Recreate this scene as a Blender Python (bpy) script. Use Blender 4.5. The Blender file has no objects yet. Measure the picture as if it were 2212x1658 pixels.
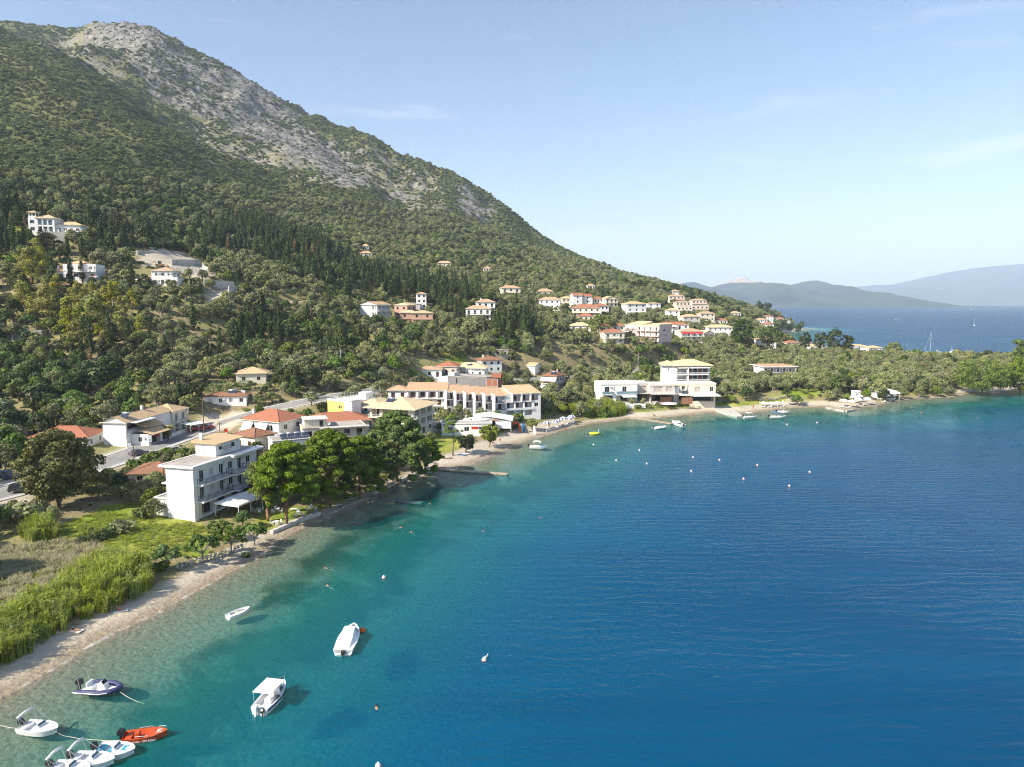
import bpy, bmesh, math, random
import numpy as np
from mathutils import Vector, Matrix
R = math.radians
random.seed(7)
rng = np.random.default_rng(11)
SC = bpy.context.scene
COL = SC.collection

# ------------------------------------------------------------------ camera, sky, sun, exposure
CAM_H, PITCH = 40.0, R(6.5)
FPX, CX, CY = 1533.5, 1106.0, 829.0           # survey-sketch units (2212 x 1658 sheet)
cam = bpy.data.cameras.new('camera'); cam_o = bpy.data.objects.new('camera', cam); COL.objects.link(cam_o)
cam.sensor_width = 36.0; cam.lens = 36.0 * FPX / 2212.0
cam.clip_start = 0.5; cam.clip_end = 60000.0
cam_o.location = (0, 0, CAM_H); cam_o.rotation_euler = (math.pi / 2 - PITCH, 0, 0)
SC.camera = cam_o

SUN_DIR = Vector((-0.84, -0.54, 0)).normalized()       # towards the sun, horizontal
SUN_EL = R(37)
sun = bpy.data.lights.new('sun', 'SUN'); sun_o = bpy.data.objects.new('sun', sun); COL.objects.link(sun_o)
sun.energy = 5.0; sun.angle = R(0.55); sun.color = (1.0, 0.915, 0.78)
to_sun = Vector((SUN_DIR.x * math.cos(SUN_EL), SUN_DIR.y * math.cos(SUN_EL), math.sin(SUN_EL)))
sun_o.rotation_euler = to_sun.to_track_quat('Z', 'Y').to_euler()
sun_o.location = (-300, -200, 300)

world = bpy.data.worlds.new('World'); SC.world = world; world.use_nodes = True
wn, wl = world.node_tree.nodes, world.node_tree.links
wn.clear()
w_out = wn.new('ShaderNodeOutputWorld'); w_bg = wn.new('ShaderNodeBackground'); w_sky = wn.new('ShaderNodeTexSky')
w_sky.sky_type = 'NISHITA'; w_sky.sun_disc = False
w_sky.sun_elevation = SUN_EL
w_sky.sun_rotation = math.atan2(SUN_DIR.x, SUN_DIR.y)
w_sky.altitude = 60; w_sky.air_density = 1.1; w_sky.dust_density = .8; w_sky.ozone_density = 1.6
w_bg.inputs['Strength'].default_value = 0.098
# thin high cloud, low over the horizon all round
w_tc = wn.new('ShaderNodeTexCoord'); w_map = wn.new('ShaderNodeMapping'); w_map.inputs['Scale'].default_value = (2.2, 2.2, 15.0)
w_map.inputs['Location'].default_value = (3.27, 7.14, 1.88)
w_no = wn.new('ShaderNodeTexNoise'); w_no.inputs['Scale'].default_value = 1.6; w_no.inputs['Detail'].default_value = 6; w_no.inputs['Distortion'].default_value = .6
w_cr = wn.new('ShaderNodeMapRange'); w_cr.inputs['From Min'].default_value = .585; w_cr.inputs['From Max'].default_value = .82; w_cr.inputs['To Max'].default_value = .34
w_mx = wn.new('ShaderNodeMix'); w_mx.data_type = 'RGBA'; w_mx.inputs['B'].default_value = (8.2, 7.6, 7.6, 1)
wl.new(w_tc.outputs['Generated'], w_map.inputs['Vector']); wl.new(w_map.outputs['Vector'], w_no.inputs['Vector'])
wl.new(w_no.outputs['Fac'], w_cr.inputs['Value']); wl.new(w_cr.outputs['Result'], w_mx.inputs['Factor'])
w_tint = wn.new('ShaderNodeMix'); w_tint.data_type = 'RGBA'; w_tint.blend_type = 'MULTIPLY'; w_tint.inputs['Factor'].default_value = 1.0; w_tint.inputs['B'].default_value = (.985, .962, 1.015, 1)
wl.new(w_sky.outputs['Color'], w_tint.inputs['A']); wl.new(w_tint.outputs['Result'], w_mx.inputs['A']); wl.new(w_mx.outputs['Result'], w_bg.inputs['Color'])
wl.new(w_bg.outputs['Background'], w_out.inputs['Surface'])

SC.view_settings.view_transform = 'Standard'; SC.view_settings.look = 'None'
SC.view_settings.gamma = 1.0; SC.view_settings.use_curve_mapping = False
SC.view_settings.exposure = 0.90
SC.render.engine = 'CYCLES'
SC.cycles.use_denoising = True; SC.cycles.denoising_prefilter = 'NONE'; SC.cycles.filter_width = 1.1
SC.cycles.max_bounces = 4; SC.cycles.diffuse_bounces = 2; SC.cycles.glossy_bounces = 2
SC.cycles.use_adaptive_sampling = True; SC.cycles.adaptive_threshold = 0.03; SC.cycles.adaptive_min_samples = 16
SC.cycles.transmission_bounces = 4; SC.cycles.transparent_max_bounces = 8; SC.cycles.volume_bounces = 1
SC.cycles.sample_clamp_indirect = 6.0
SC.cycles.caustics_reflective = False; SC.cycles.caustics_refractive = False

# ------------------------------------------------------------------ survey sketch -> world
cp, sp = math.cos(PITCH), math.sin(PITCH)
def ray(u, v):
    x = (u - CX) / FPX; y = -(v - CY) / FPX
    return Vector((x, cp + y * sp, -sp + y * cp))
def at_z(u, v, z=0.0):
    d = ray(u, v); t = (z - CAM_H) / d.z
    return Vector((d.x * t, d.y * t, z))
def at_y(u, v, Y):
    d = ray(u, v); t = Y / d.y
    return Vector((d.x * t, Y, CAM_H + d.z * t))
def pix(x, y, z):
    x = np.asarray(x, float); y = np.asarray(y, float); zz = np.asarray(z, float) - CAM_H
    dep = y * cp - zz * sp; up = y * sp + zz * cp
    dep = np.maximum(dep, 1e-3)
    return CX + FPX * x / dep, CY - FPX * up / dep

# ------------------------------------------------------------------ noise
def vnoise(x, y, seed=0):
    xi = np.floor(x).astype(np.int64); yi = np.floor(y).astype(np.int64)
    fx = x - xi; fy = y - yi
    fx = fx * fx * fx * (fx * (fx * 6 - 15) + 10); fy = fy * fy * fy * (fy * (fy * 6 - 15) + 10)
    def h(a, b):
        n = (a * 374761393 + b * 668265263 + seed * 1442695041) & 0x7fffffff
        n = ((n ^ (n >> 13)) * 1274126177) & 0x7fffffff
        return ((n ^ (n >> 16)) & 0xffff) / 65535.0
    a = h(xi, yi); b = h(xi + 1, yi); c = h(xi, yi + 1); d = h(xi + 1, yi + 1)
    return (a * (1 - fx) + b * fx) * (1 - fy) + (c * (1 - fx) + d * fx) * fy
def fbm(x, y, sc, octv=4, seed=0):
    s = 0; a = .5; t = 0
    for o in range(octv):
        s = s + a * vnoise(x / sc, y / sc, seed + o * 17); t += a; a *= .5; sc = sc / 2.03
    return s / t
def ridged(x, y, sc, octv=4, seed=0):
    s = 0; a = .5; t = 0
    for o in range(octv):
        s = s + a * (1 - np.abs(2 * vnoise(x / sc, y / sc, seed + o * 13) - 1)); t += a; a *= .55; sc = sc / 2.1
    return s / t
def sst(a, b, x):
    t = np.clip((x - a) / (b - a), 0, 1); return t * t * (3 - 2 * t)
def inpoly(px, py, poly):
    r = np.zeros(np.shape(px), bool); n = len(poly)
    for i in range(n):
        x1, y1 = poly[i]; x2, y2 = poly[(i + 1) % n]
        if y1 == y2: continue
        c = ((y1 > py) != (y2 > py)) & (px < (x2 - x1) * (py - y1) / (y2 - y1) + x1)
        r ^= c
    return r
def segdist(px, py, pts, closed=False):
    d = np.full(np.shape(px), 1e9)
    n = len(pts)
    for i in range(n if closed else n - 1):
        x1, y1 = pts[i][0], pts[i][1]; x2, y2 = pts[(i + 1) % n][0], pts[(i + 1) % n][1]
        dx, dy = x2 - x1, y2 - y1; L = dx * dx + dy * dy + 1e-9
        t = np.clip(((px - x1) * dx + (py - y1) * dy) / L, 0, 1)
        d = np.minimum(d, np.hypot(px - x1 - t * dx, py - y1 - t * dy))
    return d

# ------------------------------------------------------------------ coast line (waterline survey)
front = [(-420, 1800), (-260, 1700), (-120, 1600), (0, 1512), (88, 1461), (146, 1427), (205, 1392), (293, 1348), (352, 1316), (410, 1284), (498, 1234),
         (553, 1207), (598, 1170), (651, 1141), (741, 1104), (803, 1077), (866, 1048), (928, 1021), (965, 1012), (1011, 1006), (1044, 993),
         (1085, 974), (1124, 957), (1182, 940), (1232, 925), (1282, 915), (1332, 909), (1359, 905), (1407, 905), (1457, 900), (1535, 891),
         (1570, 891), (1616, 893), (1660, 887), (1706, 881), (1787, 879), (1806, 884), (1823, 886), (1850, 883), (1890, 876), (1934, 867), (1984, 861), (2040, 859),
         (2067, 857), (2080, 851), (2140, 849), (2180, 846), (2212, 841)]
coast = [(p.x, p.y) for p in (at_z(u, v) for u, v in front)]
coast += [(270, 334), (310, 350), (345, 395), (345, 440), (325, 475), (280, 500), (262, 540), (262, 600), (272, 700), (296, 800), (345, 900), (392, 1000), (412, 1040),
          (437, 1058), (452, 1110), (390, 1290), (260, 1480), (80, 1680), (-200, 2100), (-700, 2600), (-2600, 2600), (-2600, -600), (-260, -600), (-140, -60)]

# ------------------------------------------------------------------ land heights: survey points (u, v, distance)
cps = [
 # left column, coast plain up the near hill
 (0,1060,141),(120,1000,158),(100,930,196),(0,900,208),(100,830,236),(100,760,256),(100,700,271),(20,640,284),(200,640,286),(110,598,298),(30,560,312),
 (120,505,338),(0,500,335),(120,440,400),(0,440,392),(100,350,505),(0,330,500),(60,250,640),(200,320,600),(40,160,800),(150,220,760),(-150,330,520),(-200,120,900),
 (-300,700,270),(-300,900,200),
 # near ridge
 (0,72,960),(64,100,940),(123,134,920),(168,158,900),(222,184,870),(266,218,840),(345,268,800),(409,313,760),(473,367,720),(523,406,690),(575,440,655),
 (300,330,640),(380,380,620),(300,420,500),(420,450,520),(480,470,545),(560,480,560),
 # rocky mountain sky line
 (-250,70,1600),(0,52,1520),(104,49,1500),(197,66,1450),(261,54,1390),(355,52,1330),(424,87,1300),(473,114,1290),(528,144,1280),(567,174,1285),(641,218,1290),(740,270,1280),
 (814,292,1260),(863,331,1240),(912,346,1240),(981,373,1220),(1026,400,1200),(1091,445,1180),(1150,495,1160),(1200,530,1150),(1280,570,1130),(1350,598,1110),(1430,615,1090),
 # its face
 (200,120,1330),(330,130,1230),(300,220,1120),(400,250,1080),(500,330,960),(430,180,1180),(520,230,1140),(616,261,1130),(600,350,960),(680,310,1060),(735,345,1000),(790,444,820),(700,430,800),(620,430,780),
 (760,330,1150),(850,420,980),(820,380,1080),(900,420,1010),(960,440,960),(880,480,820),(1000,470,960),(1060,500,880),(1000,540,720),(900,540,660),(1120,550,800),(1200,580,800),(1150,590,680),
 # middle slope
 (600,520,500),(700,545,470),(640,600,390),(520,560,410),(400,540,400),(320,560,330),(450,600,320),(560,640,330),(400,640,296),(340,613,304),(300,660,286),(700,620,372),(800,590,470),(850,640,400),
 (820,690,364),(900,690,372),(700,700,316),(700,760,282),(550,720,296),(400,720,276),(400,790,250),(550,815,248),(700,830,246),(480,880,214),(300,870,214),(250,800,244),(560,880,216),(700,870,222),
 (950,600,540),(1050,580,620),(1050,640,450),(1000,690,372),(1000,740,332),(900,760,300),(860,800,272),(1000,800,300),
 (1100,620,560),(1200,640,540),(1250,652,510),(1330,655,520),(1300,620,680),(1400,640,680),(1200,700,420),(1300,700,440),(1400,700,460),(1300,760,362),(1390,748,378),(1150,760,340),(1450,740,392),
 (1500,640,720),(1540,650,760),(1480,660,620),(1560,680,600),(1500,700,520),(1560,720,500),(1500,770,410),(1600,720,540),(1640,684,760),(1680,694,900),(1720,704,1000),(1620,668,980),(1700,690,1020),(1650,725,660),(1560,648,1040),
 (1700,745,560),(1760,762,480),(1600,770,430),
]
zps = [ # (u, v, height) on the flat land
 (0,1120,3.0),(200,1060,2.6),(250,1000,3.2),(350,960,3.4),(450,925,3.6),(430,1060,2.2),(560,1020,2.2),(300,1180,2.0),(100,1220,2.0),(0,1300,2.0),(-200,1300,2.5),(-200,1100,3.5),
 (640,950,3.0),(740,930,3.2),(850,930,2.4),(860,890,4.5),(1000,895,4.0),(1100,905,3.0),(1180,880,4.5),(1240,880,3.2),(1132,821,6.0),(1247,812,6.0),(1407,798,6.0),(1000,850,5.5),(1330,865,3.2),(1440,865,3.0),
 (1520,855,3.0),(1640,840,3.6),(1660,812,4.2),(1750,830,3.5),(1900,830,3.0),(2000,830,3.0),(2140,825,3.0),(1800,790,5),(1900,780,5.0),(2000,790,4.6),(2120,790,4.2),(2250,790,4),(2350,820,3),
]
pts = [tuple(at_y(u, v, Y)) for u, v, Y in cps] + [tuple(at_z(u, v, z)) for u, v, z in zps]
pts += [(-1100, 1500, 560), (-1200, 900, 430), (-1200, 500, 240), (-700, 2000, 420), (-350, 1900, 330), (0, 1600, 170), (-1200, 200, 60), (-500, 100, 12), (-250, 60, 4), (200, 1400, 60),
        (-650, 1150, 405), (-620, 1060, 372), (-900, 1050, 455), (-520, 1000, 310), (-420, 900, 240)]
pts = np.array(pts)
cz = pts[:, 2].copy()
def tps(a, b):
    r2 = (a[:, None, 0] - b[None, :, 0]) ** 2 + (a[:, None, 1] - b[None, :, 1]) ** 2
    return .5 * r2 * np.log(r2 + 1e-9)
S_ = 1000.0
P_ = pts[:, :2] / S_
n_ = len(P_)
A_ = np.zeros((n_ + 3, n_ + 3)); A_[:n_, :n_] = tps(P_, P_) + np.eye(n_) * 2e-5
A_[:n_, n_] = 1; A_[:n_, n_ + 1:] = P_; A_[n_, :n_] = 1; A_[n_ + 1:, :n_] = P_.T
w_ = np.linalg.solve(A_, np.concatenate([cz, [0, 0, 0]]))
def rbf(x, y):
    sh = np.shape(x); q = np.stack([np.ravel(x), np.ravel(y)], 1) / S_
    out = np.empty(len(q))
    for i in range(0, len(q), 20000):
        k = q[i:i + 20000]
        out[i:i + 20000] = tps(k, P_) @ w_[:n_] + w_[n_] + k @ w_[n_ + 1:]
    return out.reshape(sh)

def lins(*seg):
    o = []
    for a, b, s in seg: o += list(np.arange(a, b, s))
    return np.array(o + [seg[-1][1]])
xs = lins((-1500, -600, 12), (-600, -200, 6), (-200, -90, 2.6), (-90, 260, 1.6), (260, 480, 5), (480, 700, 22))
ys = lins((20, 60, 3), (60, 330, 1.6), (330, 480, 2.6), (480, 800, 5), (800, 1320, 6), (1320, 2200, 22))
GX, GY = np.meshgrid(xs, ys)
cd = segdist(GX, GY, coast, True)
land = inpoly(GX, GY, coast)
SD = np.where(land, cd, -cd) + (fbm(GX, GY, 9, 3, 5) - .5) * 1.6 * (GY < 420)
hr = rbf(GX, GY)
mount = sst(90, 200, hr)
rockm = sst(.42, .62, fbm(GX, GY, 170, 3, 40) + .55 * sst(170, 420, hr) - .28 - .35 * sst(-560, -640, GX) * (GY < 960))
near_hill = (GX < -250) & (GY < 1000) & (GX * .35 + GY < 900)
hr2 = hr + mount * ((ridged(GX, GY, 130, 5, 3) - .55) * 30 + (fbm(GX, GY, 40, 4, 9) - .5) * 10)
hr2 += mount * rockm * ((ridged(GX * 1.0, GY, 46, 5, 77) - .5) * 32)
hr2 += sst(12, 60, hr) * (fbm(GX, GY, 35, 4, 21) - .5) * 5
hr2 += (fbm(GX, GY, 7, 3, 31) - .5) * .35
# old olive terraces on the middle slope
ter = sst(9, 22, hr) * (1 - sst(70, 110, hr))
stepz = 2.6; q_ = hr2 / stepz; fr = q_ - np.floor(q_)
hr2 = hr2 + ter * .55 * ((np.floor(q_) + sst(.62, .98, fr)) * stepz - hr2)
beach = np.where(SD < 0, 0, .13 * np.minimum(SD, 9) + .03 * np.maximum(SD - 9, 0))
wgt = sst(5, 20, SD)
HL = beach * (1 - wgt) + np.maximum(hr2, 1.4 + .02 * np.clip(SD, 0, 40)) * wgt
s_ = np.maximum(-SD, 0)
depth = .085 * np.minimum(s_, 12) + .17 * np.clip(s_ - 12, 0, 40) + .22 * np.clip(s_ - 52, 0, 150)
HZ = np.where(SD >= 0, HL, -depth - .02)

sky_u = [-250,0,104,197,261,355,380,424,473,498,528,567,641,740,814,848,863,912,981,1026,1091,1150,1200,1280,1350,1430]
sky_v = [70,51,48,65,53,51,62,86,113,133,143,173,217,269,291,313,330,345,372,399,444,495,530,570,598,615]
for _it in range(3):
    uu = np.arange(-240, 1431, 12.0); YY = np.arange(880, 1700, 6.0)
    corr = []
    for u in uu:
        X = (u - CX) / FPX * YY * 1.0 / cp
        i = np.clip(np.searchsorted(xs, X) - 1, 0, len(xs) - 1); j = np.clip(np.searchsorted(ys, YY) - 1, 0, len(ys) - 1)
        _, vv = pix(X, YY, HZ[j, i]); k = int(np.argmin(vv)); tgt = np.interp(u, sky_u, sky_v)
        zt = CAM_H + YY[k] * ((CY - tgt) / FPX * cp - sp) / (cp + (CY - tgt) / FPX * sp); corr.append(zt / max(HZ[j[k], i[k]], 1.0))
    corr = np.convolve(np.pad(np.array(corr), 3, 'edge'), np.ones(7) / 7, 'valid') if _it < 2 else np.convolve(np.pad(np.array(corr), 1, 'edge'), np.ones(3) / 3, 'valid')
    gu0 = CX + FPX * GX / np.maximum(GY, 1); kk = np.interp(gu0, uu, corr)
    wY = sst(820, 1000, GY)
    HZ = np.where((SD > 20), HZ * (1 + (kk - 1) * wY), HZ)

def hgt(x, y, grid=None):
    g = HZ if grid is None else grid
    x = np.clip(np.asarray(x, float), xs[0], xs[-1] - 1e-6); y = np.clip(np.asarray(y, float), ys[0], ys[-1] - 1e-6)
    i = np.clip(np.searchsorted(xs, x, 'right') - 1, 0, len(xs) - 2); j = np.clip(np.searchsorted(ys, y, 'right') - 1, 0, len(ys) - 2)
    fx = (x - xs[i]) / (xs[i + 1] - xs[i]); fy = (y - ys[j]) / (ys[j + 1] - ys[j])
    return (g[j, i] * (1 - fx) + g[j, i + 1] * fx) * (1 - fy) + (g[j + 1, i] * (1 - fx) + g[j + 1, i + 1] * fx) * fy
def G(u, v, ymin=45, ymax=1500):
    """where a sight line from the survey station meets the land"""
    d = ray(u, v); Y = np.concatenate([np.arange(ymin, 500, .5), np.arange(500, ymax, 3)])
    t = Y / d.y; z = CAM_H + d.z * t; x = d.x * t
    below = np.where(z < np.maximum(hgt(x, Y), 0))[0]
    if len(below) == 0:
        k = len(Y) - 1
    else: k = below[0]
    return Vector((x[k], Y[k], float(max(hgt(x[k], Y[k]), 0))))
# ------------------------------------------------------------------ roads carved into the land
road_px = [(-160, 1105), (0, 1068), (110, 1036), (230, 1000), (350, 958), (450, 925), (560, 893), (700, 862), (830, 843), (960, 834), (1060, 828), (1132, 822), (1250, 811.5), (1410, 798), (1560, 785), (1660, 775)]
road_pts = []
for i, (u, v) in enumerate(road_px):
    z = 3.2 + 2.8 * min(max((i - 4) / 7, 0), 1)
    p = at_z(u, v, z) if (i < 6 or i > 10) else G(u, v); road_pts.append((p.x, p.y, p.z))
def resample(p, step):
    p = np.array(p, float); o = [p[0]]
    n = len(p)
    P0 = np.vstack([2 * p[0] - p[1], p, 2 * p[-1] - p[-2]])
    for i in range(n - 1):
        a, b, c, d = P0[i], P0[i + 1], P0[i + 2], P0[i + 3]
        L = np.linalg.norm(c - b); m = max(2, int(L / step))
        for k in range(1, m + 1):
            t = k / m
            o.append(.5 * ((2 * b) + (c - a) * t + (2 * a - 5 * b + 4 * c - d) * t * t + (3 * b - a - 3 * c + d) * t ** 3))
    return np.array(o)
road_c = resample(road_pts, 4.0)
track_px = [(640, 652), (600, 655), (560, 640), (520, 622), (480, 632), (455, 655)]
def carve(path, half, soft):
    global HZ
    dmin = np.full(GX.shape, 1e9); zz = np.zeros(GX.shape)
    x0, x1 = path[:, 0].min() - 30, path[:, 0].max() + 30; y0, y1 = path[:, 1].min() - 30, path[:, 1].max() + 30
    m = (GX > x0) & (GX < x1) & (GY > y0) & (GY < y1)
    gx, gy = GX[m], GY[m]; dm = np.full(gx.shape, 1e9); zm = np.zeros(gx.shape)
    for i in range(len(path) - 1):
        a, b = path[i], path[i + 1]; dx, dy = b[0] - a[0], b[1] - a[1]; L = dx * dx + dy * dy + 1e-9
        t = np.clip(((gx - a[0]) * dx + (gy - a[1]) * dy) / L, 0, 1)
        d = np.hypot(gx - a[0] - t * dx, gy - a[1] - t * dy)
        k = d < dm; dm[k] = d[k]; zm[k] = (a[2] + (b[2] - a[2]) * t)[k]
    w = 1 - sst(half, half + soft, dm)
    HZ[m] = HZ[m] * (1 - w) + zm * w
    r = np.full(GX.shape, 1e9); r[m] = dm
    return r
ROADD = carve(road_c, 6.0, 9.0)
track_p = [G(u, v) for u, v in track_px]
track_c = resample([(p.x, p.y, p.z) for p in track_p], 3.0)
TRACKD = carve(track_c, 2.5, 4.0)

# ------------------------------------------------------------------ materials
MATS = {}
class NT:
    def __init__(s, m): s.m = m; s.n = m.node_tree.nodes; s.l = m.node_tree.links
    def new(s, t, **kw):
        n = s.n.new(t)
        for k, v in kw.items():
            if k in n.inputs.keys(): s.set(n.inputs[k], v)
            else: setattr(n, k, v)
        return n
    def set(s, inp, v):
        if isinstance(v, bpy.types.NodeSocket): s.l.new(v, inp)
        else:
            if hasattr(inp, 'default_value'):
                if isinstance(v, tuple) and len(v) == 3 and len(inp.default_value) == 4: v = (*v, 1)
                inp.default_value = v
    def noise(s, sc, det=4, vec=None, dist=0, rough=.5):
        n = s.new('ShaderNodeTexNoise', Scale=sc, Detail=det, Distortion=dist, Roughness=rough)
        if vec is not None: s.l.new(vec, n.inputs['Vector'])
        return n.outputs['Fac']
    def mr(s, x, a, b, c=0., d=1.):
        n = s.new('ShaderNodeMapRange'); s.set(n.inputs['Value'], x)
        for k, v in zip(('From Min', 'From Max', 'To Min', 'To Max'), (a, b, c, d)): s.set(n.inputs[k], v)
        return n.outputs['Result']
    def mix(s, f, a, b, mode='MIX'):
        n = s.new('ShaderNodeMix'); n.data_type = 'RGBA'; n.blend_type = mode
        s.set(n.inputs['Factor'], f); s.set(n.inputs['A'], a); s.set(n.inputs['B'], b)
        return n.outputs['Result']
    def math(s, op, a, b=0.):
        n = s.new('ShaderNodeMath', operation=op); s.set(n.inputs[0], a); s.set(n.inputs[1], b); return n.outputs[0]
    def attr(s, name, typ='GEOMETRY'):
        n = s.new('ShaderNodeAttribute'); n.attribute_name = name; n.attribute_type = typ; return n.outputs['Fac']
    def pos(s): return s.new('ShaderNodeNewGeometry').outputs['Position']
    def obj(s): return s.new('ShaderNodeTexCoord').outputs['Object']
    def mapv(s, vec, sc):
        n = s.new('ShaderNodeMapping', Scale=sc); s.l.new(vec, n.inputs['Vector']); return n.outputs['Vector']
    def bump(s, h, st=.3, d=.1):
        n = s.new('ShaderNodeBump', Strength=st, Distance=d); s.set(n.inputs['Height'], h); return n.outputs['Normal']
    def bsdf(s, col, rough=.8, normal=None, spec=.3, metal=0.):
        b = s.new('ShaderNodeBsdfPrincipled'); s.set(b.inputs['Base Color'], col); s.set(b.inputs['Roughness'], rough)
        b.inputs['Specular IOR Level'].default_value = spec; b.inputs['Metallic'].default_value = metal
        if normal is not None: s.l.new(normal, b.inputs['Normal'])
        return b
    def out(s, sh):
        o = s.new('ShaderNodeOutputMaterial'); s.l.new(sh, o.inputs['Surface']); return o
def mk(name):
    m = bpy.data.materials.new(name); m.use_nodes = True; m.node_tree.nodes.clear(); MATS[name] = m
    return NT(m)
def simple(name, col, rough=.75, var=.12, sc=1.5, spec=.3, metal=0., bump=0., stain=None, objrand=0.):
    t = mk(name); o = t.obj()
    n = t.noise(sc, 5, o)
    dark = tuple(c * (1 - var) for c in col); lite = tuple(min(1, c * (1 + var)) for c in col)
    c = t.mix(t.mr(n, .3, .7), dark, lite)
    if stain:
        n2 = t.noise(sc * .35, 6, t.mapv(o, (1, 1, .35)))
        c = t.mix(t.mr(n2, .52, .75, 0, stain[1]), c, stain[0])
    if objrand:
        oi = t.new('ShaderNodeObjectInfo').outputs['Random']
        hv = t.new('ShaderNodeHueSaturation'); t.set(hv.inputs['Color'], c); t.set(hv.inputs['Value'], t.mr(oi, 0, 1, 1 - objrand, 1 + objrand)); c = hv.outputs['Color']
    nm = t.bump(t.noise(sc * 6, 4, o), .5, bump) if bump else None
    t.out(t.bsdf(c, rough, nm, spec, metal).outputs[0])
    return MATS[name]
def M(n): return MATS[n]

# land
t = mk('land'); ps = t.pos()
sdist = t.attr('coast'); green = t.attr('green'); rock = t.attr('rock'); tilled = t.attr('bare'); hill = t.attr('hill')
n1 = t.noise(.35, 6, ps); n2 = t.noise(2.2, 5, ps); n3 = t.noise(.045, 5, ps); n4 = t.noise(9., 3, ps)
soil = t.mix(t.mr(n1, .3, .7), (.190, .150, .085), (.300, .245, .140))
dry = t.mix(t.mr(n2, .3, .7), (.185, .180, .065), (.31, .285, .12))
c = t.mix(t.mr(n3, .4, .6), soil, dry)
gr = t.mix(t.mr(n2, .3, .7), (.115, .175, .018), (.250, .300, .036))
gr = t.mix(t.mr(t.noise(.16, 4, ps), .42, .68), gr, (.36, .335, .085))
scrub = t.mix(t.mr(n1, .35, .65), (.056, .075, .020), (.120, .135, .044))
c = t.mix(t.mr(hill, 0, 1, 0, .8), c, t.mix(t.mr(t.noise(.06, 6, ps), .50, .68), scrub, (.145, .135, .072)))
c = t.mix(t.mr(t.math('ADD', green, t.math('MULTIPLY', t.math('SUBTRACT', n1, .5), .7)), .35, .65), c, gr)
rk = t.mix(t.mr(t.noise(.12, 8, ps, .8, .68), .40, .62), (.050, .050, .047), (.31, .30, .275))
rk = t.mix(t.mr(t.noise(.4, 4, ps), .55, .7, 0, .6), rk, (.25, .20, .14))
rkm = t.mr(t.math('ADD', rock, t.math('MULTIPLY', t.math('SUBTRACT', t.noise(.05, 7, ps, .3, .6), .5), 1.7)), .36, .52)
c = t.mix(rkm, c, rk)
c = t.mix(tilled, c, t.mix(n2, (.42, .36, .27), (.56, .50, .40)))
peb = t.mix(t.mr(n4, .3, .7), (.43, .375, .285), (.57, .515, .405))
peb = t.mix(t.mr(n1, .4, .65, 0, .5), peb, (.44, .37, .28))
wob = t.math('MULTIPLY', t.math('SUBTRACT', n1, .5), 3.)
sd2 = t.math('ADD', sdist, wob)
bw = t.attr('beachw')
c = t.mix(t.mr(t.math('SUBTRACT', sd2, bw), -.6, 1.2, 1, 0), c, peb)
wet = t.mix(t.mr(n2, .3, .7), (.235, .185, .125), (.31, .25, .175))
c = t.mix(t.mr(sd2, .8, 3.4, .9, 0), c, wet)
# sea floor: pale shingle, weed in drifts
weed = t.attr('weed')
wd = t.mr(t.math('ADD', weed, t.math('MULTIPLY', t.math('SUBTRACT', t.noise(.16, 6, ps, .5), .5), 1.2)), .26, .66)
floor = t.mix(t.mr(n2, .3, .7), (.165, .165, .105), (.30, .29, .19))
floor = t.mix(wd, floor, t.mix(n2, (.026, .034, .012), (.065, .070, .028)))
c = t.mix(t.mr(sdist, -1.2, .1, 1, 0), c, floor)
foam = t.math('MULTIPLY', t.math('MULTIPLY', t.mr(sdist, -.45, -.05), t.mr(sdist, .05, .4, 1., 0.)), t.mr(t.noise(.5, 4, ps), 0.50, .60, 0., .45))
c = t.mix(foam, c, (.74, .74, .70))
nb = t.bump(t.math('ADD', t.noise(1.4, 4, ps), t.math('MULTIPLY', t.noise(.1, 6, ps, .4, .66), t.math('MULTIPLY', hill, 18.))), .55, .5)
t.out(t.bsdf(c, .92, nb, .15).outputs[0])

# sea
t = mk('sea'); ps = t.pos()
dep = t.attr('depth')
def ex(k): return t.math('POWER', 2.71828, t.math('MULTIPLY', dep, -k))
cmb = t.new('ShaderNodeCombineColor'); t.l.new(ex(.42), cmb.inputs[0]); t.l.new(ex(.185), cmb.inputs[1]); t.l.new(ex(.20), cmb.inputs[2])
drift = t.noise(.014, 5, t.mapv(ps, (1, 2.6, 1)), .9)
deepc = t.mix(t.mr(drift, .35, .65), (.0004, .047, .120), (.0008, .064, .148))
turq = (.0012, .078, .082)
sc_ = t.mix(t.mr(dep, 2.2, 6.6), turq, deepc)
sc_ = t.mix(t.mr(dep, 0., 2.0, 1., 0.), sc_, (.0, .0, .0))
wv = t.new('ShaderNodeTexWave', Scale=.11, Distortion=9., Detail=2.); wv.bands_direction = 'Y'; wv.inputs['Detail Scale'].default_value = 1.3
t.l.new(t.mapv(ps, (.55, 1.25, 1)), wv.inputs['Vector'])
h1 = t.noise(.42, 3, t.mapv(ps, (.6, 1.5, 1)), .3); rot_ = t.new('ShaderNodeMapping', Scale=(.7, 1.5, 1)); rot_.inputs['Rotation'].default_value = (0, 0, .5); t.l.new(ps, rot_.inputs['Vector']); h2 = t.noise(1.5, 3, rot_.outputs['Vector'], .4)
hh = t.math('ADD', t.math('MULTIPLY', wv.outputs['Fac'], .22), t.math('ADD', t.math('MULTIPLY', h1, .9), t.math('MULTIPLY', h2, .55)))
gust = t.mr(t.noise(.018, 4, t.mapv(ps, (1, 2, 1)), .4), .34, .66, .3, 1.0)
calm = t.mr(dep, .2, 7., .42, 1.)
nb = t.new('ShaderNodeBump', Distance=.32); t.l.new(hh, nb.inputs['Height']); t.l.new(t.math('MULTIPLY', gust, calm), nb.inputs['Strength'])
nb = nb.outputs['Normal']
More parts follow.
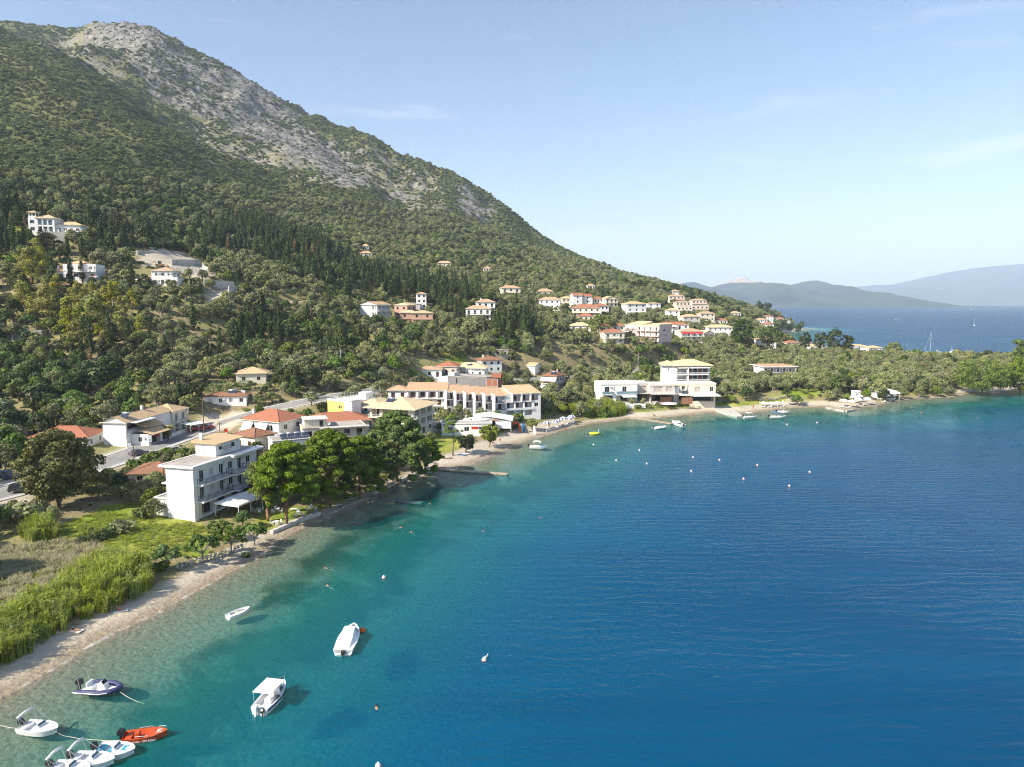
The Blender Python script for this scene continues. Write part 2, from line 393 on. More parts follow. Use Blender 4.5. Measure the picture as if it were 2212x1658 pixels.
nr_ = t.new('ShaderNodeBump', Distance=.16); t.l.new(hh, nr_.inputs['Height']); t.l.new(t.math('MULTIPLY', gust, calm), nr_.inputs['Strength'])
tr = t.new('ShaderNodeBsdfTransparent'); t.l.new(cmb.outputs[0], tr.inputs['Color'])
df = t.new('ShaderNodeBsdfDiffuse'); t.l.new(sc_, df.inputs['Color']); t.l.new(nb, df.inputs['Normal'])
ad = t.new('ShaderNodeAddShader'); t.l.new(tr.outputs[0], ad.inputs[0]); t.l.new(df.outputs[0], ad.inputs[1])
gl = t.new('ShaderNodeBsdfGlossy', Roughness=.10); t.l.new(nr_.outputs['Normal'], gl.inputs['Normal'])
fr = t.new('ShaderNodeFresnel', IOR=1.333); t.l.new(nb, fr.inputs['Normal'])
mxs = t.new('ShaderNodeMixShader'); t.l.new(t.mr(fr.outputs[0], .0, .62, 0., .30), mxs.inputs[0]); t.l.new(ad.outputs[0], mxs.inputs[1]); t.l.new(gl.outputs[0], mxs.inputs[2])
t.out(mxs.outputs[0])

t = mk('asphalt'); ps = t.pos(); a = t.noise(.3, 6, ps); b = t.noise(7, 3, ps)
c = t.mix(t.mr(a, .35, .65), (.215, .205, .190), (.300, .288, .265)); c = t.mix(t.mr(b, .3, .7, 0, .25), c, (.16, .155, .15))
t.out(t.bsdf(c, .9).outputs[0])
t = mk('far_land'); ps = t.pos(); hz_ = t.attr('rock')
a = t.noise(.0022, 8, ps); b = t.noise(.011, 6, ps)
c = t.mix(t.mr(a, .4, .6), (.012, .028, .022), (.034, .048, .034)); c = t.mix(t.mr(b, .55, .70, 0, .3), c, (.15, .14, .10))
c = t.mix(t.mr(t.math('ADD', hz_, t.math('MULTIPLY', t.math('SUBTRACT', a, .5), 1.2)), .40, .62), c, t.mix(t.mr(b, .35, .65), (.26, .225, .17), (.44, .40, .33)))
c = t.mix(t.mr(t.attr('shore'), .2, .9), c, (.50, .45, .36))
t.out(t.bsdf(c, .95, None, .1).outputs[0])

# ------------------------------------------------------------------ object helpers
def link(o, parent=None):
    COL.objects.link(o)
    if parent is not None: o.parent = parent
    return o
def tag(o, label=None, cat=None, group=None, kind=None):
    if label: o['label'] = label
    if cat:
        o['category'] = cat
        if not kind: o['kind'] = 'thing'
    if group: o['group'] = group
    if kind: o['kind'] = kind
    return o
def mesh_obj(name, verts, faces, mat=None, parent=None, smooth=False, mats=None, midx=None):
    me = bpy.data.meshes.new(name); me.from_pydata(verts, [], faces)
    if mats:
        for m in mats: me.materials.append(M(m))
        me.polygons.foreach_set('material_index', midx)
    elif mat: me.materials.append(M(mat))
    if smooth: me.polygons.foreach_set('use_smooth', [True] * len(me.polygons))
    me.update()
    return link(bpy.data.objects.new(name, me), parent)
def empty(name, loc=(0, 0, 0), rz=0.0, parent=None):
    o = bpy.data.objects.new(name, None); o.location = loc; o.rotation_euler = (0, 0, rz); o.empty_display_size = .3
    return link(o, parent)
def grid_faces(nx, ny):
    i = np.arange(nx - 1); j = np.arange(ny - 1); I, J = np.meshgrid(i, j); a = (J * nx + I).ravel()
    return np.stack([a, a + 1, a + 1 + nx, a + nx], 1)
def fast_mesh(name, V, Fq, attrs=None, mat=None, smooth=True, sel=None):
    if sel is not None:
        Fq = Fq[sel]; used, inv = np.unique(Fq, return_inverse=True); Fq = inv.reshape(Fq.shape)
        V = V[used]; attrs = {k: a[used] for k, a in (attrs or {}).items()}
    me = bpy.data.meshes.new(name); me.vertices.add(len(V)); me.vertices.foreach_set('co', np.ascontiguousarray(V, np.float32).ravel())
    nf, k = Fq.shape
    me.loops.add(nf * k); me.loops.foreach_set('vertex_index', np.ascontiguousarray(Fq, np.int32).ravel())
    me.polygons.add(nf); me.polygons.foreach_set('loop_start', np.arange(0, nf * k, k, dtype=np.int32)); me.polygons.foreach_set('loop_total', np.full(nf, k, np.int32))
    me.update(calc_edges=True)
    for nme, a in (attrs or {}).items():
        at = me.attributes.new(nme, 'FLOAT', 'POINT'); at.data.foreach_set('value', np.ascontiguousarray(a, np.float32))
    if mat: me.materials.append(M(mat))
    me.polygons.foreach_set('use_smooth', np.full(nf, smooth))
    return me

# ------------------------------------------------------------------ land sheet
PU, PV = pix(GX, GY, HZ)
lawn_polys = [[(150,1130),(240,1090),(330,1085),(380,1120),(470,1150),(440,1200),(330,1205),(210,1180)], [(20,1190),(150,1130),(300,1190),(260,1240),(60,1400),(-40,1420),(-40,1230)],
    [(560,1100),(650,1095),(760,1075),(780,1095),(690,1120),(600,1150),(560,1150)], [(388,508),(420,505),(442,525),(428,538),(400,524)], [(690,610),(790,620),(860,660),(800,650),(700,640)],
    [(1200,880),(1300,880),(1360,900),(1300,905),(1200,890)], [(1360,880),(1600,870),(1700,855),(1780,872),(1600,885),(1370,897)], [(930,930),(1000,945),(990,985),(940,975)], [(0,430),(60,430),(70,560),(0,560)],
    [(1690,842),(1770,838),(1770,858),(1690,858)], [(960,720),(1010,720),(1010,800),(960,800)]]
green_m = np.zeros(GX.shape)
for p in lawn_polys: green_m = np.maximum(green_m, inpoly(PU, PV, p) * 1.0)
green_m = np.maximum(green_m, .34 * sst(.50, .62, fbm(GX, GY, 26, 4, 61)) * (HZ < 70))
bare_m = np.maximum(1 - sst(2.3, 3.6, TRACKD), 0)
site = [(296,546),(330,538),(400,545),(440,572),(462,598),(430,606),(385,592),(302,568)]
bare_m = np.maximum(bare_m, inpoly(PU, PV, site) * 1.0)
bare_m = np.maximum(bare_m, (1 - sst(5, 7.5, ROADD)) * .8)
lots = [[(-60,1020),(80,1020),(90,1060),(50,1105),(-60,1130)], [(420,900),(520,890),(540,915),(470,930),(425,915)], [(780,905),(930,910),(960,930),(850,940)]]
for p in lots: bare_m = np.maximum(bare_m, inpoly(PU, PV, p) * .9)
bwid = np.full(GX.shape, 7.0); bwid = np.where((PU > 560) & (PU < 930) & (GY < 200), 3.2, bwid); bwid = np.where((PU > 930) & (PU < 1240) & (GY < 280), 8.5, bwid); bwid = np.where((PU > 1240) & (PU < 1350) & (GY < 300), 3, bwid)
bwid = np.where((PU > 1890) & (PU < 2070), 2.0, bwid); bwid = np.where((PU <= 560), 5.2, bwid)
weedm = .72 * np.exp(-((s_ - 19) / 8.) ** 2) + .5 * np.exp(-((s_ - 9) / 3.5) ** 2) * ((PU > 560) & (PU < 960)) + .35 * np.exp(-((s_ - 10) / 4.) ** 2) * (PU > 1200)
hillm = sst(60, 130, HZ)
def blur(a, n):
    for _ in range(n): a = (a + np.roll(a, 1, 0) + np.roll(a, -1, 0) + np.roll(a, 1, 1) + np.roll(a, -1, 1)) / 5
    return a
wu = PU + (fbm(GX, GY, 60, 3, 301) - .5) * 90; wvv = PV + (fbm(GX, GY, 60, 3, 303) - .5) * 60
crag = np.zeros(GX.shape); scree = np.zeros(GX.shape); upm = (HZ > 90) & (GY > 900)
for p in ([(230,45),(385,45),(440,95),(545,140),(600,215),(640,275),(560,300),(470,260),(380,240),(330,200),(300,120)], [(540,140),(600,190),(680,300),(735,345),(700,360),(620,300)], [(960,405),(1030,410),(1075,470),(1000,470)], [(330,60),(420,85),(470,180),(400,200)], [(180,62),(260,50),(330,48),(330,130),(240,110)], [(560,250),(700,300),(800,380),(740,400),(620,330)]): crag = np.maximum(crag, inpoly(wu, wvv, p) * upm * 1.0)
for p in ([(360,240),(560,290),(680,300),(900,360),(1000,400),(900,520),(760,480),(640,470),(540,420),(430,340)], [(60,60),(240,60),(300,160),(200,190)]): scree = np.maximum(scree, inpoly(wu, wvv, p) * upm * 1.0)
crag = blur(crag, 5); scree = blur(scree, 8)
rock_a = np.clip(.74 * crag + .34 * scree * (1 - crag) + .13 * mount, 0, 1)
bare_m = np.maximum(bare_m, .20 * scree * (1 - crag))
V = np.stack([GX.ravel(), GY.ravel(), HZ.ravel()], 1); FQ = grid_faces(len(xs), len(ys))
at_ = {'coast': SD.ravel(), 'green': green_m.ravel(), 'rock': rock_a.ravel(), 'bare': bare_m.ravel(), 'hill': hillm.ravel(), 'beachw': bwid.ravel(), 'weed': weedm.ravel()}
fsd = SD.ravel()[FQ].mean(1); fz = HZ.ravel()[FQ].mean(1); fg = green_m.ravel()[FQ].mean(1); fbw = bwid.ravel()[FQ].mean(1)
k_sea = fsd < 0; k_beach = ~k_sea & (fsd < fbw); k_mt = ~k_sea & ~k_beach & (fz > 95); k_lawn = ~k_sea & ~k_beach & ~k_mt & (fg > .8); k_rest = ~(k_sea | k_beach | k_mt | k_lawn)
for nm, k in (('seabed', k_sea), ('beach', k_beach), ('mountain', k_mt), ('lawn', k_lawn), ('hillside', k_rest)):
    tag(link(bpy.data.objects.new(nm, fast_mesh(nm, V, FQ, at_, 'land', True, k))), kind='structure')

# ------------------------------------------------------------------ sea sheet
sx = lins((-20000, -400, 2800), (-400, -120, 40), (-120, 300, 2.2), (300, 480, 9), (480, 700, 25), (700, 3000, 400), (3000, 24000, 3000))
sy = lins((-3000, 0, 500), (0, 40, 10), (40, 360, 2.2), (360, 1200, 12), (1200, 4000, 400), (4000, 24000, 4000))
SX, SY = np.meshgrid(sx, sy)
sd_s = np.where(inpoly(SX, SY, coast), 1, -1) * segdist(SX, SY, coast, True)
q = np.maximum(-sd_s, 0); dp = .085 * np.minimum(q, 12) + .17 * np.clip(q - 12, 0, 40) + .22 * np.clip(q - 52, 0, 150)
me = fast_mesh('sea', np.stack([SX.ravel(), SY.ravel(), 0 * SX.ravel()], 1), grid_faces(len(sx), len(sy)), {'depth': dp.ravel()}, 'sea', False)
tag(link(bpy.data.objects.new('sea', me)), kind='structure')

# ------------------------------------------------------------------ road and track strips
def strip(name, path, half, mat, lift=.05, sub=2):
    Vs, Fs = [], []
    for i, p in enumerate(path):
        a = path[max(i - 1, 0)]; b = path[min(i + 1, len(path) - 1)]
        d = np.array([b[0] - a[0], b[1] - a[1]]); d /= np.linalg.norm(d) + 1e-9; n = np.array([-d[1], d[0]])
        for k in range(sub + 1):
            w = (k / sub * 2 - 1) * half
            Vs.append((p[0] + n[0] * w, p[1] + n[1] * w, p[2] + lift))
    for i in range(len(path) - 1):
        for k in range(sub):
            a = i * (sub + 1) + k; Fs.append((a, a + 1, a + sub + 2, a + sub + 1))
    return mesh_obj(name, Vs, Fs, mat)
simple('white_line', (.62, .62, .60), .8, .2, 3)
simple('kerb_stone', (.46, .44, .40), .85, .15, 2)
road_o = tag(strip('road', road_c, 4.1, 'asphalt', .05), kind='structure')
for s in (-1, 1):
    off = []
    for i, p in enumerate(road_c):
        a = road_c[max(i - 1, 0)]; b = road_c[min(i + 1, len(road_c) - 1)]; d = np.array([b[0] - a[0], b[1] - a[1]]); d /= np.linalg.norm(d)
        off.append((p[0] - d[1] * s * 3.7, p[1] + d[0] * s * 3.7, p[2]))
    strip('edge_line', off, .07, 'white_line', .056, 1).parent = road_o
    off = [(x - (x - p[0]) + (x - p[0]) * 4.9 / 3.7, y - (y - p[1]) + (y - p[1]) * 4.9 / 3.7, z) for (x, y, z), p in zip(off, road_c)]
    Vs, Fs = [], []
    for i, p in enumerate(off):
        c0 = road_c[i]; d = np.array([p[0] - c0[0], p[1] - c0[1]]); d /= np.linalg.norm(d)
        for w, h in ((-.75, -.1), (-.75, .15), (.55, .16), (.55, -.15)): Vs.append((p[0] + d[0] * w, p[1] + d[1] * w, p[2] + h))
    for i in range(len(off) - 1):
        for k in range(3): a = i * 4 + k; Fs.append((a, a + 1, a + 5, a + 4))
    tag(mesh_obj('pavement', Vs, Fs, 'kerb_stone'), kind='structure')

# ------------------------------------------------------------------ far coasts across the water
def far_range(name, skyline, Y, depthm, base_v, rocky, seed, rough=.35, nearrows=46):
    """a range of hills: sky line (u, v) surveyed at distance Y, falling to the sea on this side"""
    us = np.linspace(skyline[0][0], skyline[-1][0], 420); vs = np.interp(us, [p[0] for p in skyline], [p[1] for p in skyline])
    ztop = CAM_H + Y * ((CY - vs) / FPX * cp - sp) / (cp + (CY - vs) / FPX * sp)
    xw = (us - CX) / FPX * Y
    rows = np.linspace(-1, 1.2, nearrows)
    X, T = np.meshgrid(xw, rows); Z0 = np.tile(ztop, (nearrows, 1))
    YY = Y + T * depthm
    prof = np.where(T < 0, 1 - np.abs(T) ** .8, 1 - .5 * T)
    nz = (ridged(X, YY * .8, depthm * .55, 5, seed) - .55)
    env = np.where(T < 0, np.sin(np.pi * np.clip(1 + T, 0, 1)) , 0)
    Z = np.maximum(Z0, 0) * prof + env * nz * np.maximum(Z0, 0) * rough * (1 - np.clip(1 + T, 0, 1) ** 2) * 2.2
    Z = np.where(T < -.985, -8, Z)
    rk = np.clip(rocky(X, YY, Z), 0, 1)
    sh = (T < -.955) & (T > -.985)
    me = fast_mesh(name, np.stack([X.ravel(), YY.ravel(), Z.ravel()], 1), grid_faces(len(us), nearrows), {'rock': rk.ravel(), 'shore': sh.ravel() * 1.0}, 'far_land', True)
    return tag(link(bpy.data.objects.new(name, me)), kind='structure')
s1 = [(1330, 600), (1420, 614), (1450, 617), (1480, 610), (1500, 609), (1530, 620), (1560, 617), (1585, 603), (1600, 596), (1615, 604), (1635, 612), (1660, 610), (1690, 612), (1705, 616), (1735, 608), (1760, 605), (1780, 610), (1810, 627), (1840, 641), (1860, 650), (1900, 655), (1960, 658), (2000, 660), (2040, 662.5)]
far_range('far_hills', s1, 7600, 1900, 663, lambda x, y, z: sst(215, 300, z) * (np.abs(x - 2440) < 260) + .14, 5, .55)
s2 = [(1700, 640), (1800, 630), (1830, 622), (1880, 616), (1940, 614), (1990, 604), (2040, 588), (2090, 580), (2140, 574), (2212, 568), (2300, 560), (2450, 575), (2700, 610)]
far_range('far_mountains', s2, 14500, 3600, 660, lambda x, y, z: 0 * z + .20, 8, .8)

# ------------------------------------------------------------------ air
hz = bpy.data.objects.new('haze', bpy.data.meshes.new('haze'))
bm = bmesh.new(); bmesh.ops.create_cube(bm, size=1.0)
HX0, HX1, HY0, HY1, HZ0, HZ1 = -19000., 23000., -2500., 23000., -60., 1150.
for v in bm.verts: v.co = ((HX0 + HX1) / 2 + v.co.x * (HX1 - HX0), (HY0 + HY1) / 2 + v.co.y * (HY1 - HY0), (HZ0 + HZ1) / 2 + v.co.z * (HZ1 - HZ0))
bm.to_mesh(hz.data); bm.free()
hm = bpy.data.materials.new('haze'); hm.use_nodes = True; hn = hm.node_tree.nodes; hn.clear()
ho = hn.new('ShaderNodeOutputMaterial'); hv = hn.new('ShaderNodeVolumePrincipled')
hv.inputs['Color'].default_value = (.72, .85, 1.0, 1); hv.inputs['Density'].default_value = 8.2e-5; hv.inputs['Anisotropy'].default_value = 0.0
hm.node_tree.links.new(hv.outputs[0], ho.inputs['Volume'])
hz.data.materials.append(hm); link(hz); tag(hz, 'pale summer haze over the bay and the far hills', 'haze', kind='stuff')
hz.display_type = 'WIRE'
# ------------------------------------------------------------------ building materials
def stucco(name, col, stain=(.45, .43, .38)):
    t = mk(name); o = t.obj()
    n = t.noise(.7, 6, o); n2 = t.noise(1.1, 6, t.mapv(o, (1, 1, .22)))
    c = t.mix(t.mr(n, .3, .75), tuple(x * .93 for x in col), col)
    c = t.mix(t.mr(n2, .52, .78, 0, .45), c, stain)
    t.out(t.bsdf(c, .85, t.bump(t.noise(6, 4, o), .4, .02), .2).outputs[0])
for n_m, c_m in (('white', (.85, .84, .81)), ('cream', (.74, .68, .56)), ('beige', (.62, .55, .45)), ('pinkwall', (.74, .56, .51)), ('greywall', (.36, .36, .36)), ('yellowwall', (.80, .66, .16)), ('palegrey', (.60, .57, .53)), ('rosewall', (.72, .45, .42))):
    stucco(n_m, c_m)
stucco('concrete', (.42, .40, .37), (.22, .21, .19)); stucco('dark_concrete', (.20, .20, .20), (.09, .09, .09)); stucco('brickwall', (.50, .33, .25), (.42, .38, .34)); stucco('redbrick', (.36, .15, .085), (.25, .12, .08))
def tiles(name, col, dirt):
    t = mk(name); o = t.obj()
    n = t.noise(.9, 5, o); n2 = t.noise(5, 3, o)
    c = t.mix(t.mr(n2, .3, .7), tuple(x * .74 for x in col), tuple(min(1, x * 1.12) for x in col)); c = t.mix(t.mr(n, .45, .72, 0, .6), c, dirt)
    wv = t.new('ShaderNodeTexWave', Scale=1.6); wv.bands_direction = 'DIAGONAL'; t.l.new(o, wv.inputs['Vector'])
    b2 = t.new('ShaderNodeTexBrick', Scale=3.2); t.l.new(o, b2.inputs['Vector'])
    c = t.mix(t.mr(wv.outputs['Fac'], 0, 1, 0, .22), c, tuple(x * .5 for x in col))
    t.out(t.bsdf(c, .85, t.bump(wv.outputs['Fac'], .6, .06), .2).outputs[0])
tiles('tile_red', (.44, .175, .100), (.31, .16, .105)); tiles('tile_tan', (.66, .460, .260), (.46, .36, .24)); tiles('tile_pale', (.72, .57, .34), (.60, .49, .32)); tiles('tile_orange', (.60, .38, .235), (.46, .31, .20)); tiles('tile_brown', (.33, .165, .10), (.22, .13, .09))
simple('roof_screed', (.40, .36, .31), .9, .2, .6, stain=((.24, .22, .20), .7))
simple('glass', (.030, .036, .042), .12, .3, .4, spec=.6)
simple('frame', (.66, .66, .65), .5, .05)
simple('wood_dark', (.085, .040, .026), .6, .25, 2); simple('wood', (.25, .13, .07), .7, .25, 2); simple('wood_grey', (.30, .26, .21), .85, .25, 2); simple('pole_wood', (.15, .105, .075), .85, .3, 2)
simple('dark_fill', (.03, .028, .026), .9); simple('shutter', (.50, .44, .38), .7); simple('curtain', (.62, .58, .52), .85)
simple('iron', (.10, .10, .11), .5, .1, spec=.5); simple('steel', (.55, .56, .57), .35, .1, spec=.5, metal=.7); simple('galv', (.46, .47, .48), .5, .15)
simple('awning', (.80, .79, .76), .85, .06); simple('awning_cream', (.76, .71, .60), .85, .06); simple('awning_red', (.50, .05, .05), .8); simple('canvas', (.82, .81, .78), .85, .05); simple('green_net', (.05, .12, .09), .85)
simple('solar', (.035, .045, .075), .18, .1, spec=.6); simple('teal_paint', (.10, .40, .38), .7); simple('railing_red', (.28, .10, .07), .65)
simple('blue_glass', (.16, .26, .30), .1, .1, spec=.6); simple('stone', (.42, .39, .34), .9, .25, 2, bump=.05, objrand=.25); simple('stone_block', (.50, .47, .42), .9, .2, 1.2, bump=.05, stain=((.3, .28, .24), .5))
simple('red_paint', (.55, .03, .02), .4, .1); simple('orange_cloth', (.62, .13, .04), .8)

UNIT = {}
def boxvf(x0, x1, y0, y1, z0, z1, off=0):
    v = [(x0, y0, z0), (x1, y0, z0), (x1, y1, z0), (x0, y1, z0), (x0, y0, z1), (x1, y0, z1), (x1, y1, z1), (x0, y1, z1)]
    f = [(0, 3, 2, 1), (4, 5, 6, 7), (0, 1, 5, 4), (1, 2, 6, 5), (2, 3, 7, 6), (3, 0, 4, 7)]
    return v, [tuple(i + off for i in q) for q in f]
class MB:
    def __init__(s): s.v = []; s.f = []; s.m = []; s.cur = 0
    def add(s, v, f):
        o = len(s.v); s.v += [tuple(p) for p in v]; s.f += [tuple(i + o for i in q) for q in f]; s.m += [s.cur] * len(f); return s
    def box(s, x0, x1, y0, y1, z0, z1): v, f = boxvf(x0, x1, y0, y1, z0, z1); return s.add(v, f)
    def quad(s, a, b, c, d): return s.add([a, b, c, d], [(0, 1, 2, 3)])
    def tube(s, pts, r, n=6, cap=True):
        pts = [Vector(p) for p in pts]; rs = r if isinstance(r, (list, tuple)) else [r] * len(pts); V = []; F = []
        for i, p in enumerate(pts):
            d = (pts[min(i + 1, len(pts) - 1)] - pts[max(i - 1, 0)]).normalized()
            a = d.cross(Vector((0, 0, 1)));
            if a.length < 1e-3: a = d.cross(Vector((1, 0, 0)))
            a.normalize(); b = d.cross(a)
            for k in range(n):
                t = 2 * math.pi * k / n; V.append(p + (a * math.cos(t) + b * math.sin(t)) * rs[i])
        for i in range(len(pts) - 1):
            for k in range(n): q = i * n + k; w = i * n + (k + 1) % n; F.append((q, w, w + n, q + n))
        if cap: F.append(tuple(range(n - 1, -1, -1))); F.append(tuple((len(pts) - 1) * n + k for k in range(n)))
        return s.add(V, F)
    def lathe(s, prof, n=12, c=(0, 0)):
        V = []; F = []
        for r, z in prof:
            for k in range(n): t = 2 * math.pi * k / n; V.append((c[0] + r * math.cos(t), c[1] + r * math.sin(t), z))
        for i in range(len(prof) - 1):
            for k in range(n): F.append((i * n + k, i * n + (k + 1) % n, (i + 1) * n + (k + 1) % n, (i + 1) * n + k))
        return s.add(V, F)
    def xf(s, m):
        s.v = [tuple(m @ Vector(p)) for p in s.v]; return s
    def mesh(s, name, mat, smooth=False):
        me = bpy.data.meshes.new(name); me.from_pydata(s.v, [], s.f)
        for m in (mat if isinstance(mat, (list, tuple)) else [mat]): me.materials.append(M(m))
        if isinstance(mat, (list, tuple)): me.polygons.foreach_set('material_index', s.m)
        if smooth: me.polygons.foreach_set('use_smooth', [True] * len(s.f))
        me.update(); return me
    def obj(s, name, mat, parent=None, smooth=False): return link(bpy.data.objects.new(name, s.mesh(name, mat, smooth)), parent)
def inst(name, mesh, parent=None, loc=(0, 0, 0), rz=0., sc=(1, 1, 1)):
    o = bpy.data.objects.new(name, mesh); o.location = loc; o.rotation_euler = (0, 0, rz); o.scale = sc if isinstance(sc, (tuple, list)) else (sc, sc, sc)
    return link(o, parent)

def pane_mesh(w, h, kind, near):
    key = ('pane', round(w, 2), round(h, 2), kind, near)
    if key not in UNIT:
        mat = {'w': 'glass', 'd': 'glass', 'b': 'wood_dark', 's': 'shutter', 'v': 'dark_fill', 'r': 'railing_red', 'c': 'curtain'}[kind]  # open doorways get a near-black panel, inside darkness put into its colour
        g = MB().box(0, w, .0, .03, 0, h).mesh('pane', mat); f = None
        if near:
            m = MB(); t = .06
            m.box(0, t, -.03, .035, 0, h).box(w - t, w, -.03, .035, 0, h).box(t, w - t, -.03, .035, h - t, h).box(t, w - t, -.03, .035, 0, t)
            if w > .8: m.box(w / 2 - .03, w / 2 + .03, -.03, .035, t, h - t)
            f = m.mesh('frame', 'wood_dark' if kind in 'br' else 'frame')
        UNIT[key] = (g, f)
    return UNIT[key]

FOOT = []      # building footprints (world polygons) for keeping trees out
SEEN = []      # what must stay in sight: (u0, u1, v0, v1, distance)
BASEMAT = {}
class Bd:
    FACES = {'front': lambda W, D: ((0, 0), (1, 0), (0, -1), W), 'right': lambda W, D: ((W, 0), (0, 1), (1, 0), D),
             'back': lambda W, D: ((W, D), (-1, 0), (0, 1), W), 'left': lambda W, D: ((0, D), (0, -1), (-1, 0), D)}
    def __init__(s, name, label, A, B, depth, z0, floors, fh=3.0, wall='white', cat='building', group=None, near=False, root=None, sub=4.0, keep=True):
        A = Vector((A[0], A[1], 0)); B = Vector((B[0], B[1], 0)); d = B - A
        s.W = d.length; s.D = depth; s.fh = fh; s.n = floors; s.H = floors * fh; s.wall = wall; s.near = near; s.z0 = z0; s.sub = sub
        rz = math.atan2(d.y, d.x)
        if root is None:
            s.root = tag(empty(name, (A.x, A.y, z0), rz), label, cat, group); s.org = None
            s.T = Matrix.Translation((A.x, A.y, z0)) @ Matrix.Rotation(rz, 4, 'Z')
            s.L = Matrix.Identity(4)
        else:        # a wing of another building
            s.root = root.root; s.T = Matrix.Translation((A.x, A.y, z0)) @ Matrix.Rotation(rz, 4, 'Z')
            s.L = root.T.inverted() @ s.T
        s.rz = rz - (0 if root is None else math.atan2(root.T[1][0], root.T[0][0]))
        s.op = {k: [] for k in s.FACES}
        cs = [s.T @ Vector(p) for p in ((-.6, -.6, 0), (s.W + .6, -.6, 0), (s.W + .6, s.D + .6, 0), (-.6, s.D + .6, 0))]
        FOOT.append([(p.x, p.y) for p in cs])
        if keep:
            us, vs, ysx = [], [], []
            for c in ((0, 0), (s.W, 0), (s.W, s.D), (0, s.D)):
                for z in (0, s.H + 1.2):
                    p = s.T @ Vector((c[0], c[1], z)); u, v = pix(p.x, p.y, p.z); us.append(float(u)); vs.append(float(v)); ysx.append(p.y)
            SEEN.append((min(us), max(us), min(vs), max(vs), sum(ysx) / len(ysx)))
    def put(s, mb, name, mat, parent=None, smooth=False):
        mb.xf(s.L); return mb.obj(name, mat, parent or s.root, smooth)
    def loc(s, name, me, x, y, z, ang=0., parent=None, sc=(1, 1, 1)):
        p = s.L @ Vector((x, y, z)); return inst(name, me, parent or s.root, p, s.rz + ang, sc)
    def fpt(s, face, a, out, z):
        o, d, n, L = s.FACES[face](s.W, s.D); return (o[0] + d[0] * a + n[0] * out, o[1] + d[1] * a + n[1] * out, z)
    def open(s, face, x0, x1, z0, z1, kind='w', deep=.16): s.op[face].append((x0, x1, z0, z1, kind, deep)); return s
    def bays(s, face, n, kind='w', w=1.1, h=1.25, sill=.95, floors=None, m=.0):
        L = s.FACES[face](s.W, s.D)[3] - 2 * m
        for fl in (floors if floors is not None else range(s.n)):
            for i in range(n):
                c = m + L * (i + .5) / n; k = kind[(i + fl) % len(kind)]
                hh, sl = (2.1, .08) if k in 'dbr' else (h, sill)
                s.open(face, c - w / 2, c + w / 2, fl * s.fh + sl, fl * s.fh + sl + hh, k)
        return s
    def walls(s, faces=None, mat=None, H=None):
        m = MB(); H = H or s.H
        for face in (faces or s.FACES):
            L = s.FACES[face](s.W, s.D)[3]; ops = s.op[face]
            cx = sorted({0., L} | {round(min(max(o[k], 0), L), 3) for o in ops for k in (0, 1)}); cz = sorted({-s.sub, H} | {round(o[k], 3) for o in ops for k in (2, 3)})
            for i in range(len(cx) - 1):
                for j in range(len(cz) - 1):
                    xm, zm = (cx[i] + cx[i + 1]) / 2, (cz[j] + cz[j + 1]) / 2
                    if any(o[0] < xm < o[1] and o[2] < zm < o[3] for o in ops): continue
                    m.quad(s.fpt(face, cx[i], 0, cz[j]), s.fpt(face, cx[i + 1], 0, cz[j]), s.fpt(face, cx[i + 1], 0, cz[j + 1]), s.fpt(face, cx[i], 0, cz[j + 1]))
            for (a, b, z0, z1, k, dp) in ops:
                P = lambda x, z, o: s.fpt(face, x, -o, z)
                m.quad(P(a, z0, 0), P(a, z0, dp), P(a, z1, dp), P(a, z1, 0)); m.quad(P(b, z0, dp), P(b, z0, 0), P(b, z1, 0), P(b, z1, dp))
                m.quad(P(a, z1, 0), P(a, z1, dp), P(b, z1, dp), P(b, z1, 0)); m.quad(P(a, z0, dp), P(a, z0, 0), P(b, z0, 0), P(b, z0, dp))
                if k == 'o': m.quad(P(a, z0, dp), P(b, z0, dp), P(b, z1, dp), P(a, z1, dp))
        w = s.put(m, 'wall', mat or s.wall)
        ang = {'front': 0, 'right': math.pi / 2, 'back': math.pi, 'left': -math.pi / 2}
        for face in (faces or s.FACES):
            for (a, b, z0, z1, k, dp) in s.op[face]:
                if k == 'o': continue
                g, f = pane_mesh(b - a, z1 - z0, k, s.near)
                p = s.fpt(face, a, -dp + .0, z0)
                o = s.loc({'w': 'window', 'd': 'glass_door', 'b': 'door', 's': 'shutter', 'v': 'dark_panel', 'r': 'door', 'c': 'curtained_window'}[k], g, *p, ang[face])
                if f: 
                    fo = inst('frame', f, o, (0, -.01, 0))
                    if k in 'wd' and random.random() < .3:
                        s.loc('air_conditioner', UNIT.setdefault('ac', MB().box(0, .8, -.3, -.01, 0, .55).mesh('air_conditioner', 'frame')), *s.fpt(face, min(b + .15, a + 3), 0, z1 - .5), ang[face])
        return w
    def roof(s, kind='hip', mat='tile_red', rh=1.6, ov=.55, z=None, caps=None, rect=None, para=.35):
        x0, x1, y0, y1 = rect or (0, s.W, 0, s.D); z = s.H if z is None else z
        X0, X1, Y0, Y1 = x0 - ov, x1 + ov, y0 - ov, y1 + ov; m = MB(); th = .16
        c = [(X0, Y0), (X1, Y0), (X1, Y1), (X0, Y1)]
        if kind == 'flat':
            m.box(x0 - .12, x1 + .12, y0 - .12, y1 + .12, z, z + .22); o = s.put(m, 'roof', mat)
            p = MB(); t = .2
            if para: 
                p.box(x0 - .15, x1 + .15, y0 - .15, y0 + t, z + .225, z + para + .22).box(x0 - .15, x1 + .15, y1 - t, y1 + .15, z + .225, z + para + .22).box(x0 - .15, x0 + t, y0 + t, y1 - t, z + .225, z + para + .22).box(x1 - t, x1 + .15, y0 + t, y1 - t, z + .225, z + para + .22)
                s.put(p, 'parapet', s.wall)
            return o
        m.box(X0 + .05, X1 - .05, Y0 + .05, Y1 - .05, z - .02, z + th); zt = z + th + .004
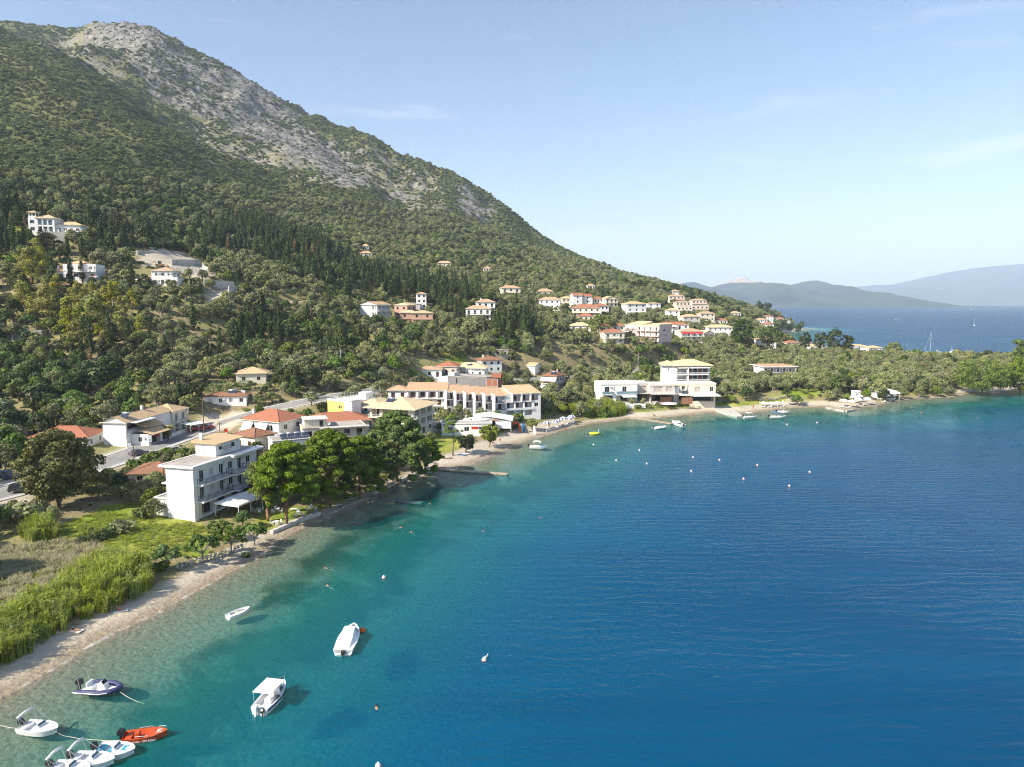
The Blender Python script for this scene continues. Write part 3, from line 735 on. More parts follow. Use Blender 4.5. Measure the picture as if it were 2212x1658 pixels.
        s.put(m, 'eaves', 'wood' if mat == 'tile_brown' else 'awning_cream')
        m = MB(); w, d = X1 - X0, Y1 - Y0
        if kind == 'hip':
            if w >= d: r0, r1 = (X0 + d / 2, (Y0 + Y1) / 2), (X1 - d / 2, (Y0 + Y1) / 2)
            else: r0, r1 = ((X0 + X1) / 2, Y0 + w / 2), ((X0 + X1) / 2, Y1 - w / 2)
            V = [(a, b, zt) for a, b in c] + [(r0[0], r0[1], zt + rh), (r1[0], r1[1], zt + rh)]
            F = [(0, 1, 5, 4), (1, 2, 5), (2, 3, 4, 5), (3, 0, 4)] if w >= d else [(0, 1, 4), (1, 2, 5, 4), (2, 3, 5), (3, 0, 4, 5)]
            m.add(V, F)
            hips = [(0, 4), (3, 4), (1, 5), (2, 5), (4, 5)] if w >= d else [(0, 4), (1, 4), (2, 5), (3, 5), (4, 5)]
        elif kind in ('gx', 'gy'):
            if kind == 'gx': V = [(a, b, zt) for a, b in c] + [(X0, (Y0 + Y1) / 2, zt + rh), (X1, (Y0 + Y1) / 2, zt + rh)]; F = [(0, 1, 5, 4), (2, 3, 4, 5)]; G_ = [(3, 0, 4), (1, 2, 5)]
            else: V = [(a, b, zt) for a, b in c] + [((X0 + X1) / 2, Y0, zt + rh), ((X0 + X1) / 2, Y1, zt + rh)]; F = [(1, 2, 5, 4), (3, 0, 4, 5)]; G_ = [(0, 1, 4), (2, 3, 5)]
            m.add(V, F); hips = [(4, 5)]
            g = MB(); i_ = ov - .06
            Vg = [(min(max(a, X0 + i_), X1 - i_), min(max(b, Y0 + i_), Y1 - i_), zz - (.02 if zz > zt else .0)) for a, b, zz in V]
            g.add(Vg, G_); s.put(g, 'gable', s.wall)
        elif kind == 'shed':      # rises from front to back
            V = [(X0, Y0, zt), (X1, Y0, zt), (X1, Y1, zt + rh), (X0, Y1, zt + rh)]; m.add(V, [(0, 1, 2, 3)]); hips = [(2, 3)]
            g = MB().add([(x0, y0, zt - .05), (x0, y1, zt - .05), (x0, y1, zt + rh * .93), (x1, y0, zt - .05), (x1, y1, zt - .05), (x1, y1, zt + rh * .93)], [(1, 0, 2), (3, 4, 5), (1, 2, 5, 4)]); s.put(g, 'gable', s.wall)
        o = s.put(m, 'roof', mat)
        if caps or (caps is None and s.near):
            k = MB()
            for a, b in hips: k.tube([V[a], V[b]], .11, 5)
            s.put(k, 'ridge_tiles', mat, o)
            if rh > 1.2: s.put(MB().tube([(x0 + 1.2, y0 + 1.5, z), (x0 + 1.2, y0 + 1.5, z + rh + 1.6)], .03, 4).tube([(x0 + .7, y0 + 1.5, z + rh + 1.5), (x0 + 1.7, y0 + 1.5, z + rh + 1.5)], .02, 4), 'aerial', 'galv')
        return o
    def rail(s, pts, z, h=.95, mat='iron', step=.28, name='railing', parent=None, solid=0):
        m = MB()
        for (a, b) in zip(pts[:-1], pts[1:]):
            a = Vector((*a, 0)); b = Vector((*b, 0)); L = (b - a).length; d = (b - a) / L; n = max(1, int(L / step))
            q = Vector((-d.y, d.x, 0)) * .025
            def bar(p, r, z0, z1):
                c = [p - q, r - q, r + q, p + q]; m.add([(v.x, v.y, z0) for v in c] + [(v.x, v.y, z1) for v in c], [(0, 3, 2, 1), (4, 5, 6, 7), (0, 1, 5, 4), (1, 2, 6, 5), (2, 3, 7, 6), (3, 0, 4, 7)])
            bar(a, b, z + h - .06, z + h); bar(a, b, z + .06, z + .11)
            if solid: bar(a, b, z + .12, z + h - .1)
            else:
                for i in range(n + 1): p = a + d * (L * i / n); bar(p - d * .018, p + d * .018, z + .115, z + h - .065)
        return s.put(m, name, mat, parent)
    def balcony(s, face, x0, x1, z, out=1.3, mat=None, rail='iron', solid=0, step=.3, th=.18):
        a = [s.fpt(face, x0, -.0 + .004, 0), s.fpt(face, x0, out, 0), s.fpt(face, x1, out, 0), s.fpt(face, x1, .004, 0)]
        m = MB(); V = [(p[0], p[1], z - th) for p in a] + [(p[0], p[1], z) for p in a]
        m.add(V, [(0, 3, 2, 1), (4, 5, 6, 7), (0, 1, 5, 4), (1, 2, 6, 5), (2, 3, 7, 6), (3, 0, 4, 7)] )
        b = s.put(m, 'balcony', mat or s.wall)
        q = [s.fpt(face, x0 + .06, .05, 0), s.fpt(face, x0 + .06, out - .06, 0), s.fpt(face, x1 - .06, out - .06, 0), s.fpt(face, x1 - .06, .05, 0)]
        if rail: s.rail([p[:2] for p in q], z, .95, rail, step, parent=b, solid=solid)
        return b
    def awn(s, face, x0, x1, z, out=1.2, drop=.9, mat='awning'):
        P = lambda x, o, zz: s.fpt(face, x, o, zz)
        m = MB(); e = .03
        m.add([P(x0, .02, z), P(x1, .02, z), P(x1, out, z - drop), P(x0, out, z - drop), P(x0, .02, z + e), P(x1, .02, z + e), P(x1, out, z - drop + e), P(x0, out, z - drop + e)], [(0, 1, 2, 3), (7, 6, 5, 4), (0, 4, 5, 1), (2, 6, 7, 3), (0, 3, 7, 4), (1, 5, 6, 2)])
        m.add([P(x0, out, z - drop), P(x1, out, z - drop), P(x1, out + .02, z - drop - .22), P(x0, out + .02, z - drop - .22)], [(0, 1, 2, 3)])
        return s.put(m, 'awning', mat)
    def box(s, name, x0, x1, y0, y1, z0, z1, mat=None, parent=None): return s.put(MB().box(x0, x1, y0, y1, z0, z1), name, mat or s.wall, parent)
    def chimney(s, x, y, z, h=1.2, mat=None):
        o = s.put(MB().box(x - .3, x + .3, y - .25, y + .25, z, z + h), 'chimney', mat or s.wall); s.put(MB().box(x - .38, x + .38, y - .33, y + .33, z + h + .003, z + h + .1), 'chimney_cap', 'tile_orange', o); return o
    def solar_heater(s, x, y, z, w=2.0, ang=.0):
        m = MB(); m.add([(x, y, z + .1), (x + w, y, z + .1), (x + w, y + 1.3, z + 1.0), (x, y + 1.3, z + 1.0), (x, y + .03, z + .02), (x + w, y + .03, z + .02), (x + w, y + 1.36, z + .92), (x, y + 1.36, z + .92)], [(0, 1, 2, 3), (7, 6, 5, 4), (0, 4, 5, 1), (1, 5, 6, 2), (2, 6, 7, 3), (3, 7, 4, 0)])
        o = s.put(m, 'solar_panel', 'solar'); k = MB().tube([(x - .1, y + 1.5, z + 1.15), (x + w + .1, y + 1.5, z + 1.15)], .26, 10); s.put(k, 'water_tank', 'steel', o, True); return o
    def posts(s, pts, z0, z1, r=.12, mat=None, name='pillar'):
        for x, y in pts: s.put(MB().box(x - r, x + r, y - r, y + r, z0, z1), name, mat or s.wall)

def W(u, v, z): p = at_z(u, v, z); return (p.x, p.y)
def along(p, ang, L): return (p[0] + math.cos(ang) * L, p[1] + math.sin(ang) * L)

# ================================================================== buildings near the beach
# --- white guesthouse above the lawn
def guesthouse():
    C = W(419, 1123, 2.2); gd = math.atan2(-1.2, 4.4)
    A = along(C, gd + math.pi, 5.4)
    b = Bd('guesthouse', 'white three-storey flat-roofed guesthouse with balconies above the bright lawn', A, C, 18.5, 2.2, 3, 3.05, 'white', near=True)
    b.sub = 1
    for fl in (0, 1, 2):
        z = fl * 3.05
        if fl == 0:
            for k in range(4): b.open('right', 2.2 + k * 4.1, 5.0 + k * 4.1, .1, 2.5, 'v', 1.2)
        else:
            for k in range(3):
                y = 1.9 + k * 5.3; b.open('right', y, y + .95, z + .08, z + 2.2, 'd'); b.open('right', y + 2.6, y + 3.6, z + .75, z + 2.1, 'c' if k == 0 else 'w')
    b.walls()
    b.box('band', -.05, 5.45, -.06, -.012, 3.0, 3.08, 'palegrey'); b.box('band', -.05, 5.45, -.06, -.012, 6.05, 6.13, 'palegrey')
    b.box('corner_strip', 5.42, 5.75, -.1, .9, -.5, 9.15)
    b.box('roof', -.75, 5.4, -.25, 18.8, 9.15, 9.40, 'roof_screed')
    for y in ((-.2, 9.5), (9.5, 14.5), (14.5, 18.8)):
        b.box('cornice', 5.41, 6.1 + (.9 if y[0] > 0 else .0), y[0] + .01, y[1], 9.13, 9.52, 'white')
    b.box('cornice', -1.1, -.76, -.2, 18.8, 9.13, 9.5); b.box('cornice', -1.1, 6.1, -.5, -.26, 9.13, 9.5)
    for z in (3.05, 6.1):
        b.balcony('right', .8, 9.2, z, 1.6, rail='iron', th=.26); b.balcony('right', 9.21, 14.0, z, 2.4, rail='iron', th=.26); b.balcony('right', 14.01, 18.3, z, 1.6, rail='iron', th=.26)
        for y in (2.2, 4.6, 6.4, 11.5, 13.6): 
            b.put(MB().box(5.9, 6.3, y, y + .4, z + .38, z + .45).box(5.9, 5.94, y, y + .4, z + .45, z + .85).box(5.92, 5.97, y + .02, y + .06, z, z + .38).box(6.24, 6.28, y + .02, y + .06, z, z + .38).box(6.24, 6.28, y + .34, y + .38, z, z + .38).box(5.92, 5.97, y + .34, y + .38, z, z + .38), 'balcony_chair', 'canvas')
    b.box('balcony', -1.2, -.01, 0.2, 6, 5.9, 6.1)
    # stair house on the roof
    r = MB().box(-.4, 4.0, 8.3, 15.4, 9.405, 11.75); st = b.put(r, 'stair_house', 'white')
    b.put(MB().add([(-.9, 7.8, 11.78), (4.8, 7.8, 11.78), (4.8, 15.9, 11.78), (-.9, 15.9, 11.78), (-.9, 7.8, 12.35), (4.8, 7.8, 11.9), (4.8, 15.9, 11.9), (-.9, 15.9, 12.35)], [(0, 3, 2, 1), (4, 5, 6, 7), (0, 1, 5, 4), (1, 2, 6, 5), (2, 3, 7, 6), (3, 0, 4, 7)]), 'tile_roof', 'tile_tan', st)
    b.put(MB().box(4.003, 4.06, 9.2, 10, 10.5, 11.1), 'window', 'glass', st); b.put(MB().box(4.003, 4.06, 12.8, 13.7, 10.4, 11.2), 'window', 'glass', st)
    b.put(MB().box(4.003, 4.35, 10.4, 12.4, 10.3, 10.9), 'plant_rack', 'galv', st); b.put(MB().box(-.1, .5, 9.0, 9.5, 12.3, 13.4), 'chimney', 'white', st)
    b.put(MB().box(.3, 1.3, 8.24, 8.297, 9.41, 11.4), 'door', 'palegrey', st)
    # low annexe
    n = Bd('', '', b.T @ Vector((-3.2, .6, 0)), b.T @ Vector((-.02, .6, 0)), 8, 2.2, 1, 2.9, root=b, keep=False); n.walls(); n.roof('flat', 'roof_screed', para=.2)
    # awning over the restaurant terrace
    P = [(7.4, 2.0), (14.2, 2.0), (14.2, 13.0), (7.4, 13.0)]
    m = MB(); V = [(7.2, 3.2, 2.3), (12.2, 3.2, 2.1), (12.2, 14, 2.1), (7.2, 14, 2.3), (9.8, 5.0, 2.95), (9.8, 12, 2.95)]
    m.add(V, [(0, 1, 4), (1, 2, 5, 4), (2, 3, 5), (3, 0, 4, 5), ]); m.add([(a, bb, c - .3) for a, bb, c in V[:4]] + V[:4], [(0, 1, 5, 4), (1, 2, 6, 5), (2, 3, 7, 6), (3, 0, 4, 7)])
    aw = b.put(m, 'terrace_awning', 'canvas')
    for x in (7.3, 12.1):
        for y in (3.3, 6.8, 10.3, 13.9): b.put(MB().box(x - .05, x + .05, y - .05, y + .05, -.1, 2.15), 'post', 'frame', aw)
    return b
GH = guesthouse()

# --- red hip-roofed house with white blinds
def red_house():
    A = W(527, 956, 3.1); B = W(604, 964, 3.1)
    b = Bd('red_roofed_house', 'red hip-roofed house with two white blinds hanging over its balcony', A, B, 9.5, 3.1, 2, 3.1, 'white', near=True)
    b.bays('front', 2, 'w', 1.4, 1.1, 1.0, [0]); b.bays('front', 2, 'd', 1.6, floors=[1]); b.bays('right', 2, 'w'); b.walls(); b.roof('hip', 'tile_red', 2.3, .7)
    b.balcony('front', -.4, b.W + .4, 3.1, 1.3, rail='frame'); b.awn('front', .3, 3.6, 5.9, 1.25, 2.0); b.awn('front', 5.4, 8.6, 5.9, 1.25, 2.0); b.chimney(.9, 3, 6.3, 2.4)
    c = Bd('', '', b.T @ Vector((3.2, -6.5, 0)), b.T @ Vector((10.5, -7.0, 0)), 6.5, 3.1, 1, 3.3, 'cream', near=True, root=b, keep=False); c.bays('front', 2, 'b', 1.3); c.walls(); c.roof('hip', 'tile_brown', 1.5, .6)
red_house()

def complex_():
    # cream tower, long white terrace block, big red hip behind
    A = W(655, 968, 3.0); B = W(790, 958, 3.0)
    b = Bd('seaside_apartments', 'cream apartment block with stair tower and red hip roof behind the pines', A, B, 7.5, 3.0, 2, 3.0, 'beige', near=True)
    b.bays('front', 5, 'db', 1.5); b.bays('right', 2, 'd', 1.4); b.walls(); b.roof('flat', 'roof_screed', para=.12)
    b.box('roof_overhang', 4.2, b.W + .8, -1.6, -.16, 6.0, 6.25, 'palegrey')
    b.balcony('front', 4, b.W, 3.0, 1.4, rail='galv')
    t = MB().box(.6, 6.2, 1.2, 6.5, 6.25, 8.6); tw = b.put(t, 'stair_tower', 'cream'); b.put(MB().box(.3, 6.6, .8, 6.9, 8.603, 8.85), 'tower_roof', 'palegrey', tw); b.put(MB().box(4.4, 5.3, 1.12, 1.197, 6.3, 8.3), 'door', 'glass', tw)
    m = MB().lathe([(.02, 0), (.28, .06), (.5, .18)], 12).xf(Matrix.Translation((6.6, .8, 7.2)) @ Matrix.Rotation(R(70), 4, 'X')); b.put(m, 'satellite_dish', 'palegrey')
    c = Bd('', '', b.T @ Vector((2.5, 8.5, 0)), b.T @ Vector((18.5, 8.0, 0)), 9.5, 3.0, 2, 3.0, 'cream', near=True, root=b, keep=False); c.bays('right', 3, 'w'); c.walls(); c.roof('hip', 'tile_red', 2.4, .7)
    b.root.scale = (1, 1, .8)
    # low block with solar collectors
    A = W(590, 986, 2.8); B = W(672, 978, 2.8)
    d = Bd('low_annexe', 'low flat-roofed white annexe carrying a row of four solar collectors', A, B, 6.5, 2.8, 1, 3.4, 'white', near=True)
    d.bays('front', 3, 'vb', 1.3); d.walls(); d.roof('flat', 'roof_screed', para=.1)
    for k in range(4): d.solar_heater(2.2 + k * 1.75, 1.2, 3.7, 1.65)
    d.rail([(.1, .1), (d.W - .1, .1)], 3.65, .8, 'galv', .5)
complex_()

def yellow_block():
    A = W(709, 922, 3.4); B = W(756, 930, 3.4)
    b = Bd('yellow_white_block', 'cubic white apartment block with a bright yellow end wall and roof railing', A, B, 11, 3.4, 3, 3.0, 'white', near=True)
    b.op['front'] = []; b.open('front', 5.0, 5.9, 6.9, 7.9, 'w'); b.open('front', 2.0, 2.9, 3.9, 4.9, 'w'); b.bays('right', 3, 'd', 1.2)
    b.walls(['front'], 'yellowwall'); b.walls(['right', 'back', 'left'], 'white'); b.roof('flat', 'awning_cream', para=.3)
    b.rail([(.1, .1), (b.W - .1, .1), (b.W - .1, b.D - .1), (.1, b.D - .1), (.1, .1)], 9.6, 1.0, 'galv', 1.1)
    for z in (3.0, 6.0): b.balcony('right', 3.5, 7.0, z, 1.1, rail='blue_glass', solid=1)
    t = MB().box(b.W + .02, b.W + 3.4, -1.8, 1.5, -1, 10.2); tw = b.put(t, 'stair_tower', 'white'); b.put(MB().box(b.W - .2, b.W + 3.7, -2.1, 1.8, 10.203, 10.4), 'tower_roof', 'palegrey', tw)
    b.put(MB().box(b.W - 3.6, b.W - .6, 6.5, 9.5, 9.225, 11.6), 'lift_house', 'white'); b.root.scale = (1, 1, .88)
yellow_block()

def tan_hotel():
    A = W(800, 940, 3.0); B = W(893, 946, 3.0)
    b = Bd('tan_roofed_hotel', 'white hotel with broad tan hip roof, deep porches and roof solar panel', A, B, 13, 3.0, 3, 2.9, 'cream', near=True)
    for fl in (1, 2):
        for k in range(4): b.open('front', .6 + k * b.W / 4, b.W / 4 * (k + 1) - .3, fl * 2.9 + .1, fl * 2.9 + 2.6, 'o', 1.8)
        for k in range(3): b.open('right', .5 + k * 4.2, 4.0 + k * 4.2, fl * 2.9 + .1, fl * 2.9 + 2.6, 'o', 1.8)
    b.bays('front', 4, 'bw', 1.1, floors=[0]); b.bays('right', 3, 'wb', 1.1, floors=[0]); b.walls()
    for fl in (1, 2):
        z = fl * 2.9
        for k in range(4): b.box('door', 1.3 + k * b.W / 4, 2.9 + k * b.W / 4, 1.76, 1.79, z + .12, z + 2.25, 'glass')
        b.balcony('front', -.2, b.W + .0, z, .9, rail='frame'); b.balcony('right', .0, 12.5, z, 1.0, rail='frame')
    b.roof('hip', 'tile_pale', 2.5, 1.5); b.solar_heater(3.6, 2.6, 10.1, 2.2)
    c = Bd('', '', b.T @ Vector((-5.5, 5, 0)), b.T @ Vector((-.1, 5, 0)), 8, 3.0, 3, 2.9, 'white', near=True, root=b, keep=False); c.bays('front', 2, 'd', 1.1); c.walls(); c.roof('hip', 'tile_pale', 1.6, .6)
    for z in (2.9, 5.8): c.balcony('front', .3, 4.5, z, 1.0, rail='blue_glass', solid=1)
    b.root.scale = (1, 1, .9)
tan_hotel()

def terrace_hotel():
    ang = R(20)
    o = W(880, 893, 4.2); A0 = o
    b = Bd('terraced_hotel', 'long white hotel of stepped units with tan roofs and dark red balconies', A0, along(A0, R(2), 12.8), 8, 4.2, 3, 2.9, 'white', near=True)
    for k in range(4): b.open('front', .4 + k * 3.2, 3.0 + k * 3.2, 5.9, 8.3, 'o', 1.7)
    for k in range(3): b.open('front', 4.0 + k * 2.9, 5.2 + k * 2.9, 3.1 if k == 2 else 3.6, 5.1, 'b' if k == 2 else 'v')
    b.open('front', 9.9, 10.9, .1, 2.1, 'b'); b.walls(); 
    for k in range(4): b.box('door', 1.0 + k * 3.2, 2.4 + k * 3.2, 1.6, 1.66, 5.92, 8.0, 'wood_dark' if k != 1 else 'glass')
    b.roof('shed', 'tile_orange', 2.0, .35); b.balcony('front', 0, 12.8, 5.8, .9, rail='railing_red'); b.balcony('front', 6.0, 12.6, 2.9, .8, rail='railing_red')
    for k in range(1, 4): b.box('roof_fin', k * 3.2 - .12, k * 3.2 + .12, -.3, .3, 8.9, 9.4)
    l = Bd('', '', b.T @ Vector((-6.2, 1.0, 0)), b.T @ Vector((-.05, 1.0, 0)), 7, 4.2, 3, 2.9, root=b, near=True, keep=False); l.bays('front', 2, 'b', 1.2); l.walls(); l.roof('hip', 'tile_orange', 1.5, .6)
    # seven stepped units
    p0 = Vector((*W(963, 894, 4.2), 0)); p1 = Vector((*W(1088, 899, 4.2), 0))
    nU = 6; ux = Vector((math.cos(ang), math.sin(ang), 0))
    for i in range(nU):
        p = p0.lerp(p1, i / nU) - Vector((0, 0, 0)); drop = i * .18
        w_ = (p1 - p0).length / nU / math.cos(ang - math.atan2(p1.y - p0.y, p1.x - p0.x)) * .98
        c = Bd('', '', p, p + ux * w_, 9.0, 4.2 - drop, 3, 2.75, root=b, near=True, keep=i in (0, 3, 5))
        for fl in (1, 2): c.open('front', .35, w_ - .12, fl * 2.75 + .06, fl * 2.75 + 2.45, 'o', 1.6)
        c.open('front', .8, 1.7, .1, 2.1, 'b'); c.walls()
        for fl in (1, 2):
            x = .6 if (i + fl) % 2 else w_ - 1.9
            c.box('door', x, x + 1.1, 1.52, 1.57, fl * 2.75 + .1, fl * 2.75 + 2.2, 'wood_dark'); c.rail([(.35, .06), (w_ - .1, .06)], fl * 2.75 + .05, .9, 'railing_red', .22)
            if i % 2: c.box('towel', w_ - 1.0, w_ - .4, .0, .03, fl * 2.75 + .5, fl * 2.75 + 1.0, 'canvas')
        c.box('fin_wall', -.16, .12, -1.3, 8.9, -2, 8.95); c.roof('shed', 'tile_orange', 1.9, .25, z=8.25, rect=(.15, w_ - .05, -.1, 8.5))
    # right-hand block with open loggias
    a0 = Vector((*W(1092, 902, 3.4), 0)); c = Bd('', '', a0, a0 + ux * 12.2, 10, 3.4, 3, 2.85, root=b, near=True)
    for fl in (0, 1):
        for k in range(3): c.open('front', .45 + k * 3.1, 3.1 + k * 3.1, fl * 2.85 + .15, fl * 2.85 + 2.5, 'o', 2.2)
    for k in range(3): c.open('front', 2.6 + k * 3.1, 5.2 + k * 3.1, 5.85, 8.2, 'o', 1.6)
    c.open('front', 10.0, 11.4, 3.4, 4.9, 'v'); c.open('right', 1.0, 1.9, 6.2, 7.6, 'v'); c.walls()
    for k in range(3):
        c.box('door', 3.1 + k * 3.1, 4.3 + k * 3.1, 1.52, 1.58, 5.9, 8.0, 'wood_dark'); c.rail([(2.6 + k * 3.1, .06), (5.2 + k * 3.1, .06)], 5.72, .9, 'railing_red', .22)
        c.box('door', 1.0 + k * 3.1, 2.2 + k * 3.1, 2.12, 2.18, 2.95, 5.1, 'wood_dark')
    c.box('terrace_wall', -.1, 9.6, -.25, -.02, 2.4, 3.2); c.roof('shed', 'tile_tan', 1.9, .3, z=8.55, rect=(2.4, 12.1, 0, 10)); c.roof('shed', 'tile_tan', 1.6, .2, z=8.0, rect=(-2.2, 2.3, 2.0, 10))
    for x in (2.4, 5.6, 8.7): c.box('fin_wall', x - .14, x + .14, -.3, .4, 5.7, 9.0)
    SEEN.append((960, 1172, 842, 898, 236)); b.root.scale = (1, 1, .84)
terrace_hotel()

# --- behind the terraces
def grey_shell():
    A = W(967, 846, 5.2); B = W(1050, 852, 5.2)
    b = Bd('grey_shell_building', 'unfinished grey concrete building with raw brick end behind the stepped hotel', A, B, 9, 5.2, 2, 3.0, 'dark_concrete')
    b.open('front', 4, 4.6, 3.4, 5.5, 'v'); b.walls(); b.roof('flat', 'roof_screed', para=.2); b.wall = 'white'
    b.box('white_lobby', -4.5, -.02, 0, 6, -2, 5.6, 'white'); b.box('roof_room', .4, 3.4, -.25, 3.4, 6.25, 7.6, 'palegrey')
    c = Bd('', '', b.T @ Vector((b.W + .02, -.05, 0)), b.T @ Vector((b.W + 4.6, 1.2, 0)), 8, 5.2, 2, 3.0, 'redbrick', root=b, keep=False); c.walls(); c.box('brick_room', 1.2, 5.0, 3.5, 7, 6.0, 7.6, 'redbrick')
    for x in (.02, 2.3, c.W - .25): c.box('concrete_column', x, x + .25, -.04, -.008, -1, 6.0, 'concrete')
    for z in (2.85, 5.8): c.box('concrete_beam', 0, c.W, -.05, -.012, z, z + .25, 'concrete')
grey_shell()

def h2(name, label, u, v, Wd, D, rot, floors, roof='hip', rmat='tile_red', wall='white', rh=1.7, ov=.5, fh=2.9, Y=None, front='w', side='w', nb=3, ns=2, balc=None, awn=None, ch=False, solar=False, near=False, keep=True, z=None, group=None, cat='house'):
    """a house whose front wall meets the ground, in its middle, where the sight line (u, v) does"""
    if Y is not None:
        p = G(u, v)
        if abs(p.y - Y) > .22 * Y:
            p = at_y(u, v, Y); p.z = float(hgt(p.x, p.y)); print('MOVED', label[:40], u, v, Y, round(G(u, v).y), 'dv', round(float(pix(*p)[1]) - v, 1))
        else: k_ = p.y / Y; Wd *= k_; D *= k_
    elif z is not None: p = at_z(u, v, z)
    else: p = G(u, v)
    a = R(rot); A = along(p, a, -Wd / 2); B = along(p, a, Wd / 2)
    b = Bd(name, label, A, B, D, p.z, floors, fh, wall, cat, group, near, sub=5.0, keep=keep)
    if nb: b.bays('front', nb, front, 1.1 if 'd' not in front else 1.3)
    if ns: b.bays('right', ns, side, 1.0); b.bays('left', ns, side, 1.0)
    b.walls()
    if roof == 'flat': b.roof('flat', 'roof_screed', para=.3)
    else: b.roof(roof, rmat, rh, ov)
    for fl in (balc or []): b.balcony('front', .2, Wd - .2, fl * fh, 1.3, rail='frame' if not near else 'galv', step=.45)
    for (fl, x0, x1, m) in (awn or []): b.awn('front', x0 * Wd, x1 * Wd, (fl + 1) * fh - .25, 1.3, .9, m)
    if ch: b.chimney(Wd * .25, D * .5, b.H + rh * .5, 1.5)
    if solar: b.solar_heater(Wd * .45, D * .12, b.H + .55)
    return b

h2('pink_roofed_house', 'low house with faded pink eaves and flat cluttered roof terrace beside red roof', 928, 816, 9.5, 8, 4, 1, 'hip', 'tile_orange', 'white', 1.0, fh=3, Y=282, front='bw')
k = h2('red_roofed_bungalow', 'bungalow with bright orange-red roof between flat house and tan-roofed house', 964, 812, 8.5, 9, -6, 1, 'hip', 'tile_red', 'beige', 1.9, fh=3.4, Y=288, front='vb')
k = h2('veranda_house', 'white house with tan hip roof, pillared veranda and balustrade behind grey shell', 1011, 815, 13.5, 9, -8, 1, 'hip', 'tile_pale', 'white', 1.9, .9, 3.6, Y=286, front='db', nb=4, solar=True, near=True)
k.balcony('front', 0, 13.5, .05, 1.8, rail='frame', th=.4); k.posts([(x, -1.7) for x in (.2, 3.4, 6.7, 10, 13.2)], 0.1, 3.5)
k.box('pillar_screen', 7.6, 9.2, -1.95, -1.85, -.1, 3.2, 'white')
h2('white_cottage', 'white cottage with rusty red hip roof above the road behind veranda house', 1062, 806, 9.5, 8, 22, 2, 'hip', 'tile_brown', 'white', 1.6, fh=2.7, Y=304, ch=True)
h2('roadside_shed', 'small shed with tan tiled roof and white front beside the road', 1146, 802, 5, 6, -30, 1, 'gx', 'tile_tan', 'white', 1.2, fh=2.4, Y=345, nb=0, ns=0)
def blind_house():
    C = W(1201, 843, 3.6); A = along(C, R(153), 6.0); b = Bd('blind_house', 'two-storey house with brown hip roof and four big white blinds by the olive', A, C, 9.2, 3.6, 2, 2.8, 'cream', 'house', near=True)
    b.bays('front', 2, 'd', 1.3); b.bays('right', 3, 'w', 1.1); b.walls(['front', 'left', 'back'], 'cream'); b.walls(['right'], 'palegrey'); b.roof('hip', 'tile_brown', 1.9, .7)  # right wall takes a greyer material: its shade is put into the colour
    for z in (2.6, 5.4): b.awn('front', -.6, 2.9, z + .1, 1.6, 1.6); b.awn('front', 3.0, 6.4, z + .1, 1.6, 1.6)
    b.balcony('front', -.4, 6.2, 2.8, 1.5, rail='wood'); b.balcony('front', -.4, 6.2, .05, 1.5, rail='wood'); b.solar_heater(3.2, .3, 6.4, 1.9); b.chimney(4, 6, 6.6, 1.6, 'concrete')
    b.balcony('right', 2, 7, 2.8, 1.1, rail='galv')
blind_house()

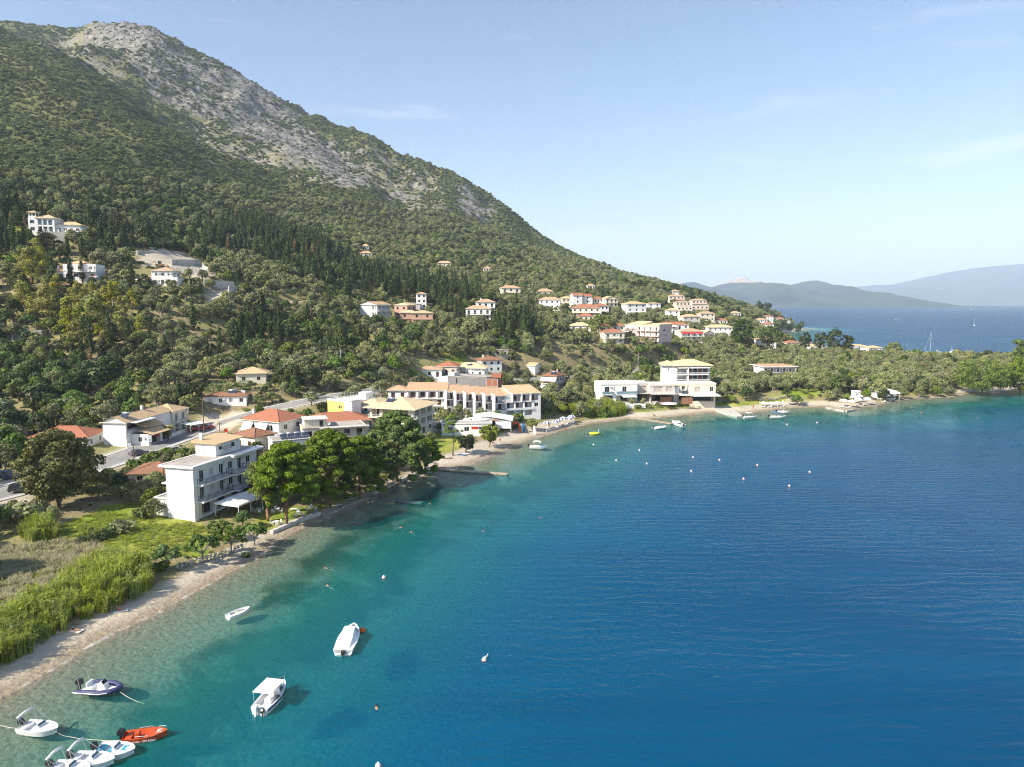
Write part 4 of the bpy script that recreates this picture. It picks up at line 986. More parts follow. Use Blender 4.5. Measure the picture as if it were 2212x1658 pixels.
# --- modern villas and the big tan-roofed hotel
def villas():
    A = W(1297, 871, 3.2); b = Bd('modern_villa', 'cubic white modern villa with black-framed windows at the end of the villa row', A, along(A, R(8), 14), 9, 3.2, 2, 3.3, 'white', near=True)
    b.open('front', 1.6, 3.4, 3.5, 5.9, 'd'); b.open('front', 5.0, 5.4, 4.3, 5.9, 'w'); b.open('front', 8.3, 9.9, 3.4, 5.9, 'd'); b.open('front', 2.2, 4.6, .2, 2.5, 'd'); b.open('front', 6.0, 13.4, .1, 2.6, 'o', 3.0)
    b.walls(); b.roof('flat', 'awning_cream', para=.5); b.balcony('front', .6, 4.6, 3.3, .9, rail='blue_glass', solid=1); b.balcony('front', 6, 13.8, 3.3, .9, rail='blue_glass', solid=1); b.awn('front', 7.6, 13.0, 3.0, 3.2, .5)
    b.box('roof_light', .8, 3.5, 2, 6, 7.0, 7.6); b.box('glass_wall', 8.5, 11, 2.9, 2.96, .15, 2.5, 'glass'); b.box('pool_deck', 3, 14.5, -6.5, -.2, -.6, -.1, 'palegrey'); b.box('pool_water', 7, 13.5, -5.8, -3.0, -.098, -.06, 'blue_glass'); b.box('garden_wall', 2.9, 15, -7.1, -6.6, -1.2, .4, 'white')
    for i, (u0, lab, rz) in enumerate(((1350, 'second villa of the modern row, pale grey upper floor over a deep pergola', 5), (1404, 'third villa of the modern row, pale grey with brown timber pergola', 3))):
        A = W(u0, 869, 3.2); A = (A[0], A[1] + (2.2 if i == 0 else .6)); c = Bd('modern_villa', lab, A, along(A, R(rz), 9.4), 9, 3.2, 2, 3.1 - .15 * i, 'palegrey', near=True)
        c.open('front', 1.5, 4.6, 3.5, 5.7, 's'); c.open('front', 6.0, 8.4, 3.5, 5.7, 's'); c.open('front', .5, 9.0, .1, 2.7, 'o', 3.2); c.walls(); c.roof('flat', 'awning_cream', para=.45)
        c.box('terrace_floor', .0, 9.4, -3.0, -.02, -.8, -.02, 'palegrey'); c.box('glass_wall', 1, 8.4, 3.1, 3.16, .15, 2.5, 'glass')
        p = MB().box(-.4, 10.2, -3.3, .1, 2.95, 3.12); pg = c.put(p, 'pergola_roof', 'wood_dark'); c.balcony('front', .4, 9.2, 3.3, 1.2, rail='frame', step=.5)
        for x in (0, 3.2, 6.4, 9.6): c.put(MB().box(x - .08, x + .08, -3.2, -3.04, -.1, 2.94), 'pergola_post', 'wood_dark', pg)
        for x in range(10): c.put(MB().box(x + .1, x + .7, -3.2, -.2, 3.124, 3.16), 'canopy_strip', 'awning_cream', pg)
        c.box('side_block', 9.42, 11.2, 1, 7, -1, 5.2, 'white')
    for u0, w, lab in ((1449, 6.6, 'fourth villa of the modern row, narrow, in front of the tan-roofed hotel'), (1490, 9.5, 'fifth villa of the modern row, wide canopy, beside the hotel end')):
        A = W(u0, 868, 3.2); A = (A[0], A[1] + (1.8 if w < 8 else -.6)); c = Bd('modern_villa', lab, A, along(A, R(2), w), 8, 3.2, 2, 2.9 if w < 8 else 3.2, 'cream', near=True)
        c.open('front', 1.6, 3.8, 3.4, 5.6, 's'); c.open('front', w - 2.2, w - .9, 3.9, 5.6, 'w'); c.open('front', .6, w - .6, .1, 2.5, 'o', 2.5); c.walls(); c.roof('flat', 'awning_cream', para=.4)
        c.box('glass_wall', 1, w - 1, 2.4, 2.46, .15, 2.4, 'glass'); c.awn('front', 0, w + .8, 3.0, 3.2, .4, 'awning_cream'); c.box('timber_screen', -4.2, -.1, -3.4, -3.3, -.4, 2.0, 'wood')
        if w < 8:
            for k in range(2): c.solar_heater(4.2 + k * 1.2, -1.8, 2.9, 1.0)
villas()
def big_hotel():
    C = W(1471, 856, 3.2); C = (C[0], C[1] + 9); A = C; b = Bd('seafront_hotel', 'four-storey white hotel with broad pale tan hip roof behind the modern villas', along(A, R(0), 0), along(A, R(6), 14.2), 11, 3.2, 4, 3.0, 'white', near=True)
    for fl in (1, 2, 3):
        z = fl * 3.0
        b.open('front', .5, 4.0, z + .1, z + 2.5, 'o', 1.7); b.open('front', 5.2, 13.6, z + .1, z + 2.5, 'o', 1.7); b.balcony('front', .0, 4.6, z, .9, rail='iron'); b.balcony('front', 5.0, 14.2, z, .9, rail='iron'); b.awn('front', .3, 4.2, z + 2.75, 1.1, .55, 'awning_cream'); b.awn('front', 5.2, 9.4, z + 2.75, 1.1, .55); b.awn('front', 9.5, 12.6 + fl * .4, z + 2.75, 1.1, .55)
        for k in range(4): b.box('door', 5.6 + k * 2.1, 7.2 + k * 2.1, 1.6, 1.66, z + .12, z + 2.3, 'railing_red' if k % 2 == 0 else 'glass')
    b.walls(); b.box('corner_pier', 4.3, 5.0, -.9, .05, 0, 11.7)
    b.roof('hip', 'tile_pale', 2.3, 1.2)
    l = Bd('', '', b.T @ Vector((-5.2, 2.5, 0)), b.T @ Vector((-.02, 1.2, 0)), 9, 3.2, 4, 3.0, root=b, near=True, keep=False); l.open('front', 2.4, 2.9, 9.8, 10.8, 'w'); l.walls(); l.roof('hip', 'tile_pale', 1.6, .9, z=12.02); b.root.scale = (1, 1, .93)
big_hotel()
def flat_motel():
    A = at_z(1648, 817, 3.8); b = Bd('flat_roofed_motel', 'long low white building with flat overhanging roof among the olives', A, along(A, R(6), 16), 14, 3.8, 2, 3.1, 'white', near=True)
    for k in range(5): b.open('front', .8 + k * 3.1, 1.9 + k * 3.1, 3.2, 5.3, 'd'); b.open('front', 2.3 + k * 3.1, 3.3 + k * 3.1, 3.2, 5.3, 's')
    b.walls(); b.box('roof_slab', -.8, 16.9, -1.9, 14.4, 6.2, 6.55, 'white'); b.box('roof_finish', -.5, 16.6, -1.6, 14.1, 6.553, 6.6, 'tile_orange'); b.balcony('front', 0, 16, 3.1, 1.5, rail='iron'); b.posts([(15.8, -1.4)], 3.1, 6.2); b.root.scale = (1, 1, .86)
flat_motel()

# --- left of the road
def shop_house():
    C = W(274, 966, 3.2); A = (C[0] - 6.2, C[1] + .6)
    b = Bd('roadside_shop_house', 'long two-storey house with tan roof and small shop under tiled awnings by road', A, C, 20, 3.2, 2, 3.1, 'white', near=True)
    b.open('right', .6, 8.6, 3.9, 6.0, 'o', 2.4); b.bays('right', 2, 'w', 1.3, floors=[1], m=9); b.open('right', 13, 14.5, .1, 2.3, 'b'); b.walls(); b.roof('gy', 'tile_tan', 1.5, .6); b.balcony('right', .5, 9, 3.5, .5, rail='frame')
    b.box('veranda_window', b.W - 2.3, b.W - 2.26, 1, 8, 4.0, 5.8, 'glass'); b.box('flat_awning', b.W - .2, b.W + 2.4, 1.0, 9.2, 6.05, 6.2, 'white'); b.chimney(3, 12, 7.6, 1.4); b.solar_heater(3.6, 1.5, 7.2)
    s = Bd('', '', b.T @ Vector((b.W + .02, 2.0, 0)), b.T @ Vector((b.W + 4.8, 2.0, 0)), 10, 3.2, 1, 3.0, root=b, near=True, keep=False); s.open('right', 1, 5, .1, 2.4, 'v', 1.0); s.open('right', 6, 9, .1, 2.4, 'v', 1.0); s.bays('front', 1, 'w'); s.walls()
    for (z, x0, x1, y0, y1) in ((3.05, 2.2, 6.4, -.3, 10.3), (4.4, -.1, 2.6, 2, 10.4)): s.put(MB().add([(x0, y0, z + .9), (x1, y0, z), (x1, y1, z), (x0, y1, z + .9), (x0, y0, z + .75), (x1, y0, z - .15), (x1, y1, z - .15), (x0, y1, z + .75)], [(0, 1, 2, 3), (7, 6, 5, 4), (0, 4, 5, 1), (1, 5, 6, 2), (2, 6, 7, 3), (3, 7, 4, 0)]), 'tile_awning', 'tile_tan')
    e = Bd('', '', b.T @ Vector((-.5, 20.02, 0)), b.T @ Vector((6.9, 20.02, 0)), 7, 3.2, 2, 3.0, 'cream', root=b, near=True, keep=False); e.bays('right', 2, 'd', 1.2); e.walls(); e.roof('hip', 'tile_tan', 1.6, .7); e.balcony('right', .5, 6.5, 3.0, 1.2, rail='frame')
    p = MB().box(7.4, 8.0, 13, 13.1, 0, 1.1)
    b.box('garden_wall', 9.8, 10.1, 14, 24, -.3, 1.0); b.box('parasol_shade', 11.0, 11.04, 5, 5.04, 0, 2.2, 'frame'); b.put(MB().lathe([(1.2, 2.0), (.6, 2.35), (.02, 2.55)], 10).xf(Matrix.Translation((11.0, 5, 0))), 'parasol', 'awning_red')
shop_house()
h2('red_roofed_cottage', 'single-storey white cottage with red hip roof behind the big plane tree', 128, 972, 13.5, 9, 4, 1, 'hip', 'tile_red', 'white', 2.1, .8, 3.0, z=3.4, near=True, nb=3)
h2('low_tiled_house', 'low brown-tiled house hidden behind the white guesthouse', 326, 1050, 8.5, 8, 6, 1, 'hip', 'tile_brown', 'white', 1.5, .6, 2.5, z=2.6, near=True, nb=2, keep=False)
k = h2('solar_bungalow', 'white bungalow with flat brown roof, solar heater and water tank above the hedge', 488, 880, 12.5, 7, 10, 1, 'hip', 'tile_brown', 'white', .8, .4, 2.8, Y=222, near=True, nb=4, front='cw'); k.solar_heater(6.5, 2, 3.2, 2.6); k.box('water_drum', 10, 11.2, 4, 5, 3.2, 4.0, 'white')
h2('yellow_roofed_house', 'small cream house with tan hip roof in the olive grove', 543, 829, 9.8, 9, 14, 1, 'hip', 'tile_tan', 'cream', 1.8, .6, 3.2, Y=246, near=True, nb=2, front='w')
h2('tractor_shed', 'narrow grey shed with corrugated roof behind the roadside shop house', 208, 899, 6.5, 4, 8, 1, 'shed', 'palegrey', 'palegrey', .4, .3, 1.9, Y=214, nb=3, front='v', ns=0, keep=False)

# ================================================================== villas up the slope
def villa1():
    p = at_y(122, 517, 336); a = R(10); A = along(p, a, -11.5)
    b = Bd('hillside_villa', 'white villa with lookout tower, columned porch and tan roofs among dark cypresses', A, along(A, a, 11), 9, p.z + 3, 2, 3.2, 'white', near=True, sub=5)
    for fl in (0, 1):
        for k in range(3): b.open('front', 4.0 + k * 2.2, 5.8 + k * 2.2, fl * 3.2 + .2, fl * 3.2 + 2.7, 'o' if fl else 'd', 1.2)
        b.open('front', .8, 2.6, fl * 3.2 + .8, fl * 3.2 + 2.3, 'w')
    b.walls(); b.roof('hip', 'tile_tan', 1.9, .5, rect=(3.4, 11, 0, 9)); b.box('tower', 0, 3.3, .5, 4, 6.4, 7.5); b.posts([(.3, .8), (3, .8), (.3, 3.7), (3, 3.7)], 7.5, 9.0, .15); b.roof('hip', 'tile_tan', .8, .4, z=9.0, rect=(0, 3.3, .5, 4)); b.box('blue_glazing', 4.2, 10.4, 1.0, 1.05, 3.5, 5.8, 'blue_glass')
    c = Bd('', '', b.T @ Vector((11.02, 1.5, 0)), b.T @ Vector((21.5, 1.5, 0)), 7, p.z + 3, 1, 3.6, root=b, near=True, keep=True); c.bays('front', 4, 'dv', 1.5); c.walls(); c.roof('hip', 'tile_tan', 1.7, .6)
    b.box('terrace', 7, 24, -3.5, -.02, -6, 0.0, 'concrete'); b.rail([(7.1, -3.4), (24, -3.4)], 0, .95, 'frame', .45); b.posts([(x, -3.3) for x in (14, 17, 20, 23.8)], 0, 1.3, .2)
villa1()
def villa2():
    p = at_y(172, 604, 296); A = along(p, R(8), -6)
    b = Bd('hillside_villa', 'white villa with tan roofs, roof terrace and pergola behind two slim cypresses', A, along(A, R(8), 12.5), 9, p.z, 2, 3.1, 'white', near=True, sub=5)
    b.bays('front', 4, 'dv', 1.5, floors=[0]); b.bays('front', 3, 'w', 1.2, floors=[1]); b.walls(); b.roof('hip', 'tile_tan', 1.8, .5, rect=(2.0, 8.6, .5, 8)); b.balcony('front', 3, 12.5, 3.1, 1.6, rail='frame'); b.posts([(9.4, -1.4), (10.8, -1.4), (12.2, -1.4)], 3.1, 5.0, .18); b.chimney(-2.8, 2, 2.4, 3.2)
    c = Bd('', '', b.T @ Vector((-5, .5, 0)), b.T @ Vector((-.02, .5, 0)), 7, p.z, 1, 3.2, root=b, near=True, keep=False); c.bays('front', 2, 'v', 1.5); c.walls(); c.roof('hip', 'tile_orange', 1.5, .6)
    b.put(MB().add([(9, -2.6, 1.6), (13.5, -3.6, .6), (13.8, -1.2, 1.3), (10, -1.0, 1.4)], [(0, 1, 2, 3), (3, 2, 1, 0)]), 'sun_sail', 'rosewall')
villa2()
def villa3():
    p = at_y(352, 617, 304); A = along(p, R(4), -4.5)
    b = Bd('hillside_villa', 'white villa with tan hip roof below the quarry-like building site', A, along(A, R(4), 8.6), 8.5, p.z, 2, 3.0, 'white', near=True, sub=5)
    b.open('front', 1.0, 2.0, .8, 2.3, 'w'); b.open('front', 3.8, 5, .3, 2.4, 'v'); b.open('front', 5.7, 8, .1, 2.5, 'o', 1.8); b.open('front', 1.5, 2.5, 4, 5.2, 'w'); b.open('front', 4.0, 5.4, 4, 5.2, 'w'); b.open('front', 6.6, 7.4, 4, 5.2, 'w'); b.bays('right', 2, 'd', 1.4); b.walls(); b.roof('hip', 'tile_orange', 1.7, .5)
    b.box('terrace_room', 8.62, 10.6, 0, 7, -3, 3.4); b.rail([(8.7, .1), (10.5, .1)], 3.42, .9, 'frame', .4)
    c = Bd('', '', b.T @ Vector((-4.6, .8, 0)), b.T @ Vector((-.02, .8, 0)), 6, p.z, 1, 2.8, root=b, near=True, keep=False); c.bays('front', 2, 'vw', 1.2); c.walls(); c.roof('hip', 'tile_orange', 1.2, .5)
    b.put(MB().add([(-6.5, -2, 2.2), (-1, -2.4, 2.3), (-1, .5, 2.8), (-6.5, .5, 2.7)], [(0, 1, 2, 3), (3, 2, 1, 0)]), 'shade_canopy', 'canvas')
villa3()
def white_hotel():
    p = at_y(815, 700, 352); C = Vector((p.x, p.y, 0))
    A = along(C, R(152), 11.0)
    b = Bd('hillside_hotel', 'white balconied three-storey block on pillars with tan gable roof on the slope', A, C, 10.5, p.z, 3, 3.1, 'white', near=True, sub=5)
    b.open('front', 7.8, 9.2, 3.9, 5.6, 'o', 1.2); b.open('front', 7.8, 9.2, 7.0, 8.7, 'o', 1.2); b.open('front', 9.6, 10.7, 3.9, 5.6, 'o', 1.2); b.open('front', 9.6, 10.7, 7.0, 8.7, 'o', 1.2)
    for fl in (1, 2):
        for k in range(3): b.open('right', .5 + k * 3.4, 3.5 + k * 3.4, fl * 3.1 + .3, fl * 3.1 + 2.6, 'o', 1.6)
    for k in range(3): b.open('right', .4 + k * 3.4, 3.4 + k * 3.4, .0, 2.8, 'v', 2.0)
    b.walls(); b.roof('gy', 'tile_orange', 1.6, .6)
    for fl in (1, 2):
        for k in range(3): b.box('door', b.W - 1.58, b.W - 1.52, 1.0 + k * 3.4, 2.6 + k * 3.4, fl * 3.1 + .32, fl * 3.1 + 2.4, 'glass')
        b.balcony('right', 0, 10.5, fl * 3.1 + .1, .7, rail='frame')
    b.balcony('front', 0.2, 3.6, 3.1, 1.2, rail='frame')
white_hotel()
for i, (u, v, Y, w, d, fl, rz, rm, lab) in enumerate(((866, 699, 366, 7.5, 9, 3, -22, 'tile_pale', 'raw brick apartment shell beside the white balconied hotel'), (884, 702, 362, 9, 8, 2, 8, 'tile_pale', 'middle raw brick shell with open balconies and pale roof'), (912, 703, 372, 11, 9, 2, 6, 'tile_tan', 'last raw brick shell with tan roof beside the tall cypresses'))):
    k = h2('brick_shell', lab, u, v, w, d, rz, fl, 'hip', rm, 'brickwall', 1.3, .5, 3.0, Y=Y, front='v', side='v', nb=2, ns=2, group='unfinished brick apartments', cat='building'); k.balcony('front', .3, w - .3, 3.0, 1.2, rail=None)
h2('white_tower_house', 'tall narrow white house with red roof among the cypresses', 911, 668, 5.2, 6, 10, 3, 'hip', 'tile_orange', 'white', 1.0, fh=2.7, Y=395, nb=2, ns=1)
h2('grey_block', 'small pale grey flat-roofed block left of the white tower house', 896, 672, 6, 6, 10, 1, 'flat', wall='palegrey', fh=3.4, Y=392, nb=1)
VILLAGE = 'houses of the hillside village'
for a in (
 ('twin_villa', 'upper white twin-terrace villa with tan roof and chimney beside cypresses', 1050, 676, 11, 8, 8, 2, 'hip', 'tile_orange', 'white', dict(Y=432, front='d', balc=[1], ch=True)),
 ('twin_villa', 'lower white twin-terrace villa with tan roof and columned front', 1033, 692, 14, 8, 0, 2, 'hip', 'tile_orange', 'white', dict(Y=402, front='d', nb=4, balc=[1])),
 ('village_house', 'cream split-level villa high above the village track', 1104, 642, 15, 9, 12, 2, 'hip', 'tile_orange', 'cream', dict(Y=566, front='vd', balc=[1], ch=True)),
 ('village_house', 'lone house showing only a tan hip roof above the trees', 1178, 640, 13, 9, 6, 1, 'hip', 'tile_orange', 'beige', dict(Y=566, rh=2.2)),
 ('village_house', 'wide white house with flat tan roof at left end of village row', 1187, 668, 15, 8, -6, 2, 'hip', 'tile_orange', 'white', dict(Y=505, nb=4)),
 ('village_house', 'tan-roofed house wedged between wide white house and tall red-roofed ones', 1227, 664, 9, 8, 10, 2, 'hip', 'tile_tan', 'cream', dict(Y=535)),
 ('village_house', 'tall white house with red roof, first of two in the village row', 1248, 666, 7, 8, 12, 3, 'gx', 'tile_red', 'white', dict(Y=520, nb=1, fh=2.8)),
 ('village_house', 'stepped white house with two red roofs, second tall one of the row', 1269, 666, 6.5, 8, 12, 3, 'gx', 'tile_red', 'white', dict(Y=525, nb=1, fh=2.6)),
 ('village_house', 'big house with wide red hip roof and dark shaded balcony', 1266, 686, 18, 10, -4, 2, 'hip', 'tile_red', 'cream', dict(Y=455, front='v', nb=5, balc=[1], rh=2.2)),
 ('village_house', 'small white house with red roof beside the wide red hip roof', 1302, 681, 8, 9, 10, 2, 'hip', 'tile_red', 'white', dict(Y=462, front='v')),
 ('village_house', 'small red-roofed house behind, between stepped white and cream gabled houses', 1293, 665, 6.5, 8, 8, 2, 'hip', 'tile_red', 'white', dict(Y=510)),
 ('village_house', 'cream gabled house with blinds at right end of the village row', 1321, 672, 9, 9, 14, 3, 'gy', 'tile_tan', 'cream', dict(Y=492, front='d', balc=[1, 2], fh=2.7)),
 ('village_house', 'tiny white house high on the wooded slope above the village', 1277, 626, 8, 7, 4, 1, 'hip', 'tile_orange', 'white', dict(Y=745)),
 ('village_house', 'tiny white house with pink roof high at left above the twin villas', 1053, 589, 7, 6, 4, 1, 'hip', 'tile_orange', 'white', dict(Y=640)),
 ('village_house', 'low tan-roofed house with white porch below the bright green tree', 1254, 716, 12, 8, 0, 1, 'hip', 'tile_pale', 'white', dict(Y=412, front='vd')),
 ('village_house', 'red roof half hidden behind the bright green tree', 1266, 694, 9, 7, 0, 1, 'hip', 'tile_red', 'cream', dict(Y=438)),
 ('village_house', 'rear one of two red hip-roofed houses left of the pink hotel', 1322, 728, 15, 10, 4, 2, 'hip', 'tile_red', 'cream', dict(Y=404, front='wd', balc=[1], nb=4, ch=True, near=True)),
 ('village_house', 'front one of two red hip-roofed houses left of the pink hotel', 1327, 743, 11, 9, 10, 2, 'hip', 'tile_red', 'cream', dict(Y=384, front='wd', balc=[1], near=True)),
 ('village_house', 'white house with long red roof and blinds behind the pink hotel', 1455, 722, 19, 9, 4, 2, 'hip', 'tile_red', 'white', dict(Y=436, front='dw', nb=5, awn=[(1, .02, .3, 'awning'), (1, .36, .6, 'awning')])),
 ('village_house', 'house with tan hip roof and red awnings right of the pink hotel', 1494, 737, 13, 10, 6, 2, 'hip', 'tile_orange', 'white', dict(Y=402, front='d', nb=4, balc=[1], awn=[(1, .02, .32, 'awning_red'), (1, .36, .64, 'awning_red'), (1, .68, .98, 'awning_red')], near=True)),
 ('village_house', 'cream house with tan and red roofs left of the plain white cube', 1375, 684, 14, 9, 16, 3, 'hip', 'tile_tan', 'white', dict(Y=478, front='wv', balc=[1], fh=2.7)),
 ('village_house', 'plain white house with thin roof right of the cream house', 1413, 674, 10, 8, 6, 2, 'hip', 'tile_tan', 'white', dict(Y=556, nb=2, rh=.8)),
 ('village_house', 'white tower-like house at the top of the far village', 1460, 643, 7.5, 7, 8, 2, 'hip', 'tile_orange', 'white', dict(Y=800)),
 ('village_house', 'small white house with tan hip roof below the stepped hotel', 1455, 689, 10, 8, 4, 2, 'hip', 'tile_tan', 'white', dict(Y=566, nb=2)),
 ('village_house', 'grey-walled house with tan hip roof below the stepped hotel', 1494, 703, 13, 9, 10, 2, 'hip', 'tile_tan', 'palegrey', dict(Y=520)),
 ('village_house', 'low tan-roofed house right of the grey-walled house', 1528, 695, 12, 8, 6, 2, 'hip', 'tile_orange', 'cream', dict(Y=570, front='v')),
 ('village_house', 'white cottage alone on the ridge right of the stepped hotel', 1590, 684, 11, 8, 4, 1, 'hip', 'tile_tan', 'white', dict(Y=800)),
 ('village_house', 'red-roofed cottage beside a single small cypress', 1558, 702, 11, 8, 4, 1, 'hip', 'tile_red', 'white', dict(Y=620)),
 ('village_house', 'long tan-roofed house with dark balcony left of the big dark pine', 1556, 727, 17, 9, 6, 2, 'hip', 'tile_pale', 'white', dict(Y=474, front='wv', nb=5, near=True)),
 ('village_house', 'pale gabled barn with tan roof in front of the long tan-roofed house', 1531, 731, 8, 8, 20, 1, 'gy', 'tile_pale', 'cream', dict(Y=462, nb=0, rh=2)),
 ('headland_house', 'white house with tan roof, leftmost on the far headland', 1645, 699, 14, 9, 0, 1, 'hip', 'tile_orange', 'white', dict(Y=860)),
 ('headland_house', 'red hip-roofed house in the middle of the far headland', 1660, 696, 12, 9, 0, 2, 'hip', 'tile_red', 'white', dict(Y=900)),
 ('headland_house', 'pink house with red upper storey on the far headland', 1682, 698, 13, 10, 0, 2, 'hip', 'tile_red', 'rosewall', dict(Y=920, fh=3.3)),
 ('headland_house', 'lowest red-roofed white house near the far cove', 1659, 708, 13, 8, 0, 1, 'hip', 'tile_red', 'white', dict(Y=800)),
 ('headland_house', 'small gabled house beside the dark trees at the headland tip', 1700, 699, 9, 8, 0, 1, 'gy', 'tile_tan', 'cream', dict(Y=960)),
 ('shore_house', 'left one of two red roofs showing over the olives by the marina', 1714, 742, 11, 8, 8, 1, 'hip', 'tile_red', 'cream', dict(Y=560)),
 ('shore_house', 'right one of two red roofs showing over the olives by the marina', 1743, 750, 10, 8, -8, 1, 'hip', 'tile_red', 'cream', dict(Y=540)),
 ('shore_house', 'tan roof showing over the olives left of the twin round trees', 1768, 757, 12, 8, 4, 1, 'hip', 'tile_tan', 'white', dict(Y=520)),
 ('shore_house', 'white house with low tan roofs between the dark trees and the marina', 1856, 757, 14, 9, 2, 1, 'hip', 'tile_tan', 'white', dict(Y=520)),
 ('shore_house', 'tan hip roof nearest the lone round pine by the marina', 1892, 760, 10, 9, 2, 1, 'hip', 'tile_tan', 'white', dict(Y=510)),
 ('shore_house', 'white house behind the spreading dark pine', 1658, 754, 13, 9, 4, 2, 'hip', 'tile_orange', 'white', dict(Y=520, front='v')),
 ('slope_house', 'small tan-roofed house above the dark cypress wood', 790, 556, 10, 7, 6, 1, 'hip', 'tile_orange', 'cream', dict(Y=600)),
 ('slope_house', 'pale ruin of a house above the small tan-roofed house', 789, 541, 6, 5, 6, 1, 'hip', 'tile_tan', 'cream', dict(Y=640)),
 ('slope_house', 'long low white house at the right edge of the cypress wood', 960, 577, 11, 5, 8, 1, 'hip', 'tile_tan', 'cream', dict(Y=600)),
):
    kw = a[11]; gp = VILLAGE if a[0] in ('village_house', 'twin_villa') else ('houses on the far headland' if a[0] == 'headland_house' else ('houses by the marina' if a[0] == 'shore_house' else None))
    h2(*a[:11], **kw, group=gp)
def pink_hotel():
    p = G(1423, 750); C = (p.x, p.y); k_ = p.y / 372; A = along(C, R(143), 13.0 * k_)
    b = Bd('pink_hotel', 'four-storey pink hotel with a windowless end wall above the olive grove', A, C, 16, p.z, 4, 2.75, 'pinkwall', near=True)
    b.bays('front', 4, 'b', .9); b.open('right', 5.2, 6.6, 8.2, 9.4, 'w'); b.open('right', 5.4, 6.4, 6.0, 6.4, 'v'); b.open('right', 5.4, 6.4, 3.2, 3.6, 'v'); b.open('right', 8.4, 9.4, 5.6, 6.3, 'w'); b.walls(); b.roof('shed', 'tile_pale', 1.0, .25); b.box('end_parapet', b.W + .01, b.W + .15, -.2, 16, 9, 12)
    for fl in (1, 2, 3): b.balcony('front', 0, b.W, fl * 2.8, 1.2, rail='frame')
    b.posts([(x, -1.1) for x in (.1, 3, 6, 9.3)], 0, 11, .1, 'white')
    q = b.T @ Vector((-10.5, 6.5, 0)); l = Bd('', '', q, b.T @ Vector((-.02, 4.0, 0)), 10, p.z, 4, 2.75, 'pinkwall', root=b, near=True); l.bays('front', 3, 'b', 1.0); l.walls(); l.roof('shed', 'tile_pale', 2.0, .3)
    for fl in (1, 2, 3):
        l.balcony('front', 0, l.W, fl * 2.8, 1.1, rail='frame')
        for k in range(3): l.awn('front', .3 + k * 3.5, 3.3 + k * 3.5, fl * 2.8 + 2.4, 1.3, 1.2)
    for k in range(3): l.box('gable_fin', k * 3.5 - .1, k * 3.5 + .1, -.6, 0, 11, 11.8, 'white')
pink_hotel()
def stepped_hotel():
    p = G(1503, 680); print('STEP', p); A = along(p, R(4), -15)
    b = Bd('stepped_hotel', 'cream hotel stepping up the far ridge in four terraces', A, along(A, R(4), 12), 10, p.z, 2, 3, 'cream', sub=6)
    b.bays('front', 4, 'v', 1.4); b.walls(); b.roof('flat', 'roof_screed', para=.5); b.balcony('front', 0, 12, 3, 1.3, rail='frame')
    for i, (x, y, z, w, fl, rf) in enumerate(((2, 11, 3.8, 12, 2, 'hip'), (14, 7, 1.0, 14, 2, 'flat'), (17, 16, 5.5, 12, 2, 'hip'), (0, 24, 9.0, 13, 2, 'hip'))):
        c = Bd('', '', b.T @ Vector((x, y, 0)), b.T @ Vector((x + w, y, 0)), 8, p.z + z, fl, 2.9, 'cream', root=b, sub=9); c.bays('front', 4, 'vw', 1.4); c.walls(); c.roof('flat', 'roof_screed', para=.5) if rf == 'flat' else c.roof('hip', 'tile_orange', 1.2, .4)
        for f in range(1, fl): c.balcony('front', 0, w, f * 2.9, 1.2, rail='rosewall', solid=1)
stepped_hotel()

# --- beach bar, marquee, caravan
def beach_bar():
    A = W(954, 940, 2.0); b = Bd('beach_bar', 'low white flat-roofed beach bar with dark end window and rolled canvas', A, along(A, R(4), 14.5), 5.5, 2.0, 1, 3.0, 'white', 'kiosk', near=True)
    b.bays('front', 3, 'wv', 1.4); b.open('right', 1, 4.4, 1.0, 2.2, 'w'); b.walls(); b.roof('flat', 'concrete', para=.15); b.put(MB().tube([(9, 4.6, 3.6), (14.5, 4.4, 3.6)], .45, 10), 'rolled_canvas', 'canvas', None, True); b.box('menu_board', 8.6, 10.6, -.08, -.03, 1.6, 2.3, 'red_paint'); b.box('menu_board', 10.8, 11.8, -.08, -.03, 1.6, 2.3, 'solar')
    A = W(1003, 927, 2.4); m = Bd('marquee', 'white marquee tent with orange-red gable end behind the beach bar', A, along(A, R(-2), 14), 9, 2.6, 1, 2.6, 'canvas', 'tent', near=True, keep=False)
    m.put(MB().add([(-.5, -.5, 2.4), (14.5, -.5, 2.4), (14.5, 9, 2.4), (-.5, 9, 2.4), (7, -.5, 3.7), (7, 9, 3.7)], [(0, 4, 5, 3), (4, 1, 2, 5)]), 'roof', 'canvas'); m.put(MB().add([(2.2, -.3, 2.45), (11.8, -.3, 2.45), (7, -.3, 3.35)], [(0, 1, 2)]), 'gable', 'brickwall'); m.posts([(x, y) for x in (0, 4.6, 9.3, 14) for y in (0, 8.5)], -1, 2.5, .06, 'frame', 'post')
    for x0 in (0, 9.4): m.box('side_sheet', x0, x0 + 4.6, -.02, .0, 0, 2.4, 'canvas')
beach_bar()
